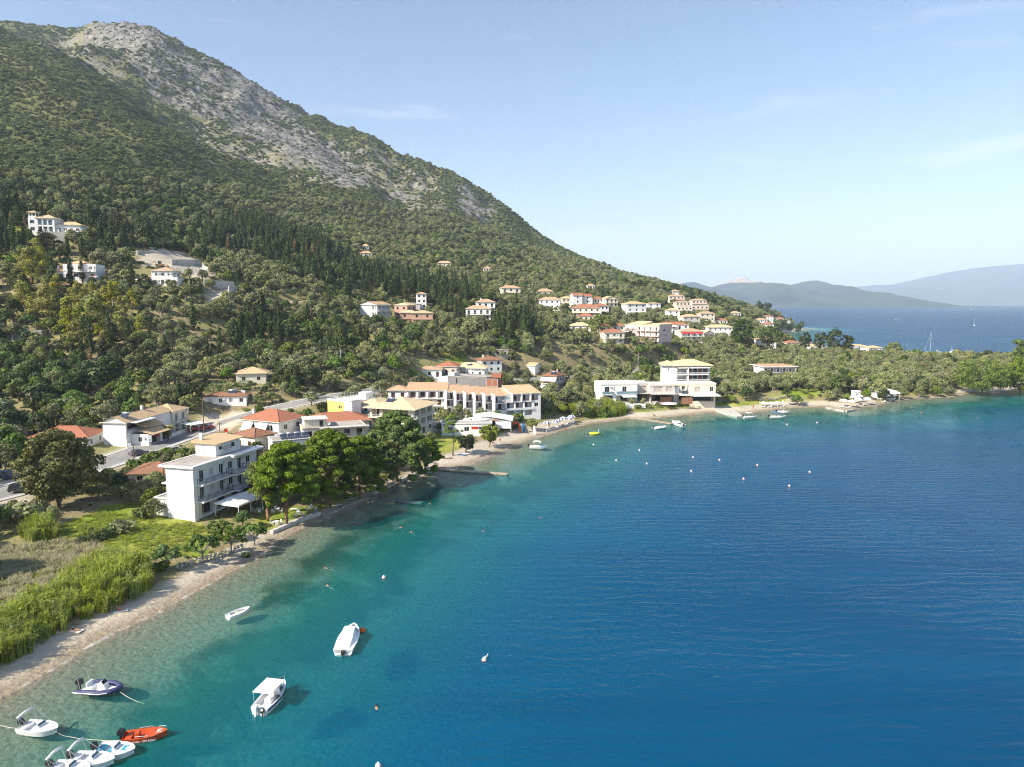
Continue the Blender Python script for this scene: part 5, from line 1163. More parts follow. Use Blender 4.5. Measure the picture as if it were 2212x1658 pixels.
def caravan():
    p = at_z(971, 916, 2.8); o = tag(empty('caravan', (p.x, p.y, 2.8), R(-4)), 'white touring caravan parked beside the marquee', 'caravan')
    L, Wd, Hh = 5.2, 2.1, 2.1; prof = [(-2.6, .2), (2.6, .2), (2.6, 1.5), (2.3, 2.0), (1.6, 2.2), (-1.6, 2.2), (-2.4, 1.9), (-2.6, 1.3)]
    n = len(prof); V = [(x, -Wd / 2, z + .35) for x, z in prof] + [(x, Wd / 2, z + .35) for x, z in prof]
    MB().add(V, [tuple(range(n)), tuple(range(2 * n - 1, n - 1, -1))] + [(i, i + n, (i + 1) % n + n, (i + 1) % n) for i in range(n)]).obj('body', 'white', o)
    for x in (-1.6, .5): MB().box(x, x + 1.1, -Wd / 2 - .03, -Wd / 2 - .003, 1.4, 2.0).obj('window', 'glass', o)
    for s in (-1, 1): MB().lathe([(.0, -.1), (.33, -.1), (.33, .1), (0, .1)], 12).xf(Matrix.Translation((0, s * .95, .33)) @ Matrix.Rotation(R(90), 4, 'X')).obj('wheel', 'iron', o)
    MB().box(2.6, 3.8, -.06, .06, .45, .55).obj('tow_bar', 'iron', o)
caravan()
# ================================================================== vegetation
def leafmat(name, a, b, var=.22, hue=.02, trans=.13, sc=.6):
    t = mk(name); o = t.obj()
    oi = t.new('ShaderNodeObjectInfo'); rnd = oi.outputs['Random']
    tone = t.attr('tone')
    n = t.noise(sc, 3, o)
    c = t.mix(t.math('MULTIPLY', t.math('ADD', tone, t.mr(n, .3, .7)), .5), a, b)
    hv = t.new('ShaderNodeHueSaturation'); t.set(hv.inputs['Color'], c)
    t.set(hv.inputs['Value'], t.mr(rnd, 0, 1, 1 - var, 1 + var)); t.set(hv.inputs['Hue'], t.mr(t.math('FRACT', t.math('MULTIPLY', rnd, 7.31)), 0, 1, .5 - hue, .5 + hue)); t.set(hv.inputs['Saturation'], t.mr(t.math('FRACT', t.math('MULTIPLY', rnd, 3.77)), 0, 1, .82, 1.1))
    d = t.bsdf(hv.outputs['Color'], .62, None, .25)
    tr = t.new('ShaderNodeBsdfTranslucent'); t.l.new(hv.outputs['Color'], tr.inputs['Color'])
    mx = t.new('ShaderNodeMixShader'); mx.inputs[0].default_value = trans; t.l.new(d.outputs[0], mx.inputs[1]); t.l.new(tr.outputs[0], mx.inputs[2]); t.out(mx.outputs[0])
leafmat('leaf_olive', (.115, .132, .044), (.325, .340, .145), .28, .018)
leafmat('leaf_cypress', (.030, .052, .013), (.100, .132, .036), .32, .025)
leafmat('leaf_pine', (.175, .190, .015), (.410, .400, .038), .2, .012)
leafmat('leaf_stone_pine', (.058, .100, .008), (.200, .265, .028), .12, .01)
leafmat('leaf_plane', (.070, .082, .016), (.205, .195, .050), .1, .01)
leafmat('leaf_broad', (.060, .110, .016), (.185, .255, .042), .25, .025)
leafmat('leaf_dark', (.028, .052, .012), (.092, .128, .034), .3, .025)
leafmat('leaf_lime', (.120, .170, .014), (.260, .300, .040), .15, .02)
leafmat('leaf_scrub', (.072, .100, .024), (.190, .225, .068), .38, .03)
leafmat('leaf_reed', (.220, .290, .028), (.470, .500, .085), .2, .02, .35)
leafmat('leaf_palm', (.060, .090, .020), (.190, .220, .080), .15, .02)
leafmat('leaf_dead', (.20, .12, .06), (.33, .22, .12), .2, .02)
leafmat('leaf_dry', (.34, .31, .16), (.60, .56, .36), .2, .02, .3)
simple('bark', (.16, .125, .095), .9, .3, 2, bump=.04); simple('bark_red', (.21, .125, .08), .9, .3, 2, bump=.04); simple('bark_grey', (.25, .23, .20), .9, .25, 2, bump=.04)

def leaves(blobs, n, size, g, flat=.0, up=.0, shell=(.72, 1.06), out=1.0, aspect=1.0, vertical=0.):
    """n small leaf sprays over the surface of overlapping blobs (x, y, z, rx, rz)"""
    B = np.array(blobs, float); w = B[:, 3] * B[:, 3]; idx = g.choice(len(B), n, p=w / w.sum())
    d = g.normal(size=(n, 3)); d[:, 2] += up; d /= np.linalg.norm(d, axis=1)[:, None]
    r = g.uniform(shell[0], shell[1], n)
    c = B[idx, :3] + d * np.stack([B[idx, 3], B[idx, 3], B[idx, 4]], 1) * r[:, None]
    nn = d * out + g.normal(size=(n, 3)) * .55; nn[:, 2] += flat; nn /= np.linalg.norm(nn, axis=1)[:, None]
    t = g.normal(size=(n, 3)); t[:, 2] += vertical * 3; t -= nn * (t * nn).sum(1)[:, None]; t /= np.linalg.norm(t, axis=1)[:, None]
    b = np.cross(nn, t); s = size * g.uniform(.55, 1.35, n)[:, None]
    tt, bb = t * s * aspect, b * s * .62
    V = np.stack([c - tt * .5, c + bb * .5 - tt * .05, c + tt * .55, c - bb * .5 + tt * .05], 1).reshape(-1, 3)
    F = np.arange(n * 4).reshape(-1, 4)
    tone = np.repeat(np.clip(g.normal(.5, .22, n) + (g.uniform(-.2, .2, len(B)))[idx], 0, 1), 4)
    return V, F, tone
def leaf_mesh(name, V, F, tone, mat): return fast_mesh(name, V, F, {'tone': tone}, mat, False)
def limb(m, a, b, r0, r1, bend=.0, g=None, n=6, seg=4):
    a = Vector(a); b = Vector(b); pts = []
    for i in range(seg + 1):
        t = i / seg; p = a.lerp(b, t)
        if bend and g is not None: k = math.sin(t * math.pi) * bend; p += Vector((g.uniform(-k, k), g.uniform(-k, k), 0))
        pts.append(p)
    m.tube(pts, [r0 + (r1 - r0) * i / seg for i in range(seg + 1)], n)
def join_mesh(name, a, b):
    """crown and trunk of a small far tree in one mesh (two materials)"""
    bm = bmesh.new(); bm.from_mesh(a); na = len(bm.faces); bm.from_mesh(b); bm.faces.ensure_lookup_table()
    for f in bm.faces[na:]: f.material_index = 1
    me = bpy.data.meshes.new(name); bm.to_mesh(me); bm.free(); me.materials.append(a.materials[0]); me.materials.append(b.materials[0]); return me

KIND = {}      # kind -> list of (trunk mesh, crown mesh, joined mesh)
def reg(kind, trunk, crown, bark):
    tm = trunk.mesh('trunk', bark, True); KIND.setdefault(kind, []).append((tm, crown, join_mesh(kind, crown, tm)))
def olive(seed, n, size, mat='leaf_olive', kind='olive', h=5.2, w=3.0, sq=.7):
    g = np.random.default_rng(seed); m = MB(); bl = []
    limb(m, (0, 0, -.6), (g.uniform(-.2, .2), g.uniform(-.2, .2), h * .27), .34, .24, .1, g)
    for k in range(5):
        a = k * 1.257 + g.uniform(-.4, .4); e = (math.cos(a) * w * .5, math.sin(a) * w * .5, h * .6 + g.uniform(-.3, .4)); limb(m, (0, 0, h * .25), e, .17, .05, .25, g, 5)
    for k in range(17):
        a = g.uniform(0, 6.28); q = math.sqrt(g.uniform(0, 1)); r = w * .74 * q; bl.append((math.cos(a) * r, math.sin(a) * r, h * (.78 - .34 * q * q + g.uniform(-.12, .1)), w * g.uniform(.24, .40), w * g.uniform(.2, .3)))
    bl.append((0, 0, h * .72, w * .5, w * .4))
    V, F, t = leaves(bl, n, size, g, up=.25); reg(kind, m, leaf_mesh('crown', V, F, t, mat), 'bark_grey' if kind == 'olive' else 'bark')
def cypress(seed, n, size, h=11, rmax=1.15, kind='cypress', mat='leaf_cypress', rough=.18):
    g = np.random.default_rng(seed); m = MB(); limb(m, (0, 0, -.6), (0, 0, h * .8), .24, .04, .05, g, 6, 4); bl = []
    nz = int(h * 2.2)
    for k in range(nz):
        t = (k + .5) / nz; z = .7 + (h - .7) * t; r = rmax * (min(1, t / .16) ** .6) * (1 - t ** 2.1) ** .8 + .08
        for j in range(2): a = g.uniform(0, 6.28); o = r * g.uniform(.1, .45 + rough); bl.append((math.cos(a) * o, math.sin(a) * o, z + g.uniform(-.2, .2), r * g.uniform(.5, .75), r * .5 + .5))
    V, F, t = leaves(bl, n, size, g, up=.3, vertical=1., aspect=1.5); V[:, 2] = np.minimum(V[:, 2], h + .3); reg(kind, m, leaf_mesh('crown', V, F, t, mat), 'bark')
def aleppo(seed, n, size, h=9, w=3.0, kind='pine', mat='leaf_pine'):
    g = np.random.default_rng(seed); m = MB(); limb(m, (0, 0, -.6), (.3, .1, h * .9), .3, .06, .2, g, 6, 5); bl = []
    for k in range(26):
        t = g.uniform(0, 1) ** .85; z = h * (.24 + .74 * t); r = w * (1 - t ** 1.5) * .95 + .25; a = g.uniform(0, 6.28); o = r * g.uniform(.35, .95); e = (math.cos(a) * o, math.sin(a) * o, z)
        bl.append((*e, .45 + w * .19 * g.uniform(.7, 1.3), .35 + w * .11)); 
        if k % 2 == 0: limb(m, (0, 0, z - o * .35), e, .08, .03, .1, g, 4, 2)
    V, F, t = leaves(bl, n, size, g, up=.5, flat=.35); reg(kind, m, leaf_mesh('crown', V, F, t, mat), 'bark_red')
def shrub(seed, n, size, mat, kind, w=1.4, h=1.3):
    g = np.random.default_rng(seed); bl = [(g.uniform(-w, w) * .5, g.uniform(-w, w) * .5, h * g.uniform(.3, .6), w * g.uniform(.4, .65), h * g.uniform(.35, .5)) for _ in range(6)]
    V, F, t = leaves(bl, n, size, g, up=.6); m = MB()
    for k in range(3): limb(m, (0, 0, -.4), (g.uniform(-.4, .4), g.uniform(-.4, .4), h * .5), .06, .03, 0, g, 4, 1)
    reg(kind, m, leaf_mesh('crown', V, F, t, mat), 'bark')
for k in range(5): olive(100 + k, 1500, .46)
for k in range(4): cypress(200 + k, 1100, .42, 11 + k * .8, 1.15 + .1 * (k % 3))
for k in range(4): cypress(220 + k, 1300, .55, 11.5, 1.9 + .25 * (k % 3), 'wood_cypress', rough=.35)
cypress(230, 700, .4, 9.5, .9, 'dead_cypress', 'leaf_dead', .5)
for k in range(4): aleppo(300 + k, 1700, .42)
for k in range(4): olive(400 + k, 1500, .48, 'leaf_broad', 'broad', 5.5, 2.8)
for k in range(3): olive(420 + k, 1500, .48, 'leaf_dark', 'dark', 6.2, 3.0)
for k in range(2): olive(440 + k, 1500, .45, 'leaf_lime', 'lime', 4.2, 2.4)
for k in range(4): shrub(500 + k, 330, .40, 'leaf_scrub', 'scrub')
for k in range(3): shrub(520 + k, 420, .36, 'leaf_broad', 'bush')
for k in range(2): shrub(530 + k, 420, .36, 'leaf_olive', 'grey_bush')

def tree(kind, name, label, x, y, sc=1., rz=None, parts=True, cat='tree', group=None, var=None, sz=None, z=None, lean=0.):
    lst = KIND[kind]; tm, cm, jm = lst[(var if var is not None else random.randrange(len(lst))) % len(lst)]
    z = float(hgt(x, y)) if z is None else z; rz = random.uniform(0, 6.28) if rz is None else rz
    s = (sc, sc, sc * (sz or 1))
    if parts:
        o = empty(name, (x, y, z), rz); o.scale = s; o.rotation_euler = (lean, 0, rz); tag(o, label, cat, group)
        link(bpy.data.objects.new('trunk', tm), o); link(bpy.data.objects.new('crown', cm), o)
    else:
        o = inst(name, jm, None, (x, y, z), rz, s); tag(o, label, cat, group)
    return o

# ---------------- big single trees
def stone_pine(u, v, zb, h, w, seed, label, crown_lo=.42, lean=(0, 0)):
    p = at_z(u, v, zb); g = np.random.default_rng(seed); m = MB(); bl = []
    top = (lean[0], lean[1], h * .6); limb(m, (0, 0, -.5), top, .36, .22, .12, g, 8, 6)
    for k in range(11):
        a = k * .9 + g.uniform(-.3, .3); rr = w * g.uniform(.35, .8); zz = h * g.uniform(crown_lo + .1, .85); limb(m, (lean[0] * .7, lean[1] * .7, h * g.uniform(.35, .55)), (lean[0] + math.cos(a) * rr, lean[1] + math.sin(a) * rr, zz), .16, .05, .35, g, 5, 4)
    for k in range(int(88 * (w / 5) ** 2)):
        a = g.uniform(0, 6.28); q = math.sqrt(g.uniform(0, 1)); rr = w * q * (.86 + .14 * math.sin(3 * a + seed) + .10 * math.sin(7 * a + 2 * seed))
        dome = crown_lo + (.96 - crown_lo) * math.sqrt(max(0, 1 - q * q * .92)); zz = h * (dome if g.uniform() < .62 else g.uniform(crown_lo, dome)); s = g.uniform(.55, 1.25)
        bl.append((lean[0] + math.cos(a) * rr * .95, lean[1] + math.sin(a) * rr * .95, zz, s, s * .55))
    V, F, t = leaves(bl, int(17000 * (w / 5) ** 2), .40, g, up=.7, flat=.15, aspect=1.3)
    o = tag(empty('stone_pine', (p.x, p.y, float(hgt(p.x, p.y)))), label, 'tree', 'pines along the guesthouse beach')
    m.obj('trunk', 'bark_red', o, True); link(bpy.data.objects.new('crown', leaf_mesh('crown', V, F, t, 'leaf_stone_pine')), o)
stone_pine(619, 1118, 2.0, 15.4, 6.3, 1, 'nearest stone pine with bare trunk over the white tables beside the guesthouse', .30)
stone_pine(578, 1112, 2.0, 11.5, 4.4, 7, 'slim pine with twin bare trunk next to the guesthouse awning', .45)
stone_pine(712, 1080, 1.9, 15.5, 6.4, 2, 'second stone pine from the guesthouse, dense crown over the beach wall', .16)
stone_pine(778, 1062, 1.8, 13.0, 5.6, 5, 'third stone pine, lower and olive green between two taller ones', .12)
stone_pine(858, 1036, 1.8, 17.2, 8.0, 3, 'tallest broad-domed stone pine in front of the tan-roofed hotel', .10)
stone_pine(918, 1008, 1.8, 8.6, 4.4, 6, 'last low dark pine at the end of the beach grove', .10)
def beach_pine():
    p = at_z(978, 980, 1.5); g = np.random.default_rng(9); m = MB(); limb(m, (0, 0, -.4), (.35, 0, 10.6), .2, .05, .12, g, 6, 6); bl = []
    for k in range(26):
        z = g.choice([4.2, 6.4, 7.6, 8.6, 9.4, 10.2]) + g.uniform(-.3, .3); r = (1.0 if z < 5 else 2.6 * (1 - (z - 7.5) / 5)) * g.uniform(.3, 1); a = g.uniform(0, 6.28); bl.append((math.cos(a) * r, math.sin(a) * r, z, g.uniform(.4, .75), .35)); limb(m, (.2, 0, z - .4), bl[-1][:3], .05, .02, 0, g, 4, 1)
    V, F, t = leaves(bl, 2600, .3, g, flat=.5); o = tag(empty('beach_pine', (p.x, p.y, float(hgt(p.x, p.y)))), 'tall thin pine with sparse crown standing on the sand by the bar', 'tree'); m.obj('trunk', 'bark', o, True); link(bpy.data.objects.new('crown', leaf_mesh('crown', V, F, t, 'leaf_stone_pine')), o)
beach_pine()
def big_crown(name, label, u, v, zb, h, w, seed, mat, n, size, lo=.15, bark='bark', nb=70, sh=(.35, 1.0), tr=.45, cluster=.2):
    p = at_z(u, v, zb) if zb is not None else G(u, v); g = np.random.default_rng(seed); m = MB(); bl = []
    limb(m, (0, 0, -.5), (.2, .2, h * .4), tr, tr * .6, .15, g, 8, 4)
    for k in range(9): a = k * .7 + g.uniform(-.3, .3); limb(m, (0, 0, h * g.uniform(.18, .35)), (math.cos(a) * w * .6, math.sin(a) * w * .6, h * g.uniform(.45, .8)), tr * .4, .05, .4, g, 5, 4)
    for k in range(nb):
        d = g.normal(size=3); d /= np.linalg.norm(d); q = g.uniform(sh[0], sh[1]) ** .5; zc = h * (lo + 1) / 2; bl.append((d[0] * w * q * .85, d[1] * w * q * .85, zc + d[2] * h * (1 - lo) / 2 * q * .88, w * cluster * g.uniform(.7, 1.3), w * cluster * .8 * g.uniform(.7, 1.2)))
    V, F, t = leaves(bl, n, size, g, up=.3); V[:, 2] = np.maximum(V[:, 2], .3)
    o = tag(empty(name, (p.x, p.y, float(hgt(p.x, p.y)))), label, 'tree'); m.obj('trunk', bark, o, True); link(bpy.data.objects.new('crown', leaf_mesh('crown', V, F, t, mat)), o)
    SEEN.append((pix(p.x - w, p.y, p.z)[0], pix(p.x + w, p.y, p.z)[0], pix(p.x, p.y, p.z + h)[1], pix(p.x, p.y, p.z)[1], p.y)); FOOT.append([(p.x - w * .5, p.y - w * .5), (p.x + w * .5, p.y - w * .5), (p.x + w * .5, p.y + w * .5), (p.x - w * .5, p.y + w * .5)])
big_crown('plane_tree', 'huge bronze-green plane tree between the parking lot and the lawn', 128, 1100, 2.5, 14.5, 7.0, 21, 'leaf_plane', 15000, .62, .06, nb=110)
big_crown('mulberry_tree', 'round bright green broadleaf tree on the sand beside the beach bar', 1058, 960, 1.4, 6.6, 3.1, 22, 'leaf_lime', 5200, .42, .22, tr=.2, nb=50)
big_crown('dark_beach_tree', 'small dark tree in front of the beach bar', 1006, 974, 1.4, 5.0, 2.4, 23, 'leaf_dark', 3200, .4, .05, tr=.2, nb=40)
big_crown('round_pine', 'lone round bright green pine on the skyline by the marina', 1932, 756, 4.4, 13.5, 7.5, 24, 'leaf_lime', 2600, .9, .35, nb=50)
big_crown('round_pine', 'smaller round green tree right of the lone skyline pine', 1977, 764, 4.4, 8.2, 4.8, 25, 'leaf_broad', 1700, .9, .1, nb=40)
big_crown('headland_pine', 'big bright green pine mass at the right end of the shore', 2122, 838, 3, 17, 12.5, 26, 'leaf_stone_pine', 15000, .62, .05, nb=170, cluster=.13)
big_crown('headland_pine', 'bright green pine overlapping the big one, cut by the picture edge', 2205, 836, 3, 17.5, 10, 27, 'leaf_stone_pine', 12000, .62, .05, nb=150, cluster=.14)
big_crown('headland_pine', 'tall pine behind at the far right edge of the shore', 2222, 812, 3.5, 21, 9, 28, 'leaf_broad', 6000, .85, .1, nb=90, cluster=.17)
big_crown('spreading_pine', 'dark spreading pine with flat tiers above the olives', 1660, 768, None, 19, 9, 29, 'leaf_cypress', 3600, .95, .3, nb=46, cluster=.2)
big_crown('dark_tree', 'tall dark tree left of the spreading pine', 1602, 752, None, 19, 8, 30, 'leaf_dark', 3600, .95, .12, nb=60)
big_crown('dark_tree', 'tallest dark tree of the group by the marina', 1800, 770, 5, 19.5, 5.6, 31, 'leaf_dark', 2800, .95, .1, nb=60)
big_crown('dark_tree', 'dark tree just right of the tallest one by the marina', 1827, 770, 5, 15.5, 4.8, 32, 'leaf_cypress', 2200, .95, .1, nb=50)
big_crown('dark_tree', 'dark tree left of the tallest one by the marina', 1770, 766, 5, 16, 5.2, 33, 'leaf_cypress', 2200, .95, .1, nb=50)
big_crown('dark_tree', 'leftmost dark tree of the group by the marina', 1738, 764, 5, 14, 4.6, 34, 'leaf_cypress', 2000, .95, .1, nb=50)
big_crown('bright_tree', 'bright green round tree beside the red roofs of the village', 1298, 722, None, 10.5, 8.5, 35, 'leaf_broad', 3600, .8, .1, nb=60)
for i, (u, v, h, w, lab) in enumerate(((1727, 705, 16, 8, 'dark tree at the very tip of the far headland'), (1690, 700, 14, 9, 'dark tree among the headland roofs'), (1657, 692, 19, 9, 'tall dark tree behind the headland houses'), (1640, 690, 17, 8, 'dark tree left behind the headland houses'), (1708, 700, 13, 7, 'dark tree beside the headland gable'))):
    p = at_y(u, v, 960 + i * 12); g = np.random.default_rng(60 + i); bl = [(g.uniform(-w, w) * .5, g.uniform(-w, w) * .5, h * g.uniform(.2, .85), w * .32, h * .16) for _ in range(22)]
    V, F, t = leaves(bl, 900, 1.6, g); o = tag(empty('headland_tree', (p.x, p.y, max(0, float(hgt(p.x, p.y))))), lab, 'tree', 'dark trees on the far headland'); m = MB(); limb(m, (0, 0, -1), (0, 0, h * .6), .4, .1); m.obj('trunk', 'bark', o); link(bpy.data.objects.new('crown', leaf_mesh('crown', V, F, t, 'leaf_cypress')), o)
# orchard trees behind the beach wall
for i, (u, v, h, w, lab) in enumerate(((360, 1222, 4.2, 2.1, 'lone young fig tree behind the end of the beach wall'), (436, 1202, 5.2, 2.6, 'fig tree with forked trunk just above the dry-stone wall'), (498, 1182, 5.6, 2.9, 'larger fig tree beside the stone steps'), (548, 1160, 4.4, 2.4, 'fig tree nearest the pine trunks'), (470, 1158, 3.6, 2.0, 'small shaded fig tree by the guesthouse corner'))):
    p = at_z(u, v, 1.8); g = np.random.default_rng(80 + i); m = MB(); bl = []; limb(m, (0, 0, -.4), (.1, .1, h * .3), .17, .13, .05, g, 6)
    for k in range(6): a = k * 1.05 + g.uniform(-.3, .3); limb(m, (.1, .1, h * .28), (math.cos(a) * w * .7, math.sin(a) * w * .7, h * g.uniform(.5, .8)), .1, .03, .25, g, 5, 4)
    for k in range(26): a = g.uniform(0, 6.28); q = math.sqrt(g.uniform(.05, 1)); bl.append((math.cos(a) * w * q * .85, math.sin(a) * w * q * .85, h * (.82 - .32 * q * q) + g.uniform(-.5, .3), g.uniform(.35, .65), g.uniform(.3, .5)))
    V, F, t = leaves(bl, 2100, .36, g, up=.4); o = tag(empty('fig_tree', (p.x, p.y, float(hgt(p.x, p.y)))), lab, 'tree', 'fig trees behind the beach wall'); m.obj('trunk', 'bark_grey', o, True); link(bpy.data.objects.new('crown', leaf_mesh('crown', V, F, t, 'leaf_broad')), o)
# palms
def palm(u, v, h, label, zb=None, skirt=True):
    p = at_z(u, v, zb) if zb is not None else G(u, v); g = np.random.default_rng(int(u)); m = MB(); limb(m, (0, 0, -.5), (.1, 0, h), .34, .26, .05, g, 8, 5); V, F, T = [], [], []
    for k in range(34):
        a = g.uniform(0, 6.28); el = g.uniform(-.5, 1.2); L = g.uniform(1.7, 2.4); c, s = math.cos(a), math.sin(a); prev = None
        for j in range(6):
            t = j / 5; r = L * t * math.cos(el * (1 - .3 * t)); z = h + L * (math.sin(el) * t - .55 * t * t); w = .42 * math.sin(math.pi * (.12 + .86 * t)) + .03
            q = len(V); V += [(c * r - s * w, s * r + c * w, z - w * .35), (c * r, s * r, z), (c * r + s * w, s * r - c * w, z - w * .35)]; T += [g.uniform(.2, 1)] * 3
            if prev is not None: F += [(prev, prev + 1, q + 1, q), (prev + 1, prev + 2, q + 2, q + 1)]
            prev = q
    o = tag(empty('fan_palm', (p.x, p.y, float(hgt(p.x, p.y)))), label, 'palm', 'palms below the slope'); m.obj('trunk', 'bark', o); link(bpy.data.objects.new('fronds', fast_mesh('fronds', np.array(V), np.array(F), {'tone': np.array(T)}, 'leaf_palm', False)), o)
    if skirt:
        bl = [(0, 0, h - .9 - k * .45, .62 - k * .06, .4) for k in range(4)]; V, F, t = leaves(bl, 260, .5, g, vertical=1, aspect=1.6); link(bpy.data.objects.new('dead_frond_skirt', leaf_mesh('dead_frond_skirt', V, F, t, 'leaf_dead')), o)
    SEEN.append((u - 14, u + 14, float(pix(p.x, p.y, p.z + h + 1.5)[1]), v, p.y))
palm(72, 905, 9, 'fan palm with brown skirt of dead fronds at left of the grove'); palm(208, 850, 7.5, 'shaggy fan palm above the broadleaf trees'); palm(1660, 830, 6.5, 'fan palm beside the flat white motel', 4.5); palm(415, 628, 4.5, 'small palm right of the third villa'); palm(364, 948, 3.2, 'short palm in front of the shop house', 3.4, False); palm(506, 985, 3.0, 'short bushy palm by the red-roofed house', 3.0, False)

for i, (u, v, vt, wd, lab) in enumerate(((70, 615, 535, 1.25, 'tall yellow-green pine left of the second villa'), (48, 662, 606, 1.1, 'yellow pine near the left edge below the tall one'), (104, 700, 612, 1.2, 'yellow pine with pointed top among dark trees'), (150, 712, 640, 1.1, 'yellow pine right of the pointed one'), (205, 722, 645, 1.25, 'broad yellow pine in the middle of the pine group'), (240, 668, 608, .9, 'yellow pine under the third villa'), (168, 760, 690, 1.2, 'lowest yellow pine above the dark cypresses'), (228, 770, 712, .9, 'small yellow pine among dark cypresses'), (262, 690, 640, .8, 'yellow pine beside the pale pole'))):
    p = G(u, v); d = ray(u, vt); h = CAM_H + d.z * p.y / d.y - p.z; tree('pine', 'yellow_pine', lab, p.x, p.y, h / 9.2 * wd, sz=1 / wd, group='named yellow pines', var=i)
for i, (u, v, vt, lab) in enumerate(((154, 622, 543, 'left one of two slim cypresses in front of the second villa'), (178, 612, 552, 'right one of two slim cypresses in front of the second villa'), (113, 632, 540, 'slim cypress left of the second villa'), (109, 500, 460, 'small cypress in front of the tower villa'), (748, 652, 588, 'lone tall cypress on the green clearing'), (535, 752, 690, 'slim cypress of a pair above the tan-roofed cottage'), (520, 750, 682, 'taller slim cypress of a pair above the tan-roofed cottage'), (1570, 702, 686, 'single small cypress beside the red-roofed cottage'), (1558, 668, 646, 'small cypress right of the stepped hotel'))):
    p = G(u, v); d = ray(u, vt); h = CAM_H + d.z * p.y / d.y - p.z; tree('cypress', 'cypress', lab, p.x, p.y, h / 11.6, var=i)

# ---------------- keep-out test and scatter
FB = []
for f in FOOT:
    xs_ = [p[0] for p in f]; ys_ = [p[1] for p in f]; FB.append((min(xs_), max(xs_), min(ys_), max(ys_), f))
def blocked(x, y, r=1.2):
    for a, b, c, d, f in FB:
        if a - r < x < b + r and c - r < y < d + r:
            if inpoly(np.array([x]), np.array([y]), f)[0] or segdist(np.array([x]), np.array([y]), f, True)[0] < r: return True
    return False
def hides(x, y, z, h, w):
    u, v = pix(x, y, z); _, vt = pix(x, y, z + h); ww = FPX * w / y
    for (u0, u1, v0, v1, Y) in SEEN:
        if y < Y - 1 and u + ww * .8 > u0 and u - ww * .8 < u1 and vt < v1 - (.32 if Y < 300 else .5) * (v1 - v0) and v > v0 - 3: return True
    return False
SEEN += [(222, 330, 972, 1016, 186), (320, 440, 928, 986, 208), (430, 530, 892, 950, 228), (-30, 92, 1012, 1090, 152), (290, 450, 540, 600, 345)]
DENSE = [[(-60,470),(60,470),(180,500),(330,510),(400,500),(480,500),(560,500),(560,565),(440,550),(380,560),(330,540),(190,560),(140,575),(40,560),(-60,560)], [(490,480),(560,480),(660,520),(780,570),(880,615),(960,625),(1040,645),(1050,695),(985,700),(940,675),(880,655),(800,640),(740,640),(680,620),(620,600),(560,560)],
         [(480,715),(560,690),(640,700),(730,710),(760,750),(740,780),(640,760),(560,770),(490,760)], [(20,740),(220,730),(330,750),(370,790),(300,810),(120,810),(20,800)], [(1040,700),(1150,700),(1170,735),(1110,760),(1040,735)]]
YPINE = [[(30,600),(110,620),(250,650),(330,690),(300,760),(180,770),(90,700),(30,690)], [(40,560),(110,560),(110,620),(30,615)]]
OPEN = [[(440,700),(520,700),(490,750),(430,750)], [(220,820),(440,800),(480,850),(400,880),(240,880)], [(1180,740),(1360,745),(1400,790),(1200,800)], [(388,508),(420,505),(442,525),(428,538),(400,524)], [(690,612),(850,640),(850,662),(700,645)], [(0,640),(40,640),(40,690),(0,690)]]
BARE = [site] + lots + lawn_polys[:3] + [lawn_polys[6], lawn_polys[7]]
REED = [[(-80,1200),(60,1140),(140,1130),(150,1165),(260,1200),(330,1235),(330,1280),(250,1330),(140,1370),(20,1450),(-80,1500)]]
def any_in(u, v, polys): return any(inpoly(np.array([u]), np.array([v]), p)[0] for p in polys)
cand = []
gx_, gy_ = np.meshgrid(np.arange(-520, 420, 4.45), np.arange(95, 1080, 4.45))
gx_ = gx_ + rng.uniform(-2.0, 2.0, gx_.shape); gy_ = gy_ + rng.uniform(-2.1, 2.1, gy_.shape)
gz_ = hgt(gx_, gy_); gu, gv = pix(gx_, gy_, gz_); gs = hgt(gx_, gy_, SD); gr_ = hgt(gx_, gy_, ROADD); gt_ = hgt(gx_, gy_, TRACKD); gb_ = hgt(gx_, gy_, bwid)
gn = fbm(gx_, gy_, 30, 3, 91); gm = fbm(gx_, gy_, 60, 3, 93); gd = fbm(gx_, gy_, 18, 2, 95)
ok = (gu > -560) & (gu < 2300) & (gv > 380) & (gv < 1420) & (gs > gb_ + 3.5) & (gr_ > 6.5) & (gt_ > 4) & (gz_ < 150) & ~((gv > 1095) & (gu > 130))
for p in BARE + REED: ok &= ~inpoly(gu, gv, p)
dense = np.zeros(ok.shape, bool); yp = dense.copy(); opn = dense.copy()
for p in DENSE: dense |= inpoly(gu, gv, p)
for p in YPINE: yp |= inpoly(gu, gv, p)
for p in OPEN: opn |= inpoly(gu, gv, p)
TREES = []
J, I = np.where(ok)
order = np.argsort(gy_[J, I])
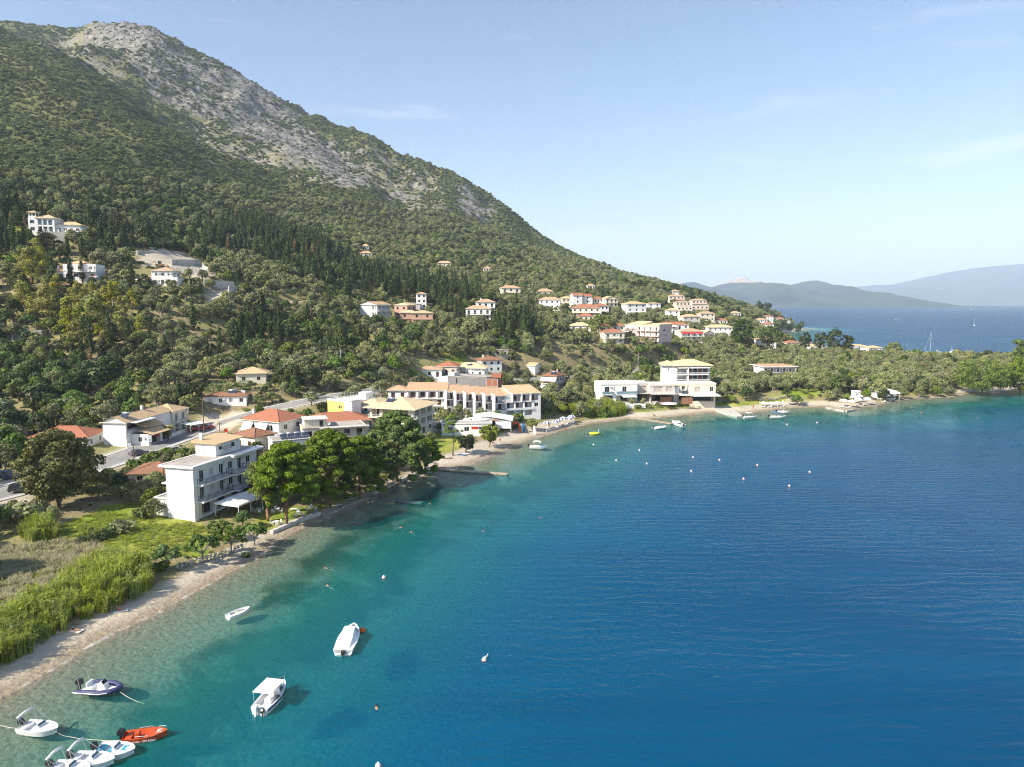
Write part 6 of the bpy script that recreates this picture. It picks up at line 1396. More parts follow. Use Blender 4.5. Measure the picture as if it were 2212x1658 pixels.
for q in order:
    j, i = J[q], I[q]; x, y, z, u, v = gx_[j, i], gy_[j, i], gz_[j, i], gu[j, i], gv[j, i]; r = random.random()
    if opn[j, i] and r > .5: continue
    if dense[j, i]:
        far = v < 700 or u > 1000
        kind = ('wood_cypress' if random.random() < .58 else 'cypress') if random.random() < (.72 if u < 480 else .86) else ('olive' if random.random() < .7 else 'dark')
        if random.random() < .025: kind = 'dead_cypress'
        if not far and random.random() < .45: kind = 'dark' if random.random() < .6 else 'broad'
        sc = random.uniform(.5, 1.3) if random.random() < .6 else random.uniform(.9, 1.15)
        if gd[j, i] < .40 and random.random() < .7: kind, sc = random.choice(['olive', 'olive', 'broad']), random.uniform(.8, 1.15)
    elif yp[j, i]:
        kind = 'pine' if r < .62 else ('dark' if r < .8 else 'olive'); sc = random.uniform(.7, 1.25)
    else:
        if z > 105 and r > .25: continue
        if gn[j, i] < .30 and r > .5: continue
        q2 = gm[j, i] + (r - .5) * .5
        kind = 'olive' if q2 < .60 else ('broad' if q2 < .70 else 'dark')
        if 400 < y < 540 and z > 45 and r < .03: kind = 'cypress'
        if r < .03 and u < 1500 and y < 540: kind = 'cypress'
        if y < 245 and u < 330: kind = random.choice(['broad', 'dark', 'dark', 'olive', 'broad'])
        sc = random.uniform(.6, 1.1) if random.random() < .8 else random.uniform(1.15, 1.5)
        if u > 1560: sc = random.choice([.6, .8, .95, 1.1, 1.3]) * random.uniform(.9, 1.1); kind = random.choice(['olive'] * 8 + ['broad', 'dark']) if kind != 'cypress' else kind
        if y < 262 and u < 235: sc = random.uniform(1.0, 1.5)
        if u > 1150 and y < 520 and kind in ('broad', 'dark') and r > .4: kind = 'olive'
    H_, W_ = {'olive': (5.4, 3), 'broad': (5.8, 2.9), 'dark': (6.5, 3), 'cypress': (11.5, 1.3), 'wood_cypress': (11.5, 2.2), 'dead_cypress': (9.5, 1), 'pine': (9.2, 3)}[kind]
    if blocked(x, y, 1.8): continue
    if hides(x, y, z, H_ * sc, W_ * sc):
        sc2 = .55
        if hides(x, y, z, 5.4 * sc2, 3 * sc2):
            if hides(x, y, z, 1.6, 1.4): continue
            kind, sc = 'bush', random.uniform(.7, 1.1); H_ = 1.6
        else: kind, sc, H_ = 'olive', sc2, 5.4
    vt = float(pix(x, y, z + H_ * sc)[1])
    TREES.append((x, y, z, kind, sc, u, v, (v - vt) * FPX * W_ * sc / y))
# what shows largest is built tree by tree; the rest of each kind reads as one mass
# line of sight test: a tree wholly behind nearer ones is not picked as an individual
TREES.sort(key=lambda t: t[1])
cov = np.zeros((420, 600), bool); vis = []
for t in TREES:
    x, y, z, kind, sc, u, v, area = t
    H_, W_ = {'olive': (5.4, 3), 'broad': (5.8, 2.9), 'dark': (6.5, 3), 'cypress': (11.5, 1.3), 'wood_cypress': (11.5, 2.2), 'dead_cypress': (9.5, 1), 'pine': (9.2, 3), 'bush': (1.6, 1.4)}[kind]
    vt = float(pix(x, y, z + H_ * sc)[1]); ww = FPX * W_ * sc / y * .8
    a, b, c, d = int(max(0, (u - ww) / 4)), int(min(599, (u + ww) / 4)) + 1, int(max(0, vt / 4)), int(min(419, v / 4)) + 1
    if a >= b or c >= d: vis.append(0); continue
    blk = cov[c:d, a:b]; vis.append(float((~blk).sum()) * 16); blk |= True
by = {}
for t, s in zip(TREES, vis): by.setdefault(t[3], []).append((s, t))
REST = {}
def where_words(u, v, y, z):
    if y > 470: return 'high above the village' if u < 1350 else 'on the far wooded ridge'
    if u > 1560: return 'in the grove behind the eastern beach'
    if u > 1170: return 'on the slope around the pink hotel' if v < 790 else 'beside the road near the villas'
    if u > 830: return 'below the brick shells' if v < 790 else 'behind the stepped hotel'
    if u > 480: return 'in the grove under the white balconied hotel' if v > 640 else 'on the slope below the rocky mountain'
    if v < 540: return 'on the slope around the tower villa'
    if v < 720: return 'among the tan-roofed villas'
    return 'above the shop house and road'
NAMES = {'olive': ('olive_tree', 'grey-green olive tree'), 'broad': ('broadleaf_tree', 'mid-green round broadleaf tree'), 'dark': ('evergreen_oak', 'dark green round evergreen tree'), 'cypress': ('cypress', 'slim dark green cypress'), 'wood_cypress': ('broad_cypress', 'broad dark cypress'), 'dead_cypress': ('dead_cypress', 'dead brown cypress'), 'pine': ('yellow_pine', 'yellow-green pine'), 'bush': ('bush', 'small round green bush')}
n_ind = 0
for kind, lst in by.items():
    lst.sort(key=lambda a: -a[0]); nm, lb = NAMES[kind]
    for k, (s, t) in enumerate(lst):
        x, y, z, kd, sc, u, v, area = t
        if k < 290 and s > 40:
            ww = where_words(u, v, y, z); tree(kind, nm, lb + ' ' + ww, x, y, sc, parts=s > 260, group=(nm.replace('_', ' ') + ('es ' if nm.endswith('s') else 's ') + ww), cat='bush' if kind == 'bush' else 'tree'); n_ind += 1
        else: REST.setdefault(kind, []).append((x, y, z, sc))

# ---------------- masses: one object each, points carrying instances
def mass(name, label, cat, kinds, pts):
    """pts: (x, y, z, kind, scale)"""
    coll = bpy.data.collections.new(name + '_pieces'); index = {}
    i = 0
    objs = []
    for kd in kinds:
        for (_, cm, jm) in KIND[kd]: objs.append((kd, jm))
    for q, (kd, me) in enumerate(objs):
        o = bpy.data.objects.new('%s_piece_%03d' % (name, q), me); coll.objects.link(o); index.setdefault(kd, []).append(q)
    n = len(pts); co = np.array([(p[0], p[1], p[2]) for p in pts], np.float32); idx = np.array([random.choice(index[p[3]]) for p in pts], np.int32)
    sc = np.array([p[4] for p in pts], np.float32); rot = rng.uniform(0, 6.28, n)
    me = bpy.data.meshes.new(name); me.vertices.add(n); me.vertices.foreach_set('co', co.ravel())
    a = me.attributes.new('pick', 'INT', 'POINT'); a.data.foreach_set('value', idx)
    s3 = np.stack([sc * rng.uniform(.85, 1.2, n), sc * rng.uniform(.85, 1.2, n), sc * rng.uniform(.85, 1.15, n)], 1).astype(np.float32)
    a = me.attributes.new('size', 'FLOAT_VECTOR', 'POINT'); a.data.foreach_set('vector', s3.ravel())
    a = me.attributes.new('turn', 'FLOAT_VECTOR', 'POINT'); a.data.foreach_set('vector', np.stack([0 * rot, 0 * rot, rot], 1).astype(np.float32).ravel())
    me.update(); o = link(bpy.data.objects.new(name, me)); tag(o, label, cat, kind='stuff')
    ng = bpy.data.node_groups.new(name, 'GeometryNodeTree'); ng.interface.new_socket('Geometry', in_out='INPUT', socket_type='NodeSocketGeometry'); ng.interface.new_socket('Geometry', in_out='OUTPUT', socket_type='NodeSocketGeometry')
    N, L = ng.nodes, ng.links; gi, go = N.new('NodeGroupInput'), N.new('NodeGroupOutput'); ip = N.new('GeometryNodeInstanceOnPoints'); ci = N.new('GeometryNodeCollectionInfo')
    ci.inputs['Collection'].default_value = coll; ci.inputs['Separate Children'].default_value = True; ci.inputs['Reset Children'].default_value = True
    def na(nm, ty): q = N.new('GeometryNodeInputNamedAttribute'); q.data_type = ty; q.inputs['Name'].default_value = nm; return q.outputs['Attribute']
    e2r = N.new('FunctionNodeEulerToRotation'); L.new(na('turn', 'FLOAT_VECTOR'), e2r.inputs[0]); L.new(e2r.outputs[0], ip.inputs['Rotation'])
    ip.inputs['Pick Instance'].default_value = True; L.new(na('pick', 'INT'), ip.inputs['Instance Index']); L.new(na('size', 'FLOAT_VECTOR'), ip.inputs['Scale'])
    L.new(gi.outputs[0], ip.inputs['Points']); L.new(ci.outputs[0], ip.inputs['Instance']); L.new(ip.outputs[0], go.inputs[0])
    md = o.modifiers.new('pieces', 'NODES'); md.node_group = ng
    return o
rest = [(x, y, z, kd, sc) for kd, l in REST.items() for (x, y, z, sc) in l]
if rest: mass('distant_woodland', 'far trees closing up into one wood behind the nearer ones', 'woodland', list(REST), rest)

# scrub on the mountain
def scrub(n, xr, yr, f):
    x = rng.uniform(*xr, n); y = rng.uniform(*yr, n); z = hgt(x, y); u, v = pix(x, y, z); s = hgt(x, y, SD); rk = hgt(x, y, crag); hl = hgt(x, y, hillm)
    d = fbm(x, y, 55, 4, 131); e = fbm(x, y, 14, 3, 133); near_ = (x < -250) & (x * .35 + y < 900)
    prob = f(x, y, z, u, v, s, rk, hl, d, e, near_)
    k = (rng.uniform(0, 1, n) < prob) & (u > -900) & (u < 2330) & (v < 700)
    return [(a, b, c - .2) for a, b, c in zip(x[k], y[k], z[k])], k
P1, k1 = scrub(430000, (-1490, 420), (320, 1650), lambda x, y, z, u, v, s, rk, hl, d, e, nr: hl * np.where(nr, .66, np.clip(.60 - .46 * rk - .34 * hgt(x, y, scree) + (d - .5) * 1.3 + (e - .5) * .9, .04, .85)))
mass('mountain_scrub', 'dark green evergreen scrub covering the mountain and near ridge', 'scrub', ['scrub'], [(x, y, z, 'scrub', random.choice([.8, 1.0, 1.2, 1.5, 2.0]) * (1 if y < 900 else 1.2)) for x, y, z in P1])
# low undergrowth and dry tufts between the trees
n = 44000; x = rng.uniform(-400, 330, n); y = rng.uniform(95, 560, n); z = hgt(x, y); u, v = pix(x, y, z); s = hgt(x, y, SD); rd = hgt(x, y, ROADD); bb = hgt(x, y, bwid); tk = hgt(x, y, TRACKD)
k = (u > -400) & (u < 2270) & (s > bb + 1.5) & (rd > 6.2) & (tk > 3.2) & (fbm(x, y, 22, 3, 171) > .40)
for p in BARE: k &= ~inpoly(u, v, p)
und = [(a, b, c - .15, random.choice(['bush', 'grey_bush', 'scrub', 'scrub']), random.uniform(.25, .95) if v_ < 900 else random.uniform(.2, .4)) for a, b, c, v_ in zip(x[k], y[k], z[k], v[k]) if not blocked(a, b, .6)]
mass('undergrowth', 'low bushes and weeds filling the gaps between trees', 'undergrowth', ['bush', 'grey_bush', 'scrub'], und)

# reeds by the beach, dry flowering weeds behind
def blades(n, h, seed, kind, mat, spread=.35, w=.05, lean=.35):
    g = np.random.default_rng(seed); V, F, T = [], [], []
    for k in range(n):
        a = g.uniform(0, 6.28); r = g.uniform(0, spread); x, y = math.cos(a) * r, math.sin(a) * r; b = g.uniform(0, 6.28); L = g.uniform(0, lean) * h; hh = h * g.uniform(.6, 1.1); c, s = math.cos(b), math.sin(b); tn = g.uniform(0, 1); q0 = len(V)
        for j, t in enumerate((0, .5, 1)): ww = w * (1, .9, .15)[j]; V += [(x + c * L * t * t - s * ww, y + s * L * t * t + c * ww, hh * (t - .12 * t * t * (L / h) * 3)), (x + c * L * t * t + s * ww, y + s * L * t * t - c * ww, hh * (t - .12 * t * t * (L / h) * 3))]
        F += [(q0, q0 + 1, q0 + 3, q0 + 2), (q0 + 2, q0 + 3, q0 + 5, q0 + 4)]; T += [tn] * 6
        for lf in range(3):
            t = g.uniform(.35, .9); a2 = g.uniform(0, 6.28); c2, s2 = math.cos(a2), math.sin(a2); ll = h * .22; q0 = len(V); px, py, pz = x + c * L * t * t, y + s * L * t * t, hh * t
            V += [(px - s2 * w, py + c2 * w, pz), (px + s2 * w, py - c2 * w, pz), (px + c2 * ll, py + s2 * ll, pz + ll * .25)]; F += [(q0, q0 + 1, q0 + 2, q0 + 2)]; T += [tn] * 3
    me = bpy.data.meshes.new(kind); me.from_pydata(V, [], [f if f[2] != f[3] else f[:3] for f in F]); me.materials.append(M(mat)); at = me.attributes.new('tone', 'FLOAT', 'POINT'); at.data.foreach_set('value', T); KIND.setdefault(kind, []).append((None, None, me))
for k in range(4): blades(26, 2.9, 700 + k, 'reed', 'leaf_reed', .5, .06)
for k in range(3): blades(26, .85, 710 + k, 'weeds', 'leaf_dry', .45, .03, .6)
for k in range(3): blades(24, .42, 720 + k, 'tall_grass', 'leaf_reed', .5, .03, .7)
def field(n, polys, xr, yr, extra=None):
    x = rng.uniform(*xr, n); y = rng.uniform(*yr, n); z = hgt(x, y); u, v = pix(x, y, z); k = np.zeros(n, bool)
    for p in polys: k |= inpoly(u, v, p)
    k &= hgt(x, y, SD) > np.minimum(hgt(x, y, bwid), 6.0) - .3
    if extra is not None: k &= extra(x, y, u, v)
    return [(a, b, c - .05) for a, b, c in zip(x[k], y[k], z[k])]
reed_poly = [[(-80,1385),(30,1330),(120,1285),(180,1235),(230,1195),(290,1212),(328,1240),(325,1272),(250,1330),(140,1372),(20,1450),(-80,1510)], [(40,1150),(120,1130),(130,1160),(60,1180)]]
mass('reed_bed', 'tall bright green reeds along the back of the near beach', 'reeds', ['reed', 'weeds'], [(*p, 'reed' if random.random() < .9 else 'weeds', (.55 + .75 * float(fbm(np.array([p[0]]), np.array([p[1]]), 6, 3, 411)[0])) * random.uniform(.75, 1.2)) for p in field(9000, reed_poly, (-110, -40), (70, 145)) if not blocked(p[0], p[1], .4)])
dry_poly = [[(-80,1190),(60,1180),(200,1165),(225,1195),(180,1235),(120,1285),(30,1330),(-80,1385)]]
mass('dry_weeds', 'pale flowering dry weeds in the field behind the reeds', 'weeds', ['weeds'], [(*p, 'weeds', random.uniform(.6, 1.3)) for p in field(14000, dry_poly, (-125, -50), (75, 140))])
mass('lawn_grass', 'bright green uncut grass around the white guesthouse', 'grass', ['tall_grass'], [(*p, 'tall_grass', random.uniform(.5, 1.2)) for p in field(22000, lawn_polys[:2], (-120, -40), (85, 150), lambda x, y, u, v: fbm(x, y, 5, 3, 201) > .38) if not blocked(p[0], p[1], .2)])
rb = [[(1240,903),(1352,900),(1350,885),(1290,878),(1230,890)]]
mass('shore_reeds', 'dense reed thicket above the sand below the modern villa', 'reeds', ['reed', 'bush'], [(*p, random.choice(['reed', 'reed', 'bush']), random.uniform(.8, 1.5)) for p in field(3000, rb, (10, 50), (200, 260))])

# hand-placed shrubs and hedges
def shrub_at(u, v, kind, sc, label, name='shrub', zb=None, sz=1.):
    p = G(u, v) if zb is None else at_z(u, v, zb); tree(kind, name, label, p.x, p.y, sc, cat='shrub', sz=sz)
for a in ((60, 1128, 'grey_bush', 2.6, 'grey tamarisk shrub beside the parked white car'), (100, 1105, 'olive', .75, 'grey olive shrub below the plane tree'), (268, 1150, 'grey_bush', 1.7, 'grey shrub in the middle of the lawn'), (200, 1168, 'bush', 1.4, 'dark low shrub at left of the lawn hedge'), (235, 1155, 'bush', 1.4, 'dark low shrub in the lawn hedge'), (330, 1120, 'olive', .7, 'small olive at the guesthouse annexe'), (300, 1120, 'bush', 1.6, 'green shrub beside the annexe'), (262, 1075, 'dark', .8, 'dark shrubby tree on the right of the plane tree'), (235, 1060, 'olive', .9, 'grey olive behind the plane tree'), (290, 1085, 'olive', .9, 'grey olive in front of the low tiled house'),
          (330, 1095, 'broad', .7, 'green tree at the corner of the guesthouse'), (320, 1000, 'bush', 2.0, 'hedge bush between road and low tiled house'), (355, 995, 'bush', 2.2, 'hedge bush behind the guesthouse roof'), (295, 1012, 'bush', 1.8, 'first hedge bush along the road'), (405, 990, 'bush', 2.0, 'hedge bush below the silver car'), (300, 1258, 'bush', 1.0, 'low green bush at the end of the reeds'), (345, 1235, 'bush', 1.1, 'low bush beside the lone fig tree'), (535, 1205, 'bush', .6, 'tiny bush on the beach wall'), (700, 1090, 'dark', .8, 'dark shrubby tree under the second pine'), (745, 1078, 'dark', .85, 'dark shrubby tree between second and third pine'), (800, 1058, 'dark', .8, 'dark shrubby tree right of the third pine'), (890, 1022, 'dark', .8, 'dark shrubby tree under the tallest pine'), (835, 1046, 'olive', .7, 'grey-leaved shrub at the beach edge under the pines'), (525, 1140, 'broad', .6, 'shrub beside the guesthouse terrace'),
          (330, 1262, 'dead_cypress', .22, 'brown dead shrub on the shingle at the end of the reeds'), (890, 930, 'dark', .7, 'dark tree below the tan-roofed hotel'), (925, 925, 'dark', .75, 'dark tree in front of the caravan yard'), (905, 938, 'olive', .7, 'olive beside the hotel porch'), (870, 915, 'broad', .7, 'broadleaf tree at the hotel gable'), (990, 902, 'olive', .8, 'grey olive in front of the stepped hotel'), (975, 938, 'bush', 1.2, 'bush in front of the beach bar wall'), (948, 935, 'broad', .55, 'small green tree at the left end of the beach bar'), (1015, 922, 'broad', .75, 'green tree between beach bar and marquee'), (1075, 915, 'broad', .8, 'green tree at the right end of the marquee'), (1040, 905, 'olive', .7, 'grey olive behind the marquee'), (1085, 925, 'bush', 2.3, 'vine hedge bush behind the round beach tree'), (1030, 923, 'bush', 2.0, 'vine hedge bush at the marquee'), (1120, 912, 'bush', 2.2, 'green bush under the stepped hotel loggias'), (1150, 930, 'lime', .95, 'yellow-green shrub tree on the sand beside the paddle boards'), (1190, 880, 'lime', 1.0, 'yellow-green tree in front of the blind house'), (1215, 895, 'lime', .9, 'yellow-green tree between hotel and shore reeds'), (1180, 905, 'dark', .6, 'dark shrub behind the umbrellas'), (1220, 845, 'olive', .8, 'grey olive hiding the corner of the blind house'), (1258, 860, 'olive', .75, 'grey olive left of the white modern villa'), (1242, 885, 'lime', .7, 'small lime tree beside the reed thicket'),
          (1355, 812, 'olive', .8, 'olive beside the road sign'), (1375, 884, 'bush', 1.30, 'garden bush left below the second villa'), (1398, 883, 'grey_bush', 1.30, 'grey garden bush below the second villa'), (1420, 881, 'olive', 0.42, 'little olive on the third villa terrace'), (1462, 879, 'bush', 1.20, 'garden bush beside the large white parasol'), (1478, 878, 'olive', 0.45, 'little olive below the fourth villa'), (1500, 876, 'bush', 1.40, 'garden bush below the fifth villa'), (1520, 874, 'bush', 1.30, 'vine bush at the right end of the villa gardens'), (1330, 884, 'bush', 1.40, 'bush at the villa pool wall'), (1300, 830, 'olive', .85, 'round olive below the road'), (1365, 836, 'dark', .6, 'dark round tree behind the villas'), (1480, 812, 'olive', .8, 'olive by the carport'), (1585, 850, 'olive', .95, 'low grey olive right of the hotel'), (1620, 862, 'olive', 1.0, 'round grey olive above the white umbrellas'), (1600, 840, 'dark', .9, 'dark tree right of the hotel'), (1545, 872, 'lime', .8, 'vine-covered arbour tree at the slipway'), (1575, 872, 'lime', .85, 'second vine-covered arbour tree by the slipway'), (1722, 878, 'broad', .85, 'green shrub tree on the sand between the two beaches'), (1700, 862, 'dark', .8, 'dark shrub tree behind the thatched parasols'), (1790, 868, 'olive', .9, 'dusty olive above the umbrella beach'), (1805, 862, 'olive', .9, 'second dusty olive beside the white bar'), (1870, 862, 'broad', .8, 'broadleaf tree beside the white awning'), (1830, 866, 'lime', .7, 'bright shrub between umbrellas and bar'), (1910, 868, 'dark', .9, 'dark shrub tree right of the white awning'), (1950, 862, 'broad', .9, 'low shrub tree on the shore right of the awning'), (1985, 860, 'olive', .9, 'olive overhanging the water'), (2020, 858, 'broad', .95, 'green shrub at the water beside the far jetty'), (2050, 856, 'olive', .9, 'last olive before the far jetty')):
    shrub_at(*a)
def hedge(name, label, pts, w, h, mat, seed):
    g = np.random.default_rng(seed); bl = []
    for (x0, y0), (x1, y1) in zip(pts[:-1], pts[1:]):
        L = math.hypot(x1 - x0, y1 - y0); n = max(2, int(L / .7))
        for k in range(n): t = (k + .5) / n; x, y = x0 + (x1 - x0) * t, y0 + (y1 - y0) * t; z = float(hgt(x, y)); bl.append((x + g.uniform(-.2, .2), y + g.uniform(-.2, .2), z + h * g.uniform(.4, .6), w * .6, h * .5))
    V, F, t = leaves(bl, int(len(bl) * 120), .32, g); o = tag(link(bpy.data.objects.new(name, leaf_mesh(name, V, F, t, mat))), label, 'hedge')
q = [W(448, 905, 3.6), W(540, 893, 4.2)]; hedge('ivy_hedge', 'tall ivy-green hedge under the solar bungalow', q, 1.8, 4.0, 'leaf_broad', 901)
hedge('lawn_hedge', 'ragged dark hedge running across the lawn', [W(165, 1178, 2.2), W(205, 1172, 2.2), W(240, 1160, 2.2)], 1.2, 1.5, 'leaf_dark', 902)
hedge('road_hedge', 'clipped green hedge beside the road behind the guesthouse', [W(272, 1035, 2.8), W(330, 1012, 2.8), W(365, 1000, 2.8)], 1.6, 1.8, 'leaf_broad', 903)
hedge('beach_hedge', 'green vine hedge behind the beach bar', [W(1018, 932, 2.2), W(1080, 926, 2.2), W(1125, 918, 2.2)], 1.3, 1.7, 'leaf_broad', 904)
hedge('villa_hedge', 'dark clipped hedge below the third villa', [tuple(G(352, 634))[:2], tuple(G(400, 636))[:2], tuple(G(440, 640))[:2]], 1.8, 2.4, 'leaf_dark', 905)
print('TREES', len(TREES), 'individual', n_ind, 'rest', len(rest), 'scrub', len(P1), 'under', len(und), {k: len(v) for k, v in by.items()})
# ================================================================== boats
simple('gelcoat', (.80, .80, .79), .28, .03, spec=.5); simple('gelcoat_cream', (.72, .69, .58), .4, .06); simple('hull_blue', (.030, .045, .16), .35, .1, spec=.5); simple('tube_blue', (.050, .058, .13), .5, .08); simple('tube_grey', (.60, .61, .63), .55, .06)
simple('orange_paint', (.52, .085, .025), .5, .12, 2); simple('outboard', (.018, .018, .02), .3, .1, spec=.5); simple('seat_blue', (.08, .36, .46), .6); simple('rope', (.52, .48, .40), .9); simple('dark_screen', (.03, .035, .04), .1, .1, spec=.6); simple('canvas_blue', (.05, .15, .40), .8); simple('buoy_white', (.82, .80, .76), .5); simple('buoy_orange', (.72, .14, .03), .5)
simple('sailcloth', (.84, .83, .80), .8); simple('teal_hull', (.25, .48, .58), .4)
def hull(L, B, H, d=.3, sternw=.85, pw=2.2, n=14, floor=.12, rim=.09, deck_from=1.1, sheer=.3):
    """an open shell boat, bow towards +x; returns shell, deck"""
    m = MB(); V = []; k = 9
    def st(t):
        b = B / 2 * (sternw + (1 - sternw) * math.sin(min(t / .45, 1) * math.pi / 2)) * (max(0, 1 - max(0, (t - .42) / .58) ** pw)) ** .8
        return max(b, .02), H * (1 + sheer * t * t), L * (t - .5) + (0)
    for i in range(n + 1):
        t = i / n; b, s, x = st(t); bi = max(b - rim, .01); kz = -d * (1 - .8 * t ** 3); fx = x; cx = x - .10 * L * t ** 3
        V += [(fx if t < .9 else fx - .1, bi * .82, floor), (fx if t < 1 else fx - rim, bi, s), (fx, b, s), (cx, b * .82, s * .1 - .02), (cx - .02, 0, kz), (cx, -b * .82, s * .1 - .02), (fx, -b, s), (fx if t < 1 else fx - rim, -bi, s), (fx if t < .9 else fx - .1, -bi * .82, floor)]
    F = []
    for i in range(n):
        for j in range(k - 1): a = i * k + j; F.append((a, a + 1, a + 1 + k, a + k))
        a = i * k; F.append((a + 8, a, a + k, a + k + 8))
    F.append((1, 2, 3, 4, 5, 6, 7)[::1]); F.append((0, 1, 7, 8)); F.append(tuple(n * k + j for j in (7, 6, 5, 4, 3, 2, 1)))
    m.add(V, F)
    dk = None
    if deck_from < 1:
        dk = MB(); DV = []; DF = []; i0 = int(deck_from * n)
        for i in range(i0, n + 1): t = i / n; b, s, x = st(t); DV += [(x, b - .01, s + .006), (x, 0, s + .10 * (1 - t) + .03), (x, -b + .01, s + .006)]
        for i in range(n - i0):
            for j in range(2): a = i * 3 + j; DF.append((a, a + 3, a + 4, a + 1))
        DF.append((0, 1, 2)); dk.add(DV, DF)
    return m, dk, st
def boat_root(name, label, s, b, cat='boat', group=None, z=0., lift=0.):
    A = at_z(*s, z); B_ = at_z(*b, z); d = B_ - A; c = (A + B_) / 2
    return tag(empty(name, (c.x, c.y, z + lift), math.atan2(d.y, d.x)), label, cat, group), d.length
def motor(o, x, z=.55, s=1., mat='outboard', y=0.):
    e = empty('outboard_motor', (x, y, z), 0, o); e.scale = (s, s, s)
    pf = [(-.42, .1), (.06, .1), (.12, .3), (.02, .55), (-.3, .58), (-.46, .4)]; n = len(pf)
    m = MB().add([(a, -.17, b) for a, b in pf] + [(a, .17, b) for a, b in pf], [tuple(range(n)), tuple(range(2 * n - 1, n - 1, -1))] + [(i, i + n, (i + 1) % n + n, (i + 1) % n) for i in range(n)]); m.obj('cowl', mat, e)
    MB().box(-.3, -.12, -.07, .07, -.55, .1).obj('leg', mat, e); MB().lathe([(0, 0), (.08, .05), (.2, .07), (0, .1)], 8).xf(Matrix.Translation((-.3, 0, -.5)) @ Matrix.Rotation(R(90), 4, 'Y')).obj('propeller', 'steel', e)
def bimini(o, x0, x1, w, z, mat='canvas', folded=False):
    m = MB()
    for s in (-1, 1):
        if folded: m.tube([(x0, s * w, .5), (x0 - .35, s * w, z), (x0 - .35, s * w * .9, z + .06)], .025, 5); m.tube([(x1, s * w, .6), (x0 - .3, s * w, z)], .02, 5)
        else:
            for a, b in ((x0, x0 + .1), (x1, x1 - .1)): m.tube([(a, s * w, .5), (b, s * w, z)], .025, 5)
    if folded:
        MB().tube([(x0 - .35, -w * 1.02, z), (x0 - .38, 0, z + .12), (x0 - .35, w * 1.02, z)], .11, 7).obj('rolled_canopy', mat, o, True)
    else:
        V = []; 
        for i in range(5):
            t = i / 4; zz = z + .16 * math.sin(t * math.pi)
            for j in range(5): q = j / 4; V.append((x0 + (x1 - x0) * t, (q * 2 - 1) * w, zz + .10 * math.sin(q * math.pi)))
        n = len(V); V += [(a, b, c + .03) for a, b, c in V]; F = []
        for i in range(4):
            for j in range(4): a = i * 5 + j; F += [(a, a + 1, a + 6, a + 5), (n + a + 5, n + a + 6, n + a + 1, n + a)]
        MB().add(V, F).obj('canopy', mat, o)
    m.obj('canopy_frame', 'steel', o)
def bench(o, x0, x1, w, z0, z1, mat='gelcoat', name='bench'): MB().box(x0, x1, -w, w, z0, z1).obj(name, mat, o)
def rail_(o, pts, r=.022, name='bow_rail', mat='steel'): m = MB(); m.tube(pts, r, 5); m.obj(name, mat, o)
# rowing boat
o, L = boat_root('rowing_boat', 'small white rowing boat with cream inside near the shore', (492, 1338), (540, 1319))
m, dk, st = hull(L, 1.5, .45, .2, .8, 1.8, 14, .08); m.obj('hull', 'gelcoat', o); bench(o, -.3, .1, .62, .28, .33, 'gelcoat_cream'); bench(o, .9, 1.2, .5, .32, .37, 'gelcoat'); bench(o, -L * .46, -L * .34, .5, .28, .34, 'gelcoat'); MB().box(-L * .42, L * .3, -.5, .5, .085, .12).obj('floorboards', 'gelcoat_cream', o); rail_(o, [(-1.2, .2, .45), (1.0, .1, .40)], .03, 'oar', 'wood')
# covered cabin cruiser
o, L = boat_root('cabin_cruiser', 'white cabin cruiser under a full white cover', (741, 1418), (766, 1362))
m, dk, st = hull(L, 2.5, .75, .35, .88, 2.0, 16, .3, .08, 0.0, .35); m.obj('hull', 'gelcoat', o); dk.obj('deck', 'gelcoat', o)
cv = MB(); pr = [(-L * .49, .8, 1.05), (-L * .2, 1.25, 1.1), (L * .05, 1.75, 1.02), (L * .13, 1.7, .95), (L * .27, 1.05, .62)]; V = []
for x, z, w in pr: V += [(x, -w, .78 if x < L * .2 else .92), (x, -w * .62, z), (x, w * .62, z), (x, w, .78 if x < L * .2 else .92)]
F = [(i * 4 + j, i * 4 + j + 4, i * 4 + j + 5, i * 4 + j + 1) for i in range(4) for j in range(3)] + [(0, 1, 2, 3), (19, 18, 17, 16)]; cv.add(V, [f[::-1] for f in F]).obj('cover', 'canvas', o)
MB().box(L * .33, L * .40, -.2, .2, .955, 1.06).obj('hatch', 'dark_screen', o); MB().add([(L * .06, -1.035, 1.05), (L * .22, -.78, .98), (L * .15, -.80, 1.45), (L * .08, -.86, 1.55)], [(0, 1, 2, 3), (3, 2, 1, 0)]).obj('side_window', 'dark_screen', o); MB().box(-L * .52, -L * .48, -.9, .9, .2, .3).obj('swim_platform', 'gelcoat', o); motor(o, -L * .5, .25, .9)
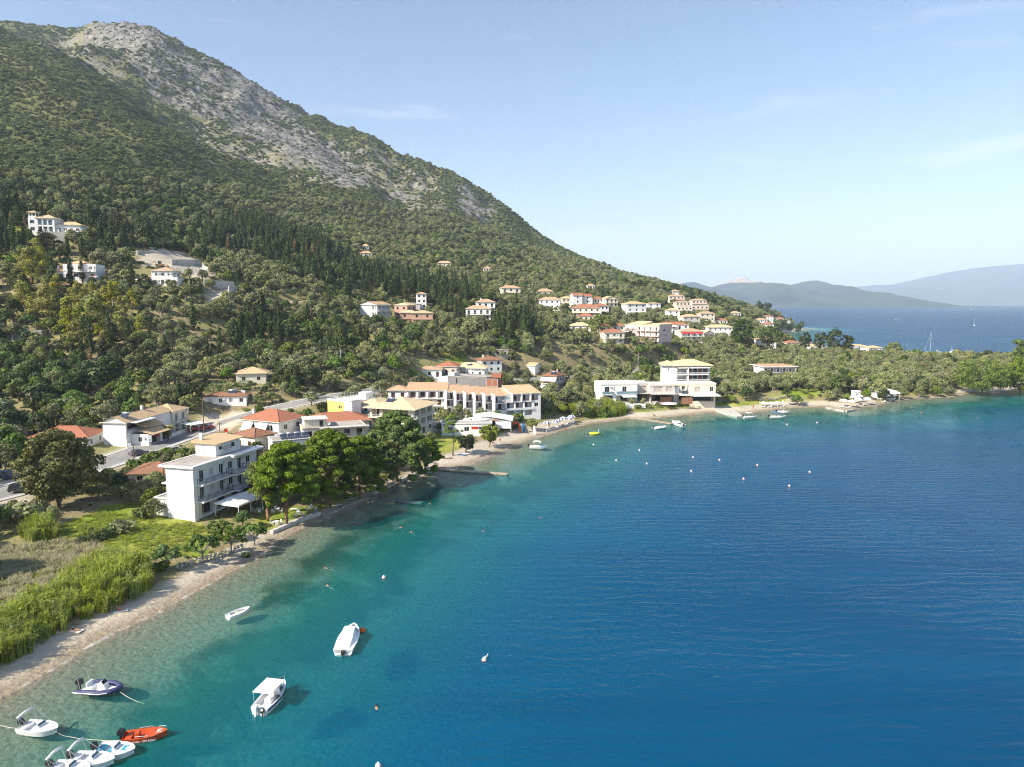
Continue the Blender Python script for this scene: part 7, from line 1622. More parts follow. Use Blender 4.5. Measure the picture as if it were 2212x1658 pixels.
# fishing boat with flat canopy
o, L = boat_root('fishing_boat', 'white fishing boat with blue stripe and flat white canopy', (560, 1546), (616, 1488))
m, dk, st = hull(L, 2.1, .75, .3, .85, 2.0, 16, .25, .1, .56, .4); m.obj('hull', 'gelcoat', o); dk.obj('deck', 'gelcoat', o)
for s in (-1, 1):
    V = []
    for i in range(13): t = .02 + i / 12 * .93; b, sh, x = st(t); V += [(x, s * (b + .012), sh * .62), (x, s * (b + .014), sh * .86)]
    MB().add(V, [(2 * i, 2 * i + 2, 2 * i + 3, 2 * i + 1) for i in range(12)] + [(2 * i + 1, 2 * i + 3, 2 * i + 2, 2 * i) for i in range(12)]).obj('blue_stripe', 'hull_blue', o)
MB().add([(.25, -.72, .8), (1.3, -.5, .85), (1.0, -.45, 1.35), (.25, -.6, 1.5), (.25, .72, .8), (1.3, .5, .85), (1.0, .45, 1.35), (.25, .6, 1.5)], [(0, 1, 2, 3), (7, 6, 5, 4), (3, 2, 6, 7), (1, 5, 6, 2), (0, 3, 7, 4)]).obj('cabin', 'gelcoat', o); MB().add([(1.32, -.46, .92), (1.32, .46, .92), (1.06, .42, 1.3), (1.06, -.42, 1.3)], [(0, 1, 2, 3)]).obj('windscreen', 'dark_screen', o); MB().add([(.4, -.735, .92), (1.15, -.56, .94), (.95, -.52, 1.28), (.4, -.64, 1.36)], [(0, 1, 2, 3), (3, 2, 1, 0)]).obj('side_window', 'dark_screen', o)
c = MB().box(-1.95, .75, -.98, .98, 1.98, 2.04); c.obj('canopy', 'canvas', o)
for x in (-1.85, .6):
    for s in (-1, 1): MB().tube([(x, s * .9, .6), (x, s * .92, 1.98)], .025, 5).obj('canopy_post', 'steel', o)
bench(o, -2.2, -1.7, .7, .3, .6, name='stern_bench'); bench(o, -.9, .2, .35, .3, .75, name='console'); motor(o, -L * .5, .55, 1.0, 'gelcoat', .25); motor(o, -L * .5, .4, .7, 'outboard', -.45); rail_(o, [(L * .2, -.62, .98), (L * .36, -.4, 1.35), (L * .49, 0, 1.45), (L * .36, .4, 1.35), (L * .2, .62, .98)])
# blue RIB
o, L = boat_root('inflatable_boat', 'blue rigid inflatable boat with white console moored by the beach', (177, 1491), (261, 1498))
tb = MB(); B_ = 1.05; path = [(-L * .5, -B_, .42), (-L * .2, -B_, .42), (L * .15, -B_ * .98, .44), (L * .33, -B_ * .72, .50), (L * .45, -B_ * .3, .56), (L * .48, 0, .58), (L * .45, B_ * .3, .56), (L * .33, B_ * .72, .50), (L * .15, B_ * .98, .44), (-L * .2, B_, .42), (-L * .5, B_, .42)]
tb.tube(path, [.12, .27, .27, .27, .26, .26, .26, .27, .27, .27, .12], 10); tb.obj('tube', 'tube_blue', o, True)
m, dk, st = hull(L * .9, 1.7, .3, .3, .95, 2.2, 12, .2, .05); m.obj('hull', 'gelcoat', o)
for s in (-1, 1): MB().tube([(p[0], p[1] * 1.0 + s * .0 + (.26 if p[1] > 0 else -.26), p[2] + .02) for p in (path[:4] if s < 0 else path[-4:])], .045, 5).obj('rubbing_strake', 'gelcoat', o)
MB().add([(-.2, -.42, .2), (.75, -.36, .2), (.6, -.3, .95), (-.1, -.4, 1.05), (-.2, .42, .2), (.75, .36, .2), (.6, .3, .95), (-.1, .4, 1.05)], [(0, 1, 2, 3), (7, 6, 5, 4), (3, 2, 6, 7), (1, 5, 6, 2), (0, 3, 7, 4)]).obj('console', 'gelcoat', o); MB().add([(.55, -.34, .98), (.55, .34, .98), (.3, .3, 1.3), (.3, -.3, 1.3)], [(0, 1, 2, 3), (3, 2, 1, 0)]).obj('windscreen', 'dark_screen', o); bench(o, -1.25, -.75, .45, .2, .62, name='seat'); MB().box(-1.35, -1.22, -.45, .45, .6, 1.05).obj('seat_back', 'gelcoat', o); bench(o, 1.0, 1.5, .35, .2, .5, name='bow_locker'); motor(o, -L * .5, .5, 1.25); rail_(o, [(-L * .42, -.7, .5), (-L * .46, -.7, 1.7), (-L * .46, .7, 1.7), (-L * .42, .7, .5)], .03, 'stern_arch')
# white sport boats
def sport(label, s, b, canopy='folded', inner='gelcoat', name='motor_boat', seats='gelcoat', motor_mat='outboard', B_=1.95):
    o, L = boat_root(name, label, s, b)
    m, dk, st = hull(L, B_, .55, .28, .9, 2.6, 16, .18, .16, .55, .25); m.obj('hull', 'gelcoat', o); dk.obj('foredeck', inner, o)
    bench(o, -L * .44, -L * .33, B_ * .33, .19, .5, seats, 'stern_bench'); bench(o, -L * .15, -L * .06, B_ * .16, .19, .52, seats, 'seat'); MB().box(-.02 * L, .06 * L, -B_ * .2, B_ * .22, .19, .85).obj('console', 'gelcoat', o); MB().add([(.065 * L, -B_ * .22, .82), (.065 * L, B_ * .23, .82), (.03 * L, B_ * .2, 1.02), (.03 * L, -B_ * .2, 1.02)], [(0, 1, 2, 3), (3, 2, 1, 0)]).obj('windscreen', 'blue_glass', o)
    if canopy: bimini(o, -L * .3, L * .12, B_ * .44, 1.75, folded=(canopy == 'folded'), mat='canvas_blue' if canopy == 'blue' else 'canvas')
    rail_(o, [(L * .2, -B_ * .4, .62), (L * .36, -B_ * .25, .82), (L * .47, 0, .9), (L * .36, B_ * .25, .82), (L * .2, B_ * .4, .62)], .018); bench(o, .28 * L, .33 * L, .18, .66, .71, 'tube_grey', 'bow_hatch')
    motor(o, -L * .5, .5, 1.0, motor_mat); return o, L
sport('white motor boat with folded sunshade, nearest the left picture edge', (50, 1577), (126, 1587))
o, L = sport('white bow-rider with turquoise seats beside the orange boat', (208, 1629), (293, 1632), None, 'gelcoat', seats='seat_blue', B_=2.1); MB().box(.18 * L, .30 * L, -.35, .35, .62, .70).obj('bow_cushion', 'seat_blue', o)
sport('white motor boat with folded sunshade at the bottom edge, under the bow-rider', (156, 1648), (249, 1654)); sport('white motor boat mostly cut off by the bottom picture edge', (112, 1668), (196, 1674))
# orange boat with lettering
o, L = boat_root('life_boat', 'orange open lifeboat with white lettering and dark outboard', (268, 1600), (363, 1591), lift=0.)
m, dk, st = hull(L, 1.75, .5, .28, .9, 2.4, 16, .12, .1, .66, .35); m.obj('hull', 'orange_paint', o); dk.obj('foredeck', 'orange_paint', o); bench(o, -L * .45, -L * .30, .6, .13, .42, 'orange_paint', 'stern_bench'); bench(o, 0, .35, .65, .13, .40, 'orange_paint'); MB().box(-.9, -.5, -.3, .3, .13, .75).obj('console', 'orange_paint', o); bench(o, 1.0, 1.5, .25, .5, .66, 'gelcoat_cream', 'coiled_line'); motor(o, -L * .5, .5, 1.15)
for s in (-1, 1): rail_(o, [(-L * .2, s * .72, .66), (L * .1, s * .8, .72), (L * .12, s * .8, .60)], .025, 'side_rail'); rail_(o, [(L * .25, s * .62, .72), (L * .44, s * .25, .92), (L * .46, s * .2, .80)], .025)
def words(txt, o, x, y, z, size, mat, rot=(R(90), 0, 0), name='lettering'):
    cu = bpy.data.curves.new(name, 'FONT'); cu.body = txt; cu.size = size; cu.extrude = .004; cu.align_x = 'CENTER'; q = bpy.data.objects.new(name, cu); q.location = (x, y, z); q.rotation_euler = rot; link(q, o); dg = bpy.context.evaluated_depsgraph_get(); me = bpy.data.meshes.new_from_object(q.evaluated_get(dg)); bpy.data.objects.remove(q); me.materials.clear(); me.materials.append(M(mat)); q = bpy.data.objects.new(name, me); q.location = (x, y, z); q.rotation_euler = rot; link(q, o); return q
b1, s1_, x1 = st(.62); words('LIFE BOAT', o, .5, -b1 * .985 - .015, .16, .26, 'gelcoat', (R(82), 0, R(2))); b1, s1_, x1 = st(.3); words('NILION HORSE', o, -.95, -b1 * .985 - .012, .16, .20, 'gelcoat', (R(82), 0, R(-1)))
# farther boats
sport('white motor boat with open white sunshade off the sandy beach', (1143.5, 968), (1184, 969), 'open', 'teal_hull', B_=2.2); sport('white boat with white sunshade beside the slipway tip', (1605.5, 904), (1636, 903), 'open', B_=2.2); sport('white speedboat with blue sunshade off the slipway', (1662, 903), (1698, 903), 'blue', B_=2.3); sport('white boat moored behind the blue-shaded speedboat', (1678, 892), (1706, 892.5), None, B_=2.2)
o, L = boat_root('inflatable_boat', 'white inflatable boat moored beside the long jetty', (1412, 928), (1439, 925)); tb = MB(); path = [(-L * .5, -.8, .35), (L * .2, -.8, .38), (L * .4, -.5, .45), (L * .47, 0, .5), (L * .4, .5, .45), (L * .2, .8, .38), (-L * .5, .8, .35)]; tb.tube(path, .24, 8); tb.obj('tube', 'tube_grey', o, True); MB().box(-L * .45, L * .35, -.6, .6, .0, .2).obj('floor', 'tube_grey', o); MB().box(-.3, .3, -.3, .3, .2, .85).obj('console', 'gelcoat', o); bench(o, -1.2, -.7, .4, .2, .6, name='seat'); motor(o, -L * .5, .45)
o, L = boat_root('cabin_boat', 'white cuddy boat at the end of the long jetty', (1476, 923), (1452, 915)); m, dk, st = hull(L, 2.2, .8, .3, .88, 2.2, 14, .25, .08, .4, .3); m.obj('hull', 'gelcoat', o); dk.obj('deck', 'gelcoat', o); MB().add([(-.4, -.8, .8), (1.2, -.6, .9), (.7, -.5, 1.4), (-.3, -.65, 1.5), (-.4, .8, .8), (1.2, .6, .9), (.7, .5, 1.4), (-.3, .65, 1.5)], [(0, 1, 2, 3), (7, 6, 5, 4), (3, 2, 6, 7), (1, 5, 6, 2), (0, 3, 7, 4)]).obj('cabin', 'gelcoat', o); MB().add([(1.22, -.55, .95), (1.22, .55, .95), (.76, .46, 1.38), (.76, -.46, 1.38)], [(0, 1, 2, 3)]).obj('windscreen', 'dark_screen', o); motor(o, -L * .5, .5, 1.1)
def yacht(label, u, v, Lh, mast, sails, rz, name='sailing_yacht'):
    p = at_z(u, v); o = tag(empty(name, (p.x, p.y, 0), rz), label, 'sailboat'); m, dk, st = hull(Lh, Lh * .3, Lh * .09, .4, .8, 1.8, 14, .4, .1, 0., .2); m.obj('hull', 'gelcoat', o); dk.obj('deck', 'gelcoat', o); MB().box(-Lh * .15, Lh * .18, -Lh * .08, Lh * .08, Lh * .09, Lh * .15).obj('cabin', 'gelcoat', o); MB().tube([(Lh * .08, 0, Lh * .08), (Lh * .08, 0, mast)], [.11, .06], 6).obj('mast', 'frame', o); MB().tube([(Lh * .08, 0, Lh * .2), (-Lh * .35, 0, Lh * .2)], .12, 6).obj('boom', 'frame', o); MB().tube([(Lh * .08, 0, mast), (Lh * .5, 0, Lh * .12)], .03, 4).obj('forestay', 'steel', o); MB().tube([(Lh * .08, 0, mast), (-Lh * .5, 0, Lh * .12)], .03, 4).obj('backstay', 'steel', o)
    if sails:
        MB().add([(Lh * .06, .05, Lh * .22), (-Lh * .36, .5, Lh * .22), (Lh * .06, .05, mast * .97), (-Lh * .1, .5, mast * .5)], [(0, 1, 3, 2), (2, 3, 1, 0)]).obj('mainsail', 'sailcloth', o); MB().add([(Lh * .12, .4, Lh * .16), (Lh * .48, .05, Lh * .14), (Lh * .1, .05, mast * .9)], [(0, 1, 2), (2, 1, 0)]).obj('foresail', 'sailcloth', o)
    else: MB().tube([(Lh * .08, 0, Lh * .24), (-Lh * .33, 0, Lh * .24)], .24, 6).obj('furled_sail', 'canvas_blue', o)
yacht('sailing yacht under full white sails far out in the strait', 2097.6, 670, 15, 19, True, .5); yacht('anchored yacht with bare mast in the open bay', 2104, 704, 9, 15, False, 1.2); yacht('moored yacht whose tall mast rises over the olives', 2007, 765, 10, 16.5, False, .2)
sport('tiny motor boat crossing the far bay', (1933, 690.5), (1947, 690), None, B_=5.0); sport('small white boat anchored in the far cove', (1712, 716.5), (1730, 716), None, B_=4.0)
for a, b, lab in (((2016, 767), (2042, 767), 'white motor yacht at the marina, left one'), ((2046, 768), (2078, 768), 'white motor yacht with radar arch at the marina, right one'), ((2196, 759), (2216, 758), 'white motor yacht cut by the right picture edge')):
    o, L = boat_root('motor_yacht', lab, a, b, group='motor yachts at the marina'); m, dk, st = hull(L, L * .3, L * .12, .4, .9, 2.2, 14, .5, .1, 0., .4); m.obj('hull', 'gelcoat', o); dk.obj('deck', 'gelcoat', o); MB().add([(-L * .3, -L * .11, L * .12), (L * .15, -L * .1, L * .14), (L * .05, -L * .09, L * .26), (-L * .28, -L * .1, L * .27), (-L * .3, L * .11, L * .12), (L * .15, L * .1, L * .14), (L * .05, L * .09, L * .26), (-L * .28, L * .1, L * .27)], [(0, 1, 2, 3), (7, 6, 5, 4), (3, 2, 6, 7), (1, 5, 6, 2), (0, 3, 7, 4)]).obj('cabin', 'gelcoat', o); MB().box(-L * .25, L * .02, -L * .112, L * .112, L * .18, L * .225).obj('window_band', 'dark_screen', o); rail_(o, [(-L * .2, -L * .1, L * .27), (-L * .22, -L * .08, L * .38), (-L * .22, L * .08, L * .38), (-L * .2, L * .1, L * .27)], .1, 'radar_arch', 'gelcoat'); MB().tube([(-L * .22, 0, L * .38), (-L * .22, 0, L * .6)], .06, 5).obj('mast', 'frame', o)
# mooring lines
def line(name, label, pts, r=.025, mat='rope', cat='rope', sag=0.): 
    P_ = []
    for a, b in zip(pts[:-1], pts[1:]):
        for k in range(8): t = k / 8; p = Vector(a).lerp(Vector(b), t); p.z -= sag * math.sin(math.pi * t); P_.append(p)
    P_.append(Vector(pts[-1])); m = MB().tube(P_, r, 4); return tag(m.obj(name, mat), label, cat)
line('mooring_line', 'pale mooring line from the blue inflatable into the water', [tuple(at_z(260, 1496, .5)), tuple(at_z(312, 1521, -.05))], .03, sag=.15)
line('mooring_line', 'long mooring line between white boat and orange lifeboat', [tuple(at_z(125, 1584, .5)), tuple(at_z(150, 1592, .05)), tuple(at_z(210, 1599, .06)), tuple(at_z(268, 1599, .4))], .03, sag=.08); line('mooring_line', 'mooring line running off the left picture edge', [tuple(at_z(50, 1574, .5)), tuple(at_z(-20, 1558, .1))], .03, sag=.25)
# buoys
def buoy_mesh():
    m = MB().lathe([(0, -.25), (.22, -.15), (.3, .05), (.26, .22), (.12, .34), (.06, .46), (0, .48)], 12); return m.mesh('float', 'buoy_white', True)
bm_w = buoy_mesh(); bm_o = MB().lathe([(0, -.3), (.25, -.2), (.38, .08), (.3, .3), (0, .42)], 12).mesh('float', 'buoy_orange', True); ring_m = MB().lathe([(.31, .0), (.33, .05), (.31, .1)], 12).mesh('band', 'buoy_orange', True)
for u, v, s, lab in ((829, 1249, .95, 'white conical buoy between the rowing boat and the swimmers'), (1046, 1427, .95, 'white round buoy beside a floating bird'), (817, 1656, .9, 'white buoy at the bottom picture edge'), *[(a, b, .85, 'small white swim-area buoy in the bay') for a, b in ((1331, 996), (1381, 974), (1397, 1003), (1497, 989), (1493, 1019), (1554, 995), (1636, 1006), (1606, 1036), (1705, 1051), (1749, 1021), (1765, 914), (1282, 962), (1700, 918))]):
    p = at_z(u, v); o = tag(empty('buoy', (p.x, p.y, 0)), lab, 'buoy', 'small white swim-area buoys' if 'swim-area' in lab else None); inst('float', bm_w, o, sc=s); inst('band', ring_m, o, sc=s)
p = at_z(783, 1364); o = tag(empty('buoy', (p.x, p.y, 0)), 'orange mooring ball at the bow of the covered cruiser', 'buoy'); inst('float', bm_o, o, sc=1.1); MB().tube([(0, 0, .4), (0, 0, .62)], .04, 6).obj('ring', 'iron', o)
p = at_z(1051, 1421); o = tag(empty('gull', (p.x, p.y, 0), 1.0), 'small brown and white bird floating beside the white buoy', 'bird'); MB().lathe([(0, -.35), (.1, -.25), (.16, 0), (.1, .2), (.05, .3), (0, .32)], 8).xf(Matrix.Translation((0, 0, .1)) @ Matrix.Rotation(R(90), 4, 'Y')).obj('body', 'stone', o, True); MB().lathe([(0, .18), (.07, .22), (.08, .3), (0, .38)], 8).xf(Matrix.Translation((.24, 0, 0))).obj('head', 'canvas', o, True)

# ================================================================== people
simple('skin', (.46, .25, .16), .6, .08, objrand=.12); simple('hair', (.05, .032, .022), .7); simple('swim_dark', (.03, .03, .05), .7); simple('swim_red', (.45, .03, .04), .7); simple('towel', (.70, .66, .60), .9)
def body(name, J, E, rad, cloth, mat2):
    me = bpy.data.meshes.new(name); me.from_pydata(J, E, []); o = bpy.data.objects.new(name, me); COL.objects.link(o)
    o.modifiers.new('skin', 'SKIN'); 
    if not me.skin_vertices: me.attributes.update() if hasattr(me.attributes, 'update') else None
    bm_ = bmesh.new(); bm_.from_mesh(me); lay = bm_.verts.layers.skin.verify()
    for v, r in zip(bm_.verts, rad): v[lay].radius = (r, r); v[lay].use_root = (v.index == 0)
    bm_.to_mesh(me); bm_.free()
    s = o.modifiers.new('sub', 'SUBSURF'); s.levels = 1; s.render_levels = 1
    dg = bpy.context.evaluated_depsgraph_get(); out = bpy.data.meshes.new_from_object(o.evaluated_get(dg)); bpy.data.objects.remove(o)
    out.materials.clear(); out.materials.append(M('skin')); out.materials.append(M(mat2))
    for p in out.polygons:
        p.use_smooth = True; c = p.center
        if cloth(c): p.material_index = 1
    return out
RAD = [.13, .125, .14, .055, .105, .045, .05, .042, .038, .03, .05, .042, .038, .03, .085, .06, .045, .04, .085, .06, .045, .04]
EDG = [(0, 1), (1, 2), (2, 3), (3, 4), (2, 6), (6, 7), (7, 8), (8, 9), (2, 10), (10, 11), (11, 12), (12, 13), (0, 14), (14, 15), (15, 16), (16, 17), (0, 18), (18, 19), (19, 20), (20, 21), (4, 5)]
STAND = [(0, 0, .95), (0, 0, 1.18), (0, 0, 1.40), (0, 0, 1.52), (0, .01, 1.64), (0, .01, 1.74), (.18, 0, 1.42), (.26, 0, 1.15), (.28, .06, .92), (.28, .09, .80), (-.18, 0, 1.42), (-.27, 0, 1.15), (-.30, .06, .92), (-.30, .09, .80), (.10, 0, .85), (.11, .02, .48), (.11, 0, .10), (.11, .14, .04), (-.10, 0, .85), (-.11, .03, .48), (-.12, -.04, .10), (-.12, .10, .04)]
def remap(f): return [f(*p) for p in STAND]
bd_stand = body('body', STAND, EDG, RAD, lambda c: .72 < c.z < 1.02 and abs(c.x) < .24, 'swim_dark'); bd_red = body('body', STAND, EDG, RAD, lambda c: .70 < c.z < 1.42 and abs(c.x) < .22, 'swim_red')
bd_lie = body('body', remap(lambda x, y, z: (z - .9, x, .14 + y)), EDG, RAD, lambda c: -.18 < c.x < .12 and abs(c.y) < .24, 'swim_dark')
SW = [(0, 0, -.12), (.25, 0, -.06), (.48, 0, -.02), (.60, 0, .04), (.70, 0, .12), (.76, 0, .17), (.46, .2, -.04), (.62, .42, -.10), (.85, .45, -.08), (.98, .42, -.07), (.46, -.2, -.04), (.35, -.48, -.12), (.12, -.55, -.1), (.0, -.56, -.1), (-.12, .1, -.14), (-.5, .16, -.12), (-.88, .14, -.04), (-1.05, .16, -.05), (-.12, -.1, -.14), (-.5, -.18, -.2), (-.85, -.22, -.3), (-1.0, -.24, -.3)]
bd_swim = body('body', SW, EDG, RAD, lambda c: -.2 < c.x < .06 and abs(c.y) < .24, 'swim_dark')
SIT = [(0, 0, .14), (-.1, 0, .36), (-.16, 0, .58), (-.16, 0, .70), (-.14, 0, .82), (-.14, 0, .92), (-.16, .18, .60), (.0, .3, .42), (.22, .2, .38), (.32, .16, .38), (-.16, -.18, .60), (0, -.3, .42), (.22, -.2, .38), (.32, -.16, .38), (.08, .1, .14), (.42, .13, .44), (.66, .12, .08), (.80, .12, .04), (.08, -.1, .14), (.42, -.13, .44), (.66, -.12, .08), (.80, -.12, .04)]
bd_sit = body('body', SIT, EDG, RAD, lambda c: c.z < .26 and c.x < .2, 'swim_red')
hair_m = MB().lathe([(.125, -.02), (.13, .04), (.09, .11), (0, .135)], 10).mesh('hair', 'hair', True)
def person(u, v, pose, label, rz=0., z=None, water=False, towel=None, group=None):
    p = at_z(u, v, 0) if water else (G(u, v) if z is None else at_z(u, v, z)); me = {'stand': bd_stand, 'red': bd_red, 'lie': bd_lie, 'swim': bd_swim, 'sit': bd_sit}[pose]
    zz = 0 if water else p.z
    if water and pose == 'stand': zz = -.95
    if water and pose == 'head': zz = 0
    o = tag(empty('person', (p.x, p.y, zz), rz), label, 'person', group); inst('body', me, o)
    h = {'stand': (0, 0, 1.66), 'red': (0, 0, 1.66), 'swim': (.70, 0, .14), 'sit': (-.14, 0, .84)}.get(pose)
    if h: inst('hair', hair_m, o, h)
    if towel:
        t_ = tag(MB().box(-1.0, 1.0, -.42, .42, 0, .025).obj('towel', towel), label.replace('person', 'beach towel under the person'), 'towel'); t_.location = (p.x, p.y, p.z + .02); t_.rotation_euler = (0, 0, rz)
for a in ((709, 1228, 'swim', 'person swimming breaststroke over the dark weed', 2.9), (711, 1267, 'swim', 'person with raised head swimming below the breaststroke swimmer', 2.4), (925, 1090, 'swim', 'person swimming off the submerged slab', 1.0), (861, 1140, 'swim', 'person floating on the back near the pine shadows', .2), (890, 1151, 'swim', 'person swimming beside the floating one', 2.0), (1000, 1050, 'swim', 'person swimming beyond the near jetty, left of a pair', .3), (1018, 1049, 'swim', 'person swimming beyond the near jetty, right of a pair', 2.8), (1172, 1119, 'swim', 'person swimming alone in open water', 3.0), (1043, 1150, 'swim', 'lone bather far from shore, below the near jetty', 1.4), (815, 1535, 'swim', 'person in open water right of the canopy boat', 1.9),
          (1269, 942, 'swim', 'person beside the yellow inflatable', 2.5), (1236, 944, 'swim', 'person in the shallows left of the yellow inflatable', 1.), (1968, 881, 'swim', 'bather off the umbrella beach, nearest the shrubs', 1.), (1975, 888, 'swim', 'bather off the umbrella beach, second from the shrubs', 2.), (2065, 905, 'swim', 'bather off the far jetty, left one', 1.), (2114, 904, 'swim', 'bather off the far jetty, right one', 2.2), (1855, 922, 'swim', 'dark bather of a pair off the umbrella beach', .6), (1863, 921, 'swim', 'pale bather of a pair off the umbrella beach', .4), (1991, 894, 'stand', 'person standing waist-deep off the shrubs', 0), (1498, 897, 'stand', 'person wading near the slipway', 0)):
    person(*a[:5], water=True)
person(161, 1367, 'lie', 'person sunbathing on a pale towel, nearest on the shingle', R(-12), towel='towel'); person(258, 1324, 'sit', 'person sitting on a white towel farther along the shingle', R(20), towel='canvas'); person(1411, 899, 'sit', 'person sitting on the sand beside the long jetty', .4); person(1222, 929, 'sit', 'person sitting at the water below the striped umbrellas', 2.); person(1246, 917, 'stand', 'person walking along the sand at the reed thicket', 1.); person(1855, 877, 'red', 'person in red standing at the umbrella beach', 0); person(1080, 958, 'stand', 'person in dark clothes standing in the shade of the round tree', 0); person(1063, 959, 'sit', 'person sitting under the round beach tree', 1.); person(965, 993, 'lie', 'left one of two people lying on the sand by the near jetty', .3); person(972, 992, 'lie', 'right one of two people lying on the sand by the near jetty', .4); person(1186, 925, 'red', 'person in red by the striped umbrellas', 0); person(1627, 885, 'red', 'person in red at the white square parasols', 0)

# ================================================================== beach furniture
dome = MB().lathe([(1.32, 0), (1.2, .2), (.85, .45), (.4, .6), (0, .66)], 16)
cn_dome = dome.mesh('canopy', 'canvas', True)
st_ = MB()
for k in range(12):
    st_.cur = k % 2
    for (r0, z0), (r1, z1) in zip([(1.3, 0), (1.15, .2), (.8, .42), (.4, .56)], [(1.15, .2), (.8, .42), (.4, .56), (.0, .62)]):
        a, b = k * math.pi / 6, (k + 1) * math.pi / 6; st_.add([(r0 * math.cos(a), r0 * math.sin(a), z0), (r0 * math.cos(b), r0 * math.sin(b), z0), (r1 * math.cos(b), r1 * math.sin(b), z1), (r1 * math.cos(a), r1 * math.sin(a), z1)], [(0, 1, 2, 3)])
cn_str = st_.mesh('canopy', ['canvas', 'hull_blue']); 
sq = MB().add([(-1.7, -1.7, 0), (1.7, -1.7, 0), (1.7, 1.7, 0), (-1.7, 1.7, 0), (0, 0, .75), (-1.7, -1.7, -.2), (1.7, -1.7, -.2), (1.7, 1.7, -.2), (-1.7, 1.7, -.2)], [(0, 1, 4), (1, 2, 4), (2, 3, 4), (3, 0, 4), (5, 6, 1, 0), (6, 7, 2, 1), (7, 8, 3, 2), (8, 5, 0, 3)]); cn_sq = sq.mesh('canopy', 'canvas'); simple('thatch', (.36, .31, .22), .95, .3, 4)
cn_th = MB().lathe([(1.4, -.05), (1.3, .12), (.7, .45), (0, .8)], 12).mesh('canopy', 'thatch'); cn_or = MB().lathe([(1.4, 0), (1.1, .25), (.5, .5), (0, .62)], 10).mesh('canopy', 'orange_cloth'); cn_fold = MB().lathe([(.05, -1.2), (.2, -.9), (.22, 0), (.08, .5), (0, .6)], 8).mesh('canopy', 'canvas')
pole_m = MB().tube([(0, 0, -.3), (0, 0, 2.25)], .035, 6).mesh('pole', 'frame')
def umbrella(u, v, me, label, group=None, s=1., tilt=0., z=None):
    p = G(u, v) if z is None else at_z(u, v, z); o = tag(empty('beach_umbrella', (p.x, p.y, p.z), random.uniform(0, 1)), label, 'umbrella', group); o.scale = (s, s, s); o.rotation_euler = (tilt, 0, random.uniform(0, .5)); inst('pole', pole_m, o); inst('canopy', me, o, (0, 0, 1.85 if me is not cn_fold else 1.7))
for i, (u, v) in enumerate(((1181, 927), (1199, 924), (1207, 922), (1216, 917), (1229, 917), (1235, 913))): umbrella(u, v, cn_str, 'blue and white striped umbrella on the sand, %s from the paddle boards' % ('first', 'second', 'third', 'fourth', 'fifth', 'sixth and last')[i], 'striped umbrellas below the stepped hotel', 1.0, .1)
for i, (u, v) in enumerate(((1650, 879), (1665, 879), (1679, 878))): umbrella(u, v, cn_sq, 'white square parasol, %s of three above the slipway beach' % ('left', 'middle', 'right')[i], 'white square parasols', .72)
umbrella(1691, 878, cn_fold, 'folded white parasol beside the three square ones', s=1.1); umbrella(1443, 884, cn_sq, 'large white garden parasol in front of the modern villas', s=.95)
for i, (u, v) in enumerate(((1703, 876), (1715, 875), (1728, 874))): umbrella(u, v, cn_th, 'thatched grey parasol, %s of three on the slope' % ('left', 'middle', 'right')[i], 'thatched parasols')
for i, (u, v) in enumerate(((1822, 879), (1840, 881), (1854, 877), (1873, 875), (1855, 869), (1844, 872), (1914, 868), (1928, 865))): umbrella(u, v, cn_dome, 'white domed umbrella, %s on the eastern beach' % ('leftmost', 'front one beside the leftmost', 'third along the water', 'fourth along the water', 'rear one of the cluster', 'one half behind the cluster', 'one in front of the white awning', 'one right of the white awning')[i], 'white domed umbrellas', 1.2)
for i, (u, v) in enumerate(((1098, 928), (1107, 928), (1114, 926))): umbrella(u, v, cn_or, 'orange-red parasol, %s of three behind the beach' % ('left', 'middle', 'right')[i], 'orange parasols', .9)
lg = MB().box(-.95, .35, -.3, .3, .26, .32).add([(.35, -.3, .26), (.95, -.3, .62), (.95, .3, .62), (.35, .3, .26), (.35, -.3, .32), (.93, -.3, .68), (.93, .3, .68), (.35, .3, .32)], [(3, 2, 1, 0), (4, 5, 6, 7), (0, 1, 5, 4), (2, 3, 7, 6), (1, 2, 6, 5)]); lg_m = lg.mesh('frame', 'canvas'); leg_m = MB().box(-.03, .03, -.03, .03, 0, .26).mesh('leg', 'frame')
def lounger(u, v, label, rz, group): 
    p = G(u, v); o = tag(empty('sun_lounger', (p.x, p.y, p.z), rz), label, 'sun lounger', group); inst('seat', lg_m, o)
    for x in (-.8, .3):
        for y in (-.25, .25): inst('leg', leg_m, o, (x, y, 0))
for u, v in ((1178, 928), (1190, 927), (1202, 925), (1212, 921), (1222, 919), (1232, 916)): lounger(u, v, 'white sun lounger in the row under the striped umbrellas', .6, 'loungers under the striped umbrellas')
for u, v in ((1648, 881), (1663, 881), (1676, 880), (1690, 880)): lounger(u, v, 'white sun lounger under the square parasols', .3, 'loungers under the square parasols')
for u, v in ((1818, 881), (1832, 882), (1848, 880), (1862, 878), (1880, 875), (1908, 870), (1922, 868)): lounger(u, v, 'white sun lounger beside the domed umbrellas', .3, 'loungers under the domed umbrellas')
lounger(638, 1104, 'white sun lounger on the guesthouse lawn', .2, None)
ch = MB().box(-.22, .22, -.22, .22, .40, .45).box(.18, .22, -.22, .22, .45, .85); ch_m = ch.mesh('seat', 'canvas'); cl_m = MB().box(-.02, .02, -.02, .02, 0, .40).mesh('leg', 'canvas'); tp_m = MB().box(-.45, .45, -.45, .45, .70, .74).mesh('top', 'canvas'); tl_m = MB().box(-.03, .03, -.03, .03, 0, .70).mesh('leg', 'canvas')
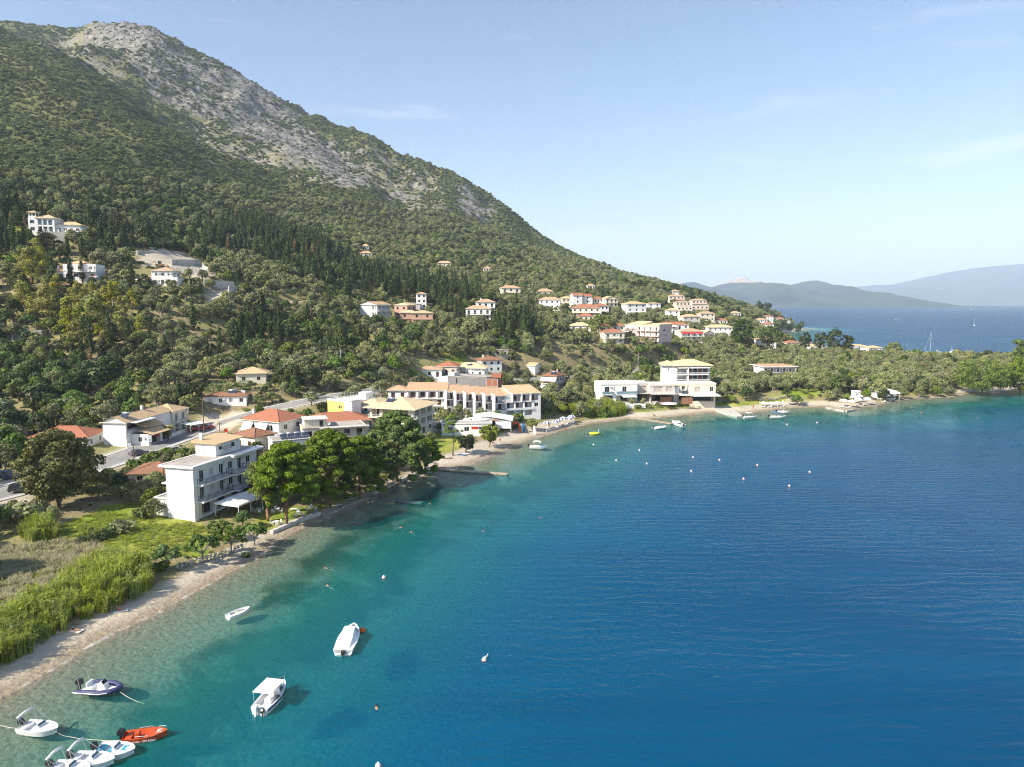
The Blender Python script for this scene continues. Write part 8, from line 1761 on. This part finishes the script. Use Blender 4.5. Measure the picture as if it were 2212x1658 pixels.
for i, (u, v, lab) in enumerate(((598, 1108, 'on the lawn between the pine trunks'), (558, 1108, 'under the guesthouse awning'), (646, 1115, 'on the beach wall right of the near pine'), (597, 1137, 'on the beach wall nearest the fig trees'), (673, 1104, 'on the beach wall behind the second pine'))):
    p = G(u, v); o = tag(empty('garden_table', (p.x, p.y, p.z), .3 * i), 'white plastic table ' + lab, 'table', 'white garden tables'); inst('top', tp_m, o)
    for x in (-.38, .38):
        for y in (-.38, .38): inst('leg', tl_m, o, (x, y, 0))
    for k in range(3):
        a = k * 2.1 + i; q = tag(empty('garden_chair', (p.x + math.cos(a) * .85, p.y + math.sin(a) * .85, float(hgt(p.x + math.cos(a) * .85, p.y + math.sin(a) * .85))), a), 'white plastic chair at the table ' + lab, 'chair', 'white chairs ' + lab); inst('seat', ch_m, q)
        for x in (-.18, .18):
            for y in (-.18, .18): inst('leg', cl_m, q, (x, y, 0))
# paddle boards
def board_mesh(L, w, mat):
    V = []; n = 12
    for k in range(n): a = 2 * math.pi * k / n; V.append((math.copysign(abs(math.cos(a)) ** 1.0, math.cos(a)) * L / 2, math.copysign(abs(math.sin(a)) ** .7, math.sin(a)) * w / 2, 0))
    V += [(x, y, .1) for x, y, z in V]; return MB().add(V, [tuple(range(n - 1, -1, -1)), tuple(range(n, 2 * n))] + [(k, (k + 1) % n, (k + 1) % n + n, k + n) for k in range(n)]).mesh('board', mat)
def sup(u, v, mat, label, up, rz): 
    p = G(u, v); o = tag(inst('paddle_board', board_mesh(2.9, .75, mat), None, (p.x, p.y, p.z + (1.4 if up else .06)), rz), label, 'paddle board')
    if up: o.rotation_euler = (R(90), R(83), rz)
sup(1154, 940, 'canvas', 'white paddle board leaning upright on the sand', True, R(0)); sup(1123, 936, 'orange_paint', 'red paddle board standing in the rack', True, R(0)); sup(1127, 935, 'teal_hull', 'pale blue board standing in the rack', True, R(0)); sup(1131, 934, 'canvas_blue', 'blue board standing in the rack', True, R(0)); sup(997, 984, 'canvas_blue', 'blue paddle board lying on the sand by the thin pine', False, R(-14)); sup(1008, 982, 'canvas', 'white paddle board lying beside the blue one', False, R(-10))
p = at_z(1284, 938); o = tag(empty('inflatable_toy', (p.x, p.y, 0), .3), 'yellow-green inflatable pool toy with a pale blue head', 'inflatable'); simple('toy_yellow', (.68, .72, .05), .5); m = MB(); ring = [(1.5 * math.cos(t * math.pi / 6), .8 * math.sin(t * math.pi / 6), .2) for t in range(13)]; m.tube(ring, .28, 8, False); m.obj('ring', 'toy_yellow', o, True); MB().box(-1.2, 1.2, -.6, .6, .02, .1).obj('floor', 'toy_yellow', o); MB().tube([(1.4, 0, .3), (1.5, 0, .9), (1.45, 0, 1.3), (1.6, 0, 1.45)], [.2, .14, .14, .05], 7).obj('head', 'teal_hull', o, True)

# ================================================================== jetties, walls
simple('jetty_top', (.36, .30, .21), .9, .2, 1.5, stain=((.22, .18, .13), .6))
def jetty(name, label, a, b, w, z=.45, mat='jetty_top', planks=True):
    A = at_z(*a, z); B_ = at_z(*b, z); d = (B_ - A); L = d.length; o = tag(empty(name, (A.x, A.y, 0), math.atan2(d.y, d.x)), label, 'jetty'); n = max(3, int(L / 2.2)); me = MB().box(.02, L / n - .02, -w / 2, w / 2, z - .22, z).mesh('slab', mat)
    for k in range(n): inst('slab', me, o, (k * L / n, 0, random.uniform(-.02, .02)))
    MB().box(0, L, -w / 2 + .12, w / 2 - .12, -1.6, z - .225).obj('base', 'dark_fill' if z < 0 else 'dark_concrete', o)
jetty('near_jetty', 'narrow concrete jetty reaching out from the end of the pine grove', (948, 1013), (1097, 1024), 1.5, .26); jetty('sunken_slab', 'dark weed-covered concrete slab just awash below the pines', (806, 1076), (912, 1086), 1.3, -.06, 'dark_concrete'); jetty('long_jetty', 'low tan jetty beside the white cuddy boat', (1352, 900), (1452, 915), 2.0, .28); jetty('far_jetty', 'thin pale jetty at the right end of the shore', (2100, 845), (2182, 851), 1.8, .4)
q = [at_z(1545, 884, 1.0), at_z(1585, 886, .7), at_z(1606, 899, .35), at_z(1592, 900, .3)]; n = 4; V = [tuple(p) for p in q] + [(p.x, p.y, -1.5) for p in q]; tag(MB().add(V, [(3, 2, 1, 0), (0, 1, 5, 4), (1, 2, 6, 5), (2, 3, 7, 6), (3, 0, 4, 7)]).obj('slipway', 'stone_block'), 'pale concrete slipway running into the water beside the white boats', 'slipway')
STONES = []
for k in range(6):
    bm = bmesh.new(); bmesh.ops.create_icosphere(bm, subdivisions=1, radius=.5)
    for v in bm.verts: v.co = v.co * random.uniform(.75, 1.15); v.co.z *= .7
    me = bpy.data.meshes.new('stone'); bm.to_mesh(me); bm.free(); me.materials.append(M('stone')); STONES.append(me)
def stone_wall(name, label, pts, h, step=.45, z=None):
    o = None; cnt = 0
    for (a, b) in zip(pts[:-1], pts[1:]):
        L = math.hypot(b[0] - a[0], b[1] - a[1]); n = int(L / step)
        for k in range(n):
            t = k / n; x, y = a[0] + (b[0] - a[0]) * t, a[1] + (b[1] - a[1]) * t; zz = float(hgt(x, y)) if z is None else z
            if o is None: o = tag(empty(name, (x, y, zz)), label, 'wall'); org = Vector((x, y, zz))
            for r in range(int(h / .3)):
                if cnt > 295: break
                s = random.uniform(.45, .75); q = inst('stone', random.choice(STONES), o, Vector((x + random.uniform(-.12, .12), y + random.uniform(-.12, .12), zz + .08 + r * .3)) - org, random.uniform(0, 6), (s, s, s * .8)); cnt += 1
stone_wall('dry_stone_wall', 'grey dry-stone wall along the beach below the fig trees', [W(384, 1226, 1.2), W(430, 1210, 1.2), W(480, 1194, 1.2), W(530, 1174, 1.2)], 1.1, .62)
stone_wall('stone_edge', 'low rough stone edge beside the pine-shaded beach', [W(700, 1108, 1.0), W(760, 1082, 1.0), W(800, 1068, 1.0)], .7, .5)
stone_wall('garden_stone_wall', 'tan stone wall on the slope above the square parasols', [tuple(G(1640, 866))[:2], tuple(G(1700, 860))[:2], tuple(G(1745, 872))[:2]], 1.2, .6)
def lowwall(name, label, px, z, th, h, mat):
    P_ = [at_z(u, v, z) for u, v in px]; o = tag(empty(name, tuple(P_[0])), label, 'wall'); n0 = 0
    for a, b in zip(P_[:-1], P_[1:]):
        d = b - a; L = d.length; k = max(1, int(L / 2.4)); ang = math.atan2(d.y, d.x)
        me = MB().box(.015, L / k - .015, -th / 2, th / 2, -1.4, h).mesh('block', mat)
        for i in range(k): p = a + d * (i / k); inst('block', me, o, p - P_[0], ang)
lowwall('beach_terrace_edge', 'pale concrete terrace edge between the tables and the shingle', [(586, 1148), (640, 1124), (690, 1107)], .75, .8, .1, 'stone_block'); lowwall('beach_terrace_edge', 'pale concrete edge of the beach farther under the pines', [(806, 1064), (860, 1038), (928, 1010)], .65, .7, .1, 'stone_block'); lowwall('umbrella_terrace_edge', 'white low wall below the striped umbrellas', [(1180, 931), (1215, 922), (1246, 912)], .65, .3, .1, 'concrete'); lowwall('yard_wall', 'white garden wall beside the caravan', [(912, 920), (955, 918)], 2.8, .25, .9, 'white'); lowwall('rock_ledge', 'brown ledge of rock at the water below the domed umbrellas', [(1786, 881), (1806, 885), (1826, 888), (1845, 885)], .25, 1.2, .18, 'stone')
# building site terraces
def site_wall(u0, v0, u1, v1, h, label):
    a, b = G(u0, v0), G(u1, v1); d = b - a; L = d.length; o = tag(empty('retaining_wall', tuple(a), math.atan2(d.y, d.x)), label, 'wall', 'retaining walls of the building site'); z1 = b.z - a.z; n = max(2, int(L / 3))
    for k in range(n):
        x0, x1 = L * k / n, L * (k + 1) / n - .03; za, zb = z1 * k / n, z1 * (k + 1) / n; MB().add([(x0, -.25, za - 2.5), (x1, -.25, za - 2.5), (x1, .25, za - 2.5), (x0, .25, za - 2.5), (x0, -.25, za + h), (x1, -.25, za + h), (x1, .25, za + h), (x0, .25, za + h)], [(0, 3, 2, 1), (4, 5, 6, 7), (0, 1, 5, 4), (1, 2, 6, 5), (2, 3, 7, 6), (3, 0, 4, 7)]).obj('wall_panel', 'stone_block', o)
for a in ((296, 552, 405, 556, 2.2, 'topmost pale stone terrace wall of the building site'), (370, 574, 435, 574, 2.8, 'second terrace wall, below the topmost one'), (366, 592, 450, 600, 3.0, 'third terrace wall behind the villa roof'), (438, 582, 466, 596, 1.8, 'slanting cream terrace wall at the site corner'), (441, 618, 505, 622, 2.6, 'long grey terrace wall above the track'), (494, 630, 534, 634, 2.2, 'short terrace wall beside the track bend'), (495, 648, 525, 652, 1.6, 'lowest terrace wall under the track')): site_wall(*a)
simple('digger_paint', (.36, .15, .05), .7, .2); p = G(346, 578); o = tag(empty('digger', (p.x, p.y, p.z), .2), 'rusty orange backhoe digger parked on the building site', 'digger')
MB().box(-1.6, 1.4, -.8, .8, .7, 1.4).obj('body', 'digger_paint', o); MB().box(-.7, .5, -.7, .7, 1.42, 2.7).obj('cab', 'glass', o); MB().box(-.75, .55, -.75, .75, 2.72, 2.82).obj('cab_roof', 'digger_paint', o); MB().tube([(1.3, 0, 1.2), (2.6, 0, 1.5), (3.2, 0, .7)], .14, 6).obj('front_arm', 'digger_paint', o); MB().box(3.0, 3.5, -.9, .9, .1, .8).obj('bucket', 'digger_paint', o); MB().tube([(-1.5, 0, 1.2), (-2.4, 0, 2.8), (-3.4, 0, 1.9), (-3.3, 0, .6)], .15, 6).obj('back_arm', 'digger_paint', o)
wh_m = MB().lathe([(0, -.16), (.5, -.16), (.5, .16), (0, .16)], 12).xf(Matrix.Rotation(R(90), 4, 'X')).mesh('wheel', 'outboard')
for x, y, s in ((-1.0, -.85, 1.3), (-1.0, .85, 1.3), (1.1, -.85, .9), (1.1, .85, .9)): inst('wheel', wh_m, o, (x, y, .5 * s), 0, s)

# ================================================================== cars
for nm, c in (('car_black', (.018, .020, .022)), ('car_navy', (.02, .03, .07)), ('car_white', (.75, .75, .74)), ('car_silver', (.45, .46, .47)), ('car_grey', (.08, .09, .10)), ('car_red', (.38, .02, .02))): simple(nm, c, .25, .03, spec=.6)
CARM = {}
def carparts(kind):
    if kind in CARM: return CARM[kind]
    L, Wd, hb, hr, sec = {'suv': (4.5, 1.85, 1.0, 1.78, [(-2.25, .45), (-2.25, 1.0), (1.05, 1.02), (2.15, .92), (2.25, .5)]), 'sedan': (4.5, 1.75, .9, 1.42, [(-2.25, .4), (-2.2, .92), (-1.5, .95), (.9, .92), (2.0, .78), (2.25, .42)])}[kind]
    lo = MB(); n = len(sec); w = Wd / 2
    V = [(x, -w, z) for x, z in sec] + [(x, w, z) for x, z in sec]; lo.add(V, [tuple(range(n)), tuple(range(2 * n - 1, n - 1, -1))] + [(i, i + n, i + 1 + n, i + 1) for i in range(n - 1)]); lo.box(-2.2, 2.2, -w + .02, w - .02, .28, .45)
    a = [(-2.15, hb), (-2.0, hr - .02), (.25, hr), (1.0, hb)] if kind == 'suv' else [(-1.7, hb), (-1.05, hr - .04), (.2, hr), (1.05, hb)]
    wt = w * .8; cab = MB(); V = []
    for i, (x, z) in enumerate(a): ww = w * .96 if i in (0, 3) else wt; V += [(x, -ww, z), (x, ww, z)]
    cab.add(V, [(0, 2, 3, 1), (4, 6, 7, 5), (0, 6, 4, 2), (1, 3, 5, 7)]); rf = MB().add([(a[1][0] - .05, -wt, a[1][1] + .005), (a[2][0] + .05, -wt, a[2][1] + .005), (a[2][0] + .05, wt, a[2][1] + .005), (a[1][0] - .05, wt, a[1][1] + .005), (a[1][0] + .1, -wt * .9, a[1][1] + .06), (a[2][0] - .1, -wt * .9, a[2][1] + .06), (a[2][0] - .1, wt * .9, a[2][1] + .06), (a[1][0] + .1, wt * .9, a[1][1] + .06)], [(4, 5, 6, 7), (0, 1, 5, 4), (1, 2, 6, 5), (2, 3, 7, 6), (3, 0, 4, 7)])
    pl = MB()
    for s in (-1, 1):
        for x in (-.45, -1.4 if kind == 'suv' else -1.1): pl.tube([(x, s * w * .97, hb), (x + .02, s * (wt + .01), hr - .02)], .05, 4)
    CARM[kind] = (lo, cab.mesh('windows', 'glass'), rf, pl, .36 if kind == 'suv' else .32); return CARM[kind]
tyre = MB().lathe([(0, -.11), (.2, -.11), (.32, -.1), (.34, 0), (.32, .1), (.2, .11), (0, .11)], 14).xf(Matrix.Rotation(R(90), 4, 'X')).mesh('wheel', 'outboard'); rim = MB().lathe([(0, -.02), (.17, -.02), (.19, .0), (0, .005)], 10).xf(Matrix.Rotation(R(90), 4, 'X')).mesh('rim', 'steel'); lamp_h = MB().box(-.03, .02, -.18, .18, -.06, .06).mesh('headlight', 'gelcoat'); lamp_t = MB().box(-.02, .03, -.12, .12, -.09, .09).mesh('tail_light', 'red_paint')
def car(u, v, kind, mat, label, rz, group=None, z=None):
    p = G(u, v) if z is None else at_z(u, v, z); zz = float(hgt(p.x, p.y)) + .06; lo, cab, rf, pl, wr = carparts(kind); o = tag(empty('parked_car', (p.x, p.y, zz), rz), label, 'car', group)
    key = (kind, mat)
    if key not in UNIT: UNIT[key] = (lo.mesh('body', mat), rf.mesh('roof', mat), pl.mesh('pillars', mat))
    b, r, q = UNIT[key]; inst('body', b, o); inst('windows', cab, o); inst('roof', r, o); inst('pillars', q, o)
    for x in (-1.35, 1.4):
        for y in (-.8, .8): w = inst('wheel', tyre, o, (x, y, wr), 0, wr / .34); inst('rim', rim, w, (0, math.copysign(.115, y), 0))
    for y in (-.6, .6): inst('headlight', lamp_h, o, (2.2, y, .7)); inst('tail_light', lamp_t, o, (-2.26, y * 1.1, .75))
LOT = 'cars under the long carport'
car(49, 1066, 'suv', 'car_black', 'black off-road car driving past the plane tree', R(2)); car(18, 1036, 'suv', 'car_navy', 'dark blue car parked behind the black off-road car', R(8)); car(2, 1120, 'sedan', 'car_white', 'white car cut by the left picture edge', R(60)); car(300, 984, 'sedan', 'car_grey', 'dark grey saloon parked in front of the shop house', R(62)); car(377, 978, 'sedan', 'car_silver', 'silver saloon driving on the road behind the guesthouse', R(66)); car(424, 932, 'sedan', 'car_red', 'left one of two red cars at the shop house end', R(30)); car(446, 928, 'sedan', 'car_red', 'right one of two red cars at the shop house end', R(30)); car(1115, 830, 'sedan', 'car_grey', 'dark car on the main road above the stepped hotel', R(200)); car(1309, 808, 'sedan', 'car_red', 'red car on the far road beside the billboard', R(15)); car(1252, 856, 'sedan', 'car_black', 'black car parked left of the modern villas', R(10)); car(691, 862, 'sedan', 'car_silver', 'grey car parked under the olives above the yellow block', R(20)); car(761, 856, 'sedan', 'car_white', 'white car under the olives behind the yellow block', R(200))
for i, (u, m) in enumerate(((1392, 'car_white'), (1404, 'car_black'), (1415, 'car_silver'), (1425, 'car_silver'), (1436, 'car_white'))): car(u, 823, 'sedan', m, '%s car under the carport, %s from the left' % (('white', 'black', 'silver', 'silver', 'white')[i], ('first', 'second', 'third', 'fourth', 'fifth')[i]), R(-75), LOT, z=4.2)
def carport(A, B_, depth, h, label, mat, n):
    A = Vector((*A, 0)); B_ = Vector((*B_, 0)); d = B_ - A; L = d.length; z = float(hgt(A.x, A.y)); o = tag(empty('carport', (A.x, A.y, z), math.atan2(d.y, d.x)), label, 'carport'); MB().box(0, L, -.4, depth, h, h + .08).obj('roof', mat, o)
    for k in range(n):
        for y in (0, depth - .3): MB().box(L * k / (n - 1) - .05 + (.1 if k == 0 else -.1 if k == n - 1 else 0), L * k / (n - 1) + .05 + (.1 if k == 0 else -.1 if k == n - 1 else 0), y, y + .1, -.3, h).obj('post', 'galv', o)
carport(W(1386, 825, 4.2), W(1443, 824, 4.2), 5.2, 2.4, 'long grey carport roof behind the villas', 'galv', 6); carport(W(412, 936, 3.5), W(448, 930, 3.5), 5, 2.5, 'small white canopy over the two red cars', 'canvas', 3)
# ================================================================== poles, wires, signs
POLES = {}
def pole(u, v, vt, label, cross=True, mat='pole_wood', ref=None):
    p = G(u, v); d = ray(u, vt); t = p.y / d.y; h = CAM_H + d.z * t - p.z; o = tag(empty('utility_pole', (p.x, p.y, p.z)), label, 'pole'); MB().tube([(0, 0, -1), (0, 0, h)], [.15, .10], 7).obj('shaft', mat, o); POLES[(u, v)] = Vector((p.x, p.y, p.z + h))
    if cross: MB().box(-.7, .7, -.05, .05, h - .5, h - .38).obj('crossarm', mat, o); [MB().tube([(x, 0, h - .38), (x, 0, h - .18)], .05, 6).obj('insulator', 'gelcoat', o) for x in (-.6, 0, .6)]
for a in ((355, 1055, 976, 'leaning brown pole beside the guesthouse gable', False), (290, 1003, 961, 'wooden pole at the road edge below the shop', False), (441, 938, 861, 'tall brown pole at the red cars'), (476, 955, 912, 'wooden pole across the road from the shop house'), (1378, 801, 765, 'tall pale pole on the roadside behind the carport', False, 'galv'), (1396, 820, 788, 'leaning pole beside the carport', False), (1337, 657, 640, 'pole at the right end of the village row'), (245, 688, 647, 'pale pole among the yellow pines', False, 'galv'), (385, 719, 702, 'short pole on the open olive slope', False, 'galv'), (557, 678, 652, 'pole with wide crossarm above the olive grove', True, 'galv'), (736, 792, 753, 'pole in the olive grove above the yellow block', False, 'galv'), (805, 652, 632, 'pole beside the white balconied hotel'), (1546, 840, 823, 'street lamp pole right of the hotel', False, 'galv'), (1687, 766, 746, 'pole behind the spreading dark pine', False, 'galv'), (1723, 771, 750, 'thin pole left of the marina trees', False, 'galv'), (1322, 744, 728, 'pole in front of the two red-roofed houses', False, 'galv'), (1288, 683, 672, 'pole beside the wide red hip roof'), (1240, 842, 800, 'brown pole at the corner of the blind house')): pole(*a)
def wire(a, b, label, sag=1.): line('overhead_wire', label, [tuple(POLES[a]), tuple(POLES[b])], .02, 'iron', 'wire', sag)
wire((245, 688), (385, 719), 'overhead wire from the pine pole down to the olive slope', 1.5); wire((290, 1003), (355, 1055), 'overhead wire from the road pole to the guesthouse pole', 1.0); wire((441, 938), (476, 955), 'overhead wire across the road at the red cars', .6); wire((476, 955), (290, 1003), 'overhead wire along the road', 1.2)
p = G(1318, 811); o = tag(empty('billboard', tuple(p), R(4)), 'white roadside billboard with rows of grey lettering', 'sign'); 
for x in (-1.0, 1.0): MB().box(x - .07, x + .07, -.05, .05, -.5, 3.4).obj('post', 'galv', o)
MB().box(-1.3, 1.3, -.1, -.06, 1.2, 3.5).obj('panel', 'gelcoat', o)
for k in range(3): MB().box(-1.0, 1.0, -.115, -.103, 1.5 + k * .65, 1.8 + k * .65).obj('text_band', 'galv', o)
for u, v, lab, m_ in ((489, 950, 'narrow red and white banner sign at the roadside', 'red_paint'), (281, 985, 'white board sign in front of the dark grey saloon', 'gelcoat'), (325, 966, 'small white shop sign on a post by the shop awning', 'gelcoat')):
    p = G(u, v); o = tag(empty('shop_sign', tuple(p), R(20)), lab, 'sign'); MB().tube([(0, 0, -.3), (0, 0, 2.6)], .04, 6).obj('post', 'galv', o); MB().box(-.4, .4, -.06, -.03, 1.3, 3.0).obj('panel', m_, o); MB().box(-.28, .28, -.075, -.065, 1.6, 2.0).obj('text_band', 'galv' if m_ == 'gelcoat' else 'gelcoat', o)
def fence(px, label, h=.9, z=None, mat='wood_grey'):
    P_ = [G(u, v) for u, v in px]; o = tag(empty('fence', tuple(P_[0])), label, 'fence')
    for a, b in zip(P_[:-1], P_[1:]):
        d = b - a; L = d.length; n = max(2, int(L / 1.0)); ang = math.atan2(d.y, d.x)
        for k in range(n): q = a + d * (k / n); inst('post', UNIT.setdefault(('fpost', mat), MB().box(-.05, .05, -.05, .05, -.4, h).mesh('post', mat)), o, q - P_[0], ang)
        for zz in (.4, .8): m = MB().tube([(a - P_[0]) + Vector((0, 0, zz * h)), (b - P_[0]) + Vector((0, 0, zz * h))], .03, 4); m.obj('rail', mat, o)
fence([(1386, 889), (1440, 887), (1500, 883), (1545, 880)], 'grey post fence between the villa gardens and the sand'); fence([(1290, 896), (1350, 893), (1386, 889)], 'brown fence behind the reeds in front of the villa pool', mat='wood')
# white bar and awning on the eastern beach
def east_bar():
    A = tuple(G(1894, 862))[:2]; b = Bd('beach_taverna', 'small beach taverna with broad white awning on the eastern beach', A, along(A, R(4), 8), 6, float(hgt(*A)), 1, 2.8, 'white', 'kiosk', near=True); b.open('front', .5, 7.5, .1, 2.3, 'v', 1.5); b.walls(); b.roof('hip', 'awning_cream', 1.0, .5); b.awn('front', -.5, 8.5, 3.0, 2.6, .5); b.posts([(0, -2.5), (4, -2.5), (8, -2.5)], -.5, 2.5, .06, 'frame', 'post')
    A = tuple(G(1846, 864))[:2]; c = Bd('white_kiosk', 'narrow white lifeguard-like kiosk with open front among the umbrellas', A, along(A, R(6), 2.4), 2.4, float(hgt(*A)), 1, 3.0, 'white', 'kiosk', near=True); c.open('front', .5, 1.9, .9, 2.3, 'v', 1.0); c.walls(); c.roof('flat', 'awning_cream', para=.2)
east_bar()
for i, (u, v, w, lab) in enumerate(((50, 735, 13, 'grey block shed with corrugated roof half hidden by cypresses'), (1075, 772, 10, 'unfinished concrete frame hut in the olive grove'))):
    h2('block_shed', lab, u, v, w, 6, 6, 1, 'flat', wall='concrete', fh=2.9, front='v', nb=3 if i else 2, ns=0, keep=True, cat='shed')
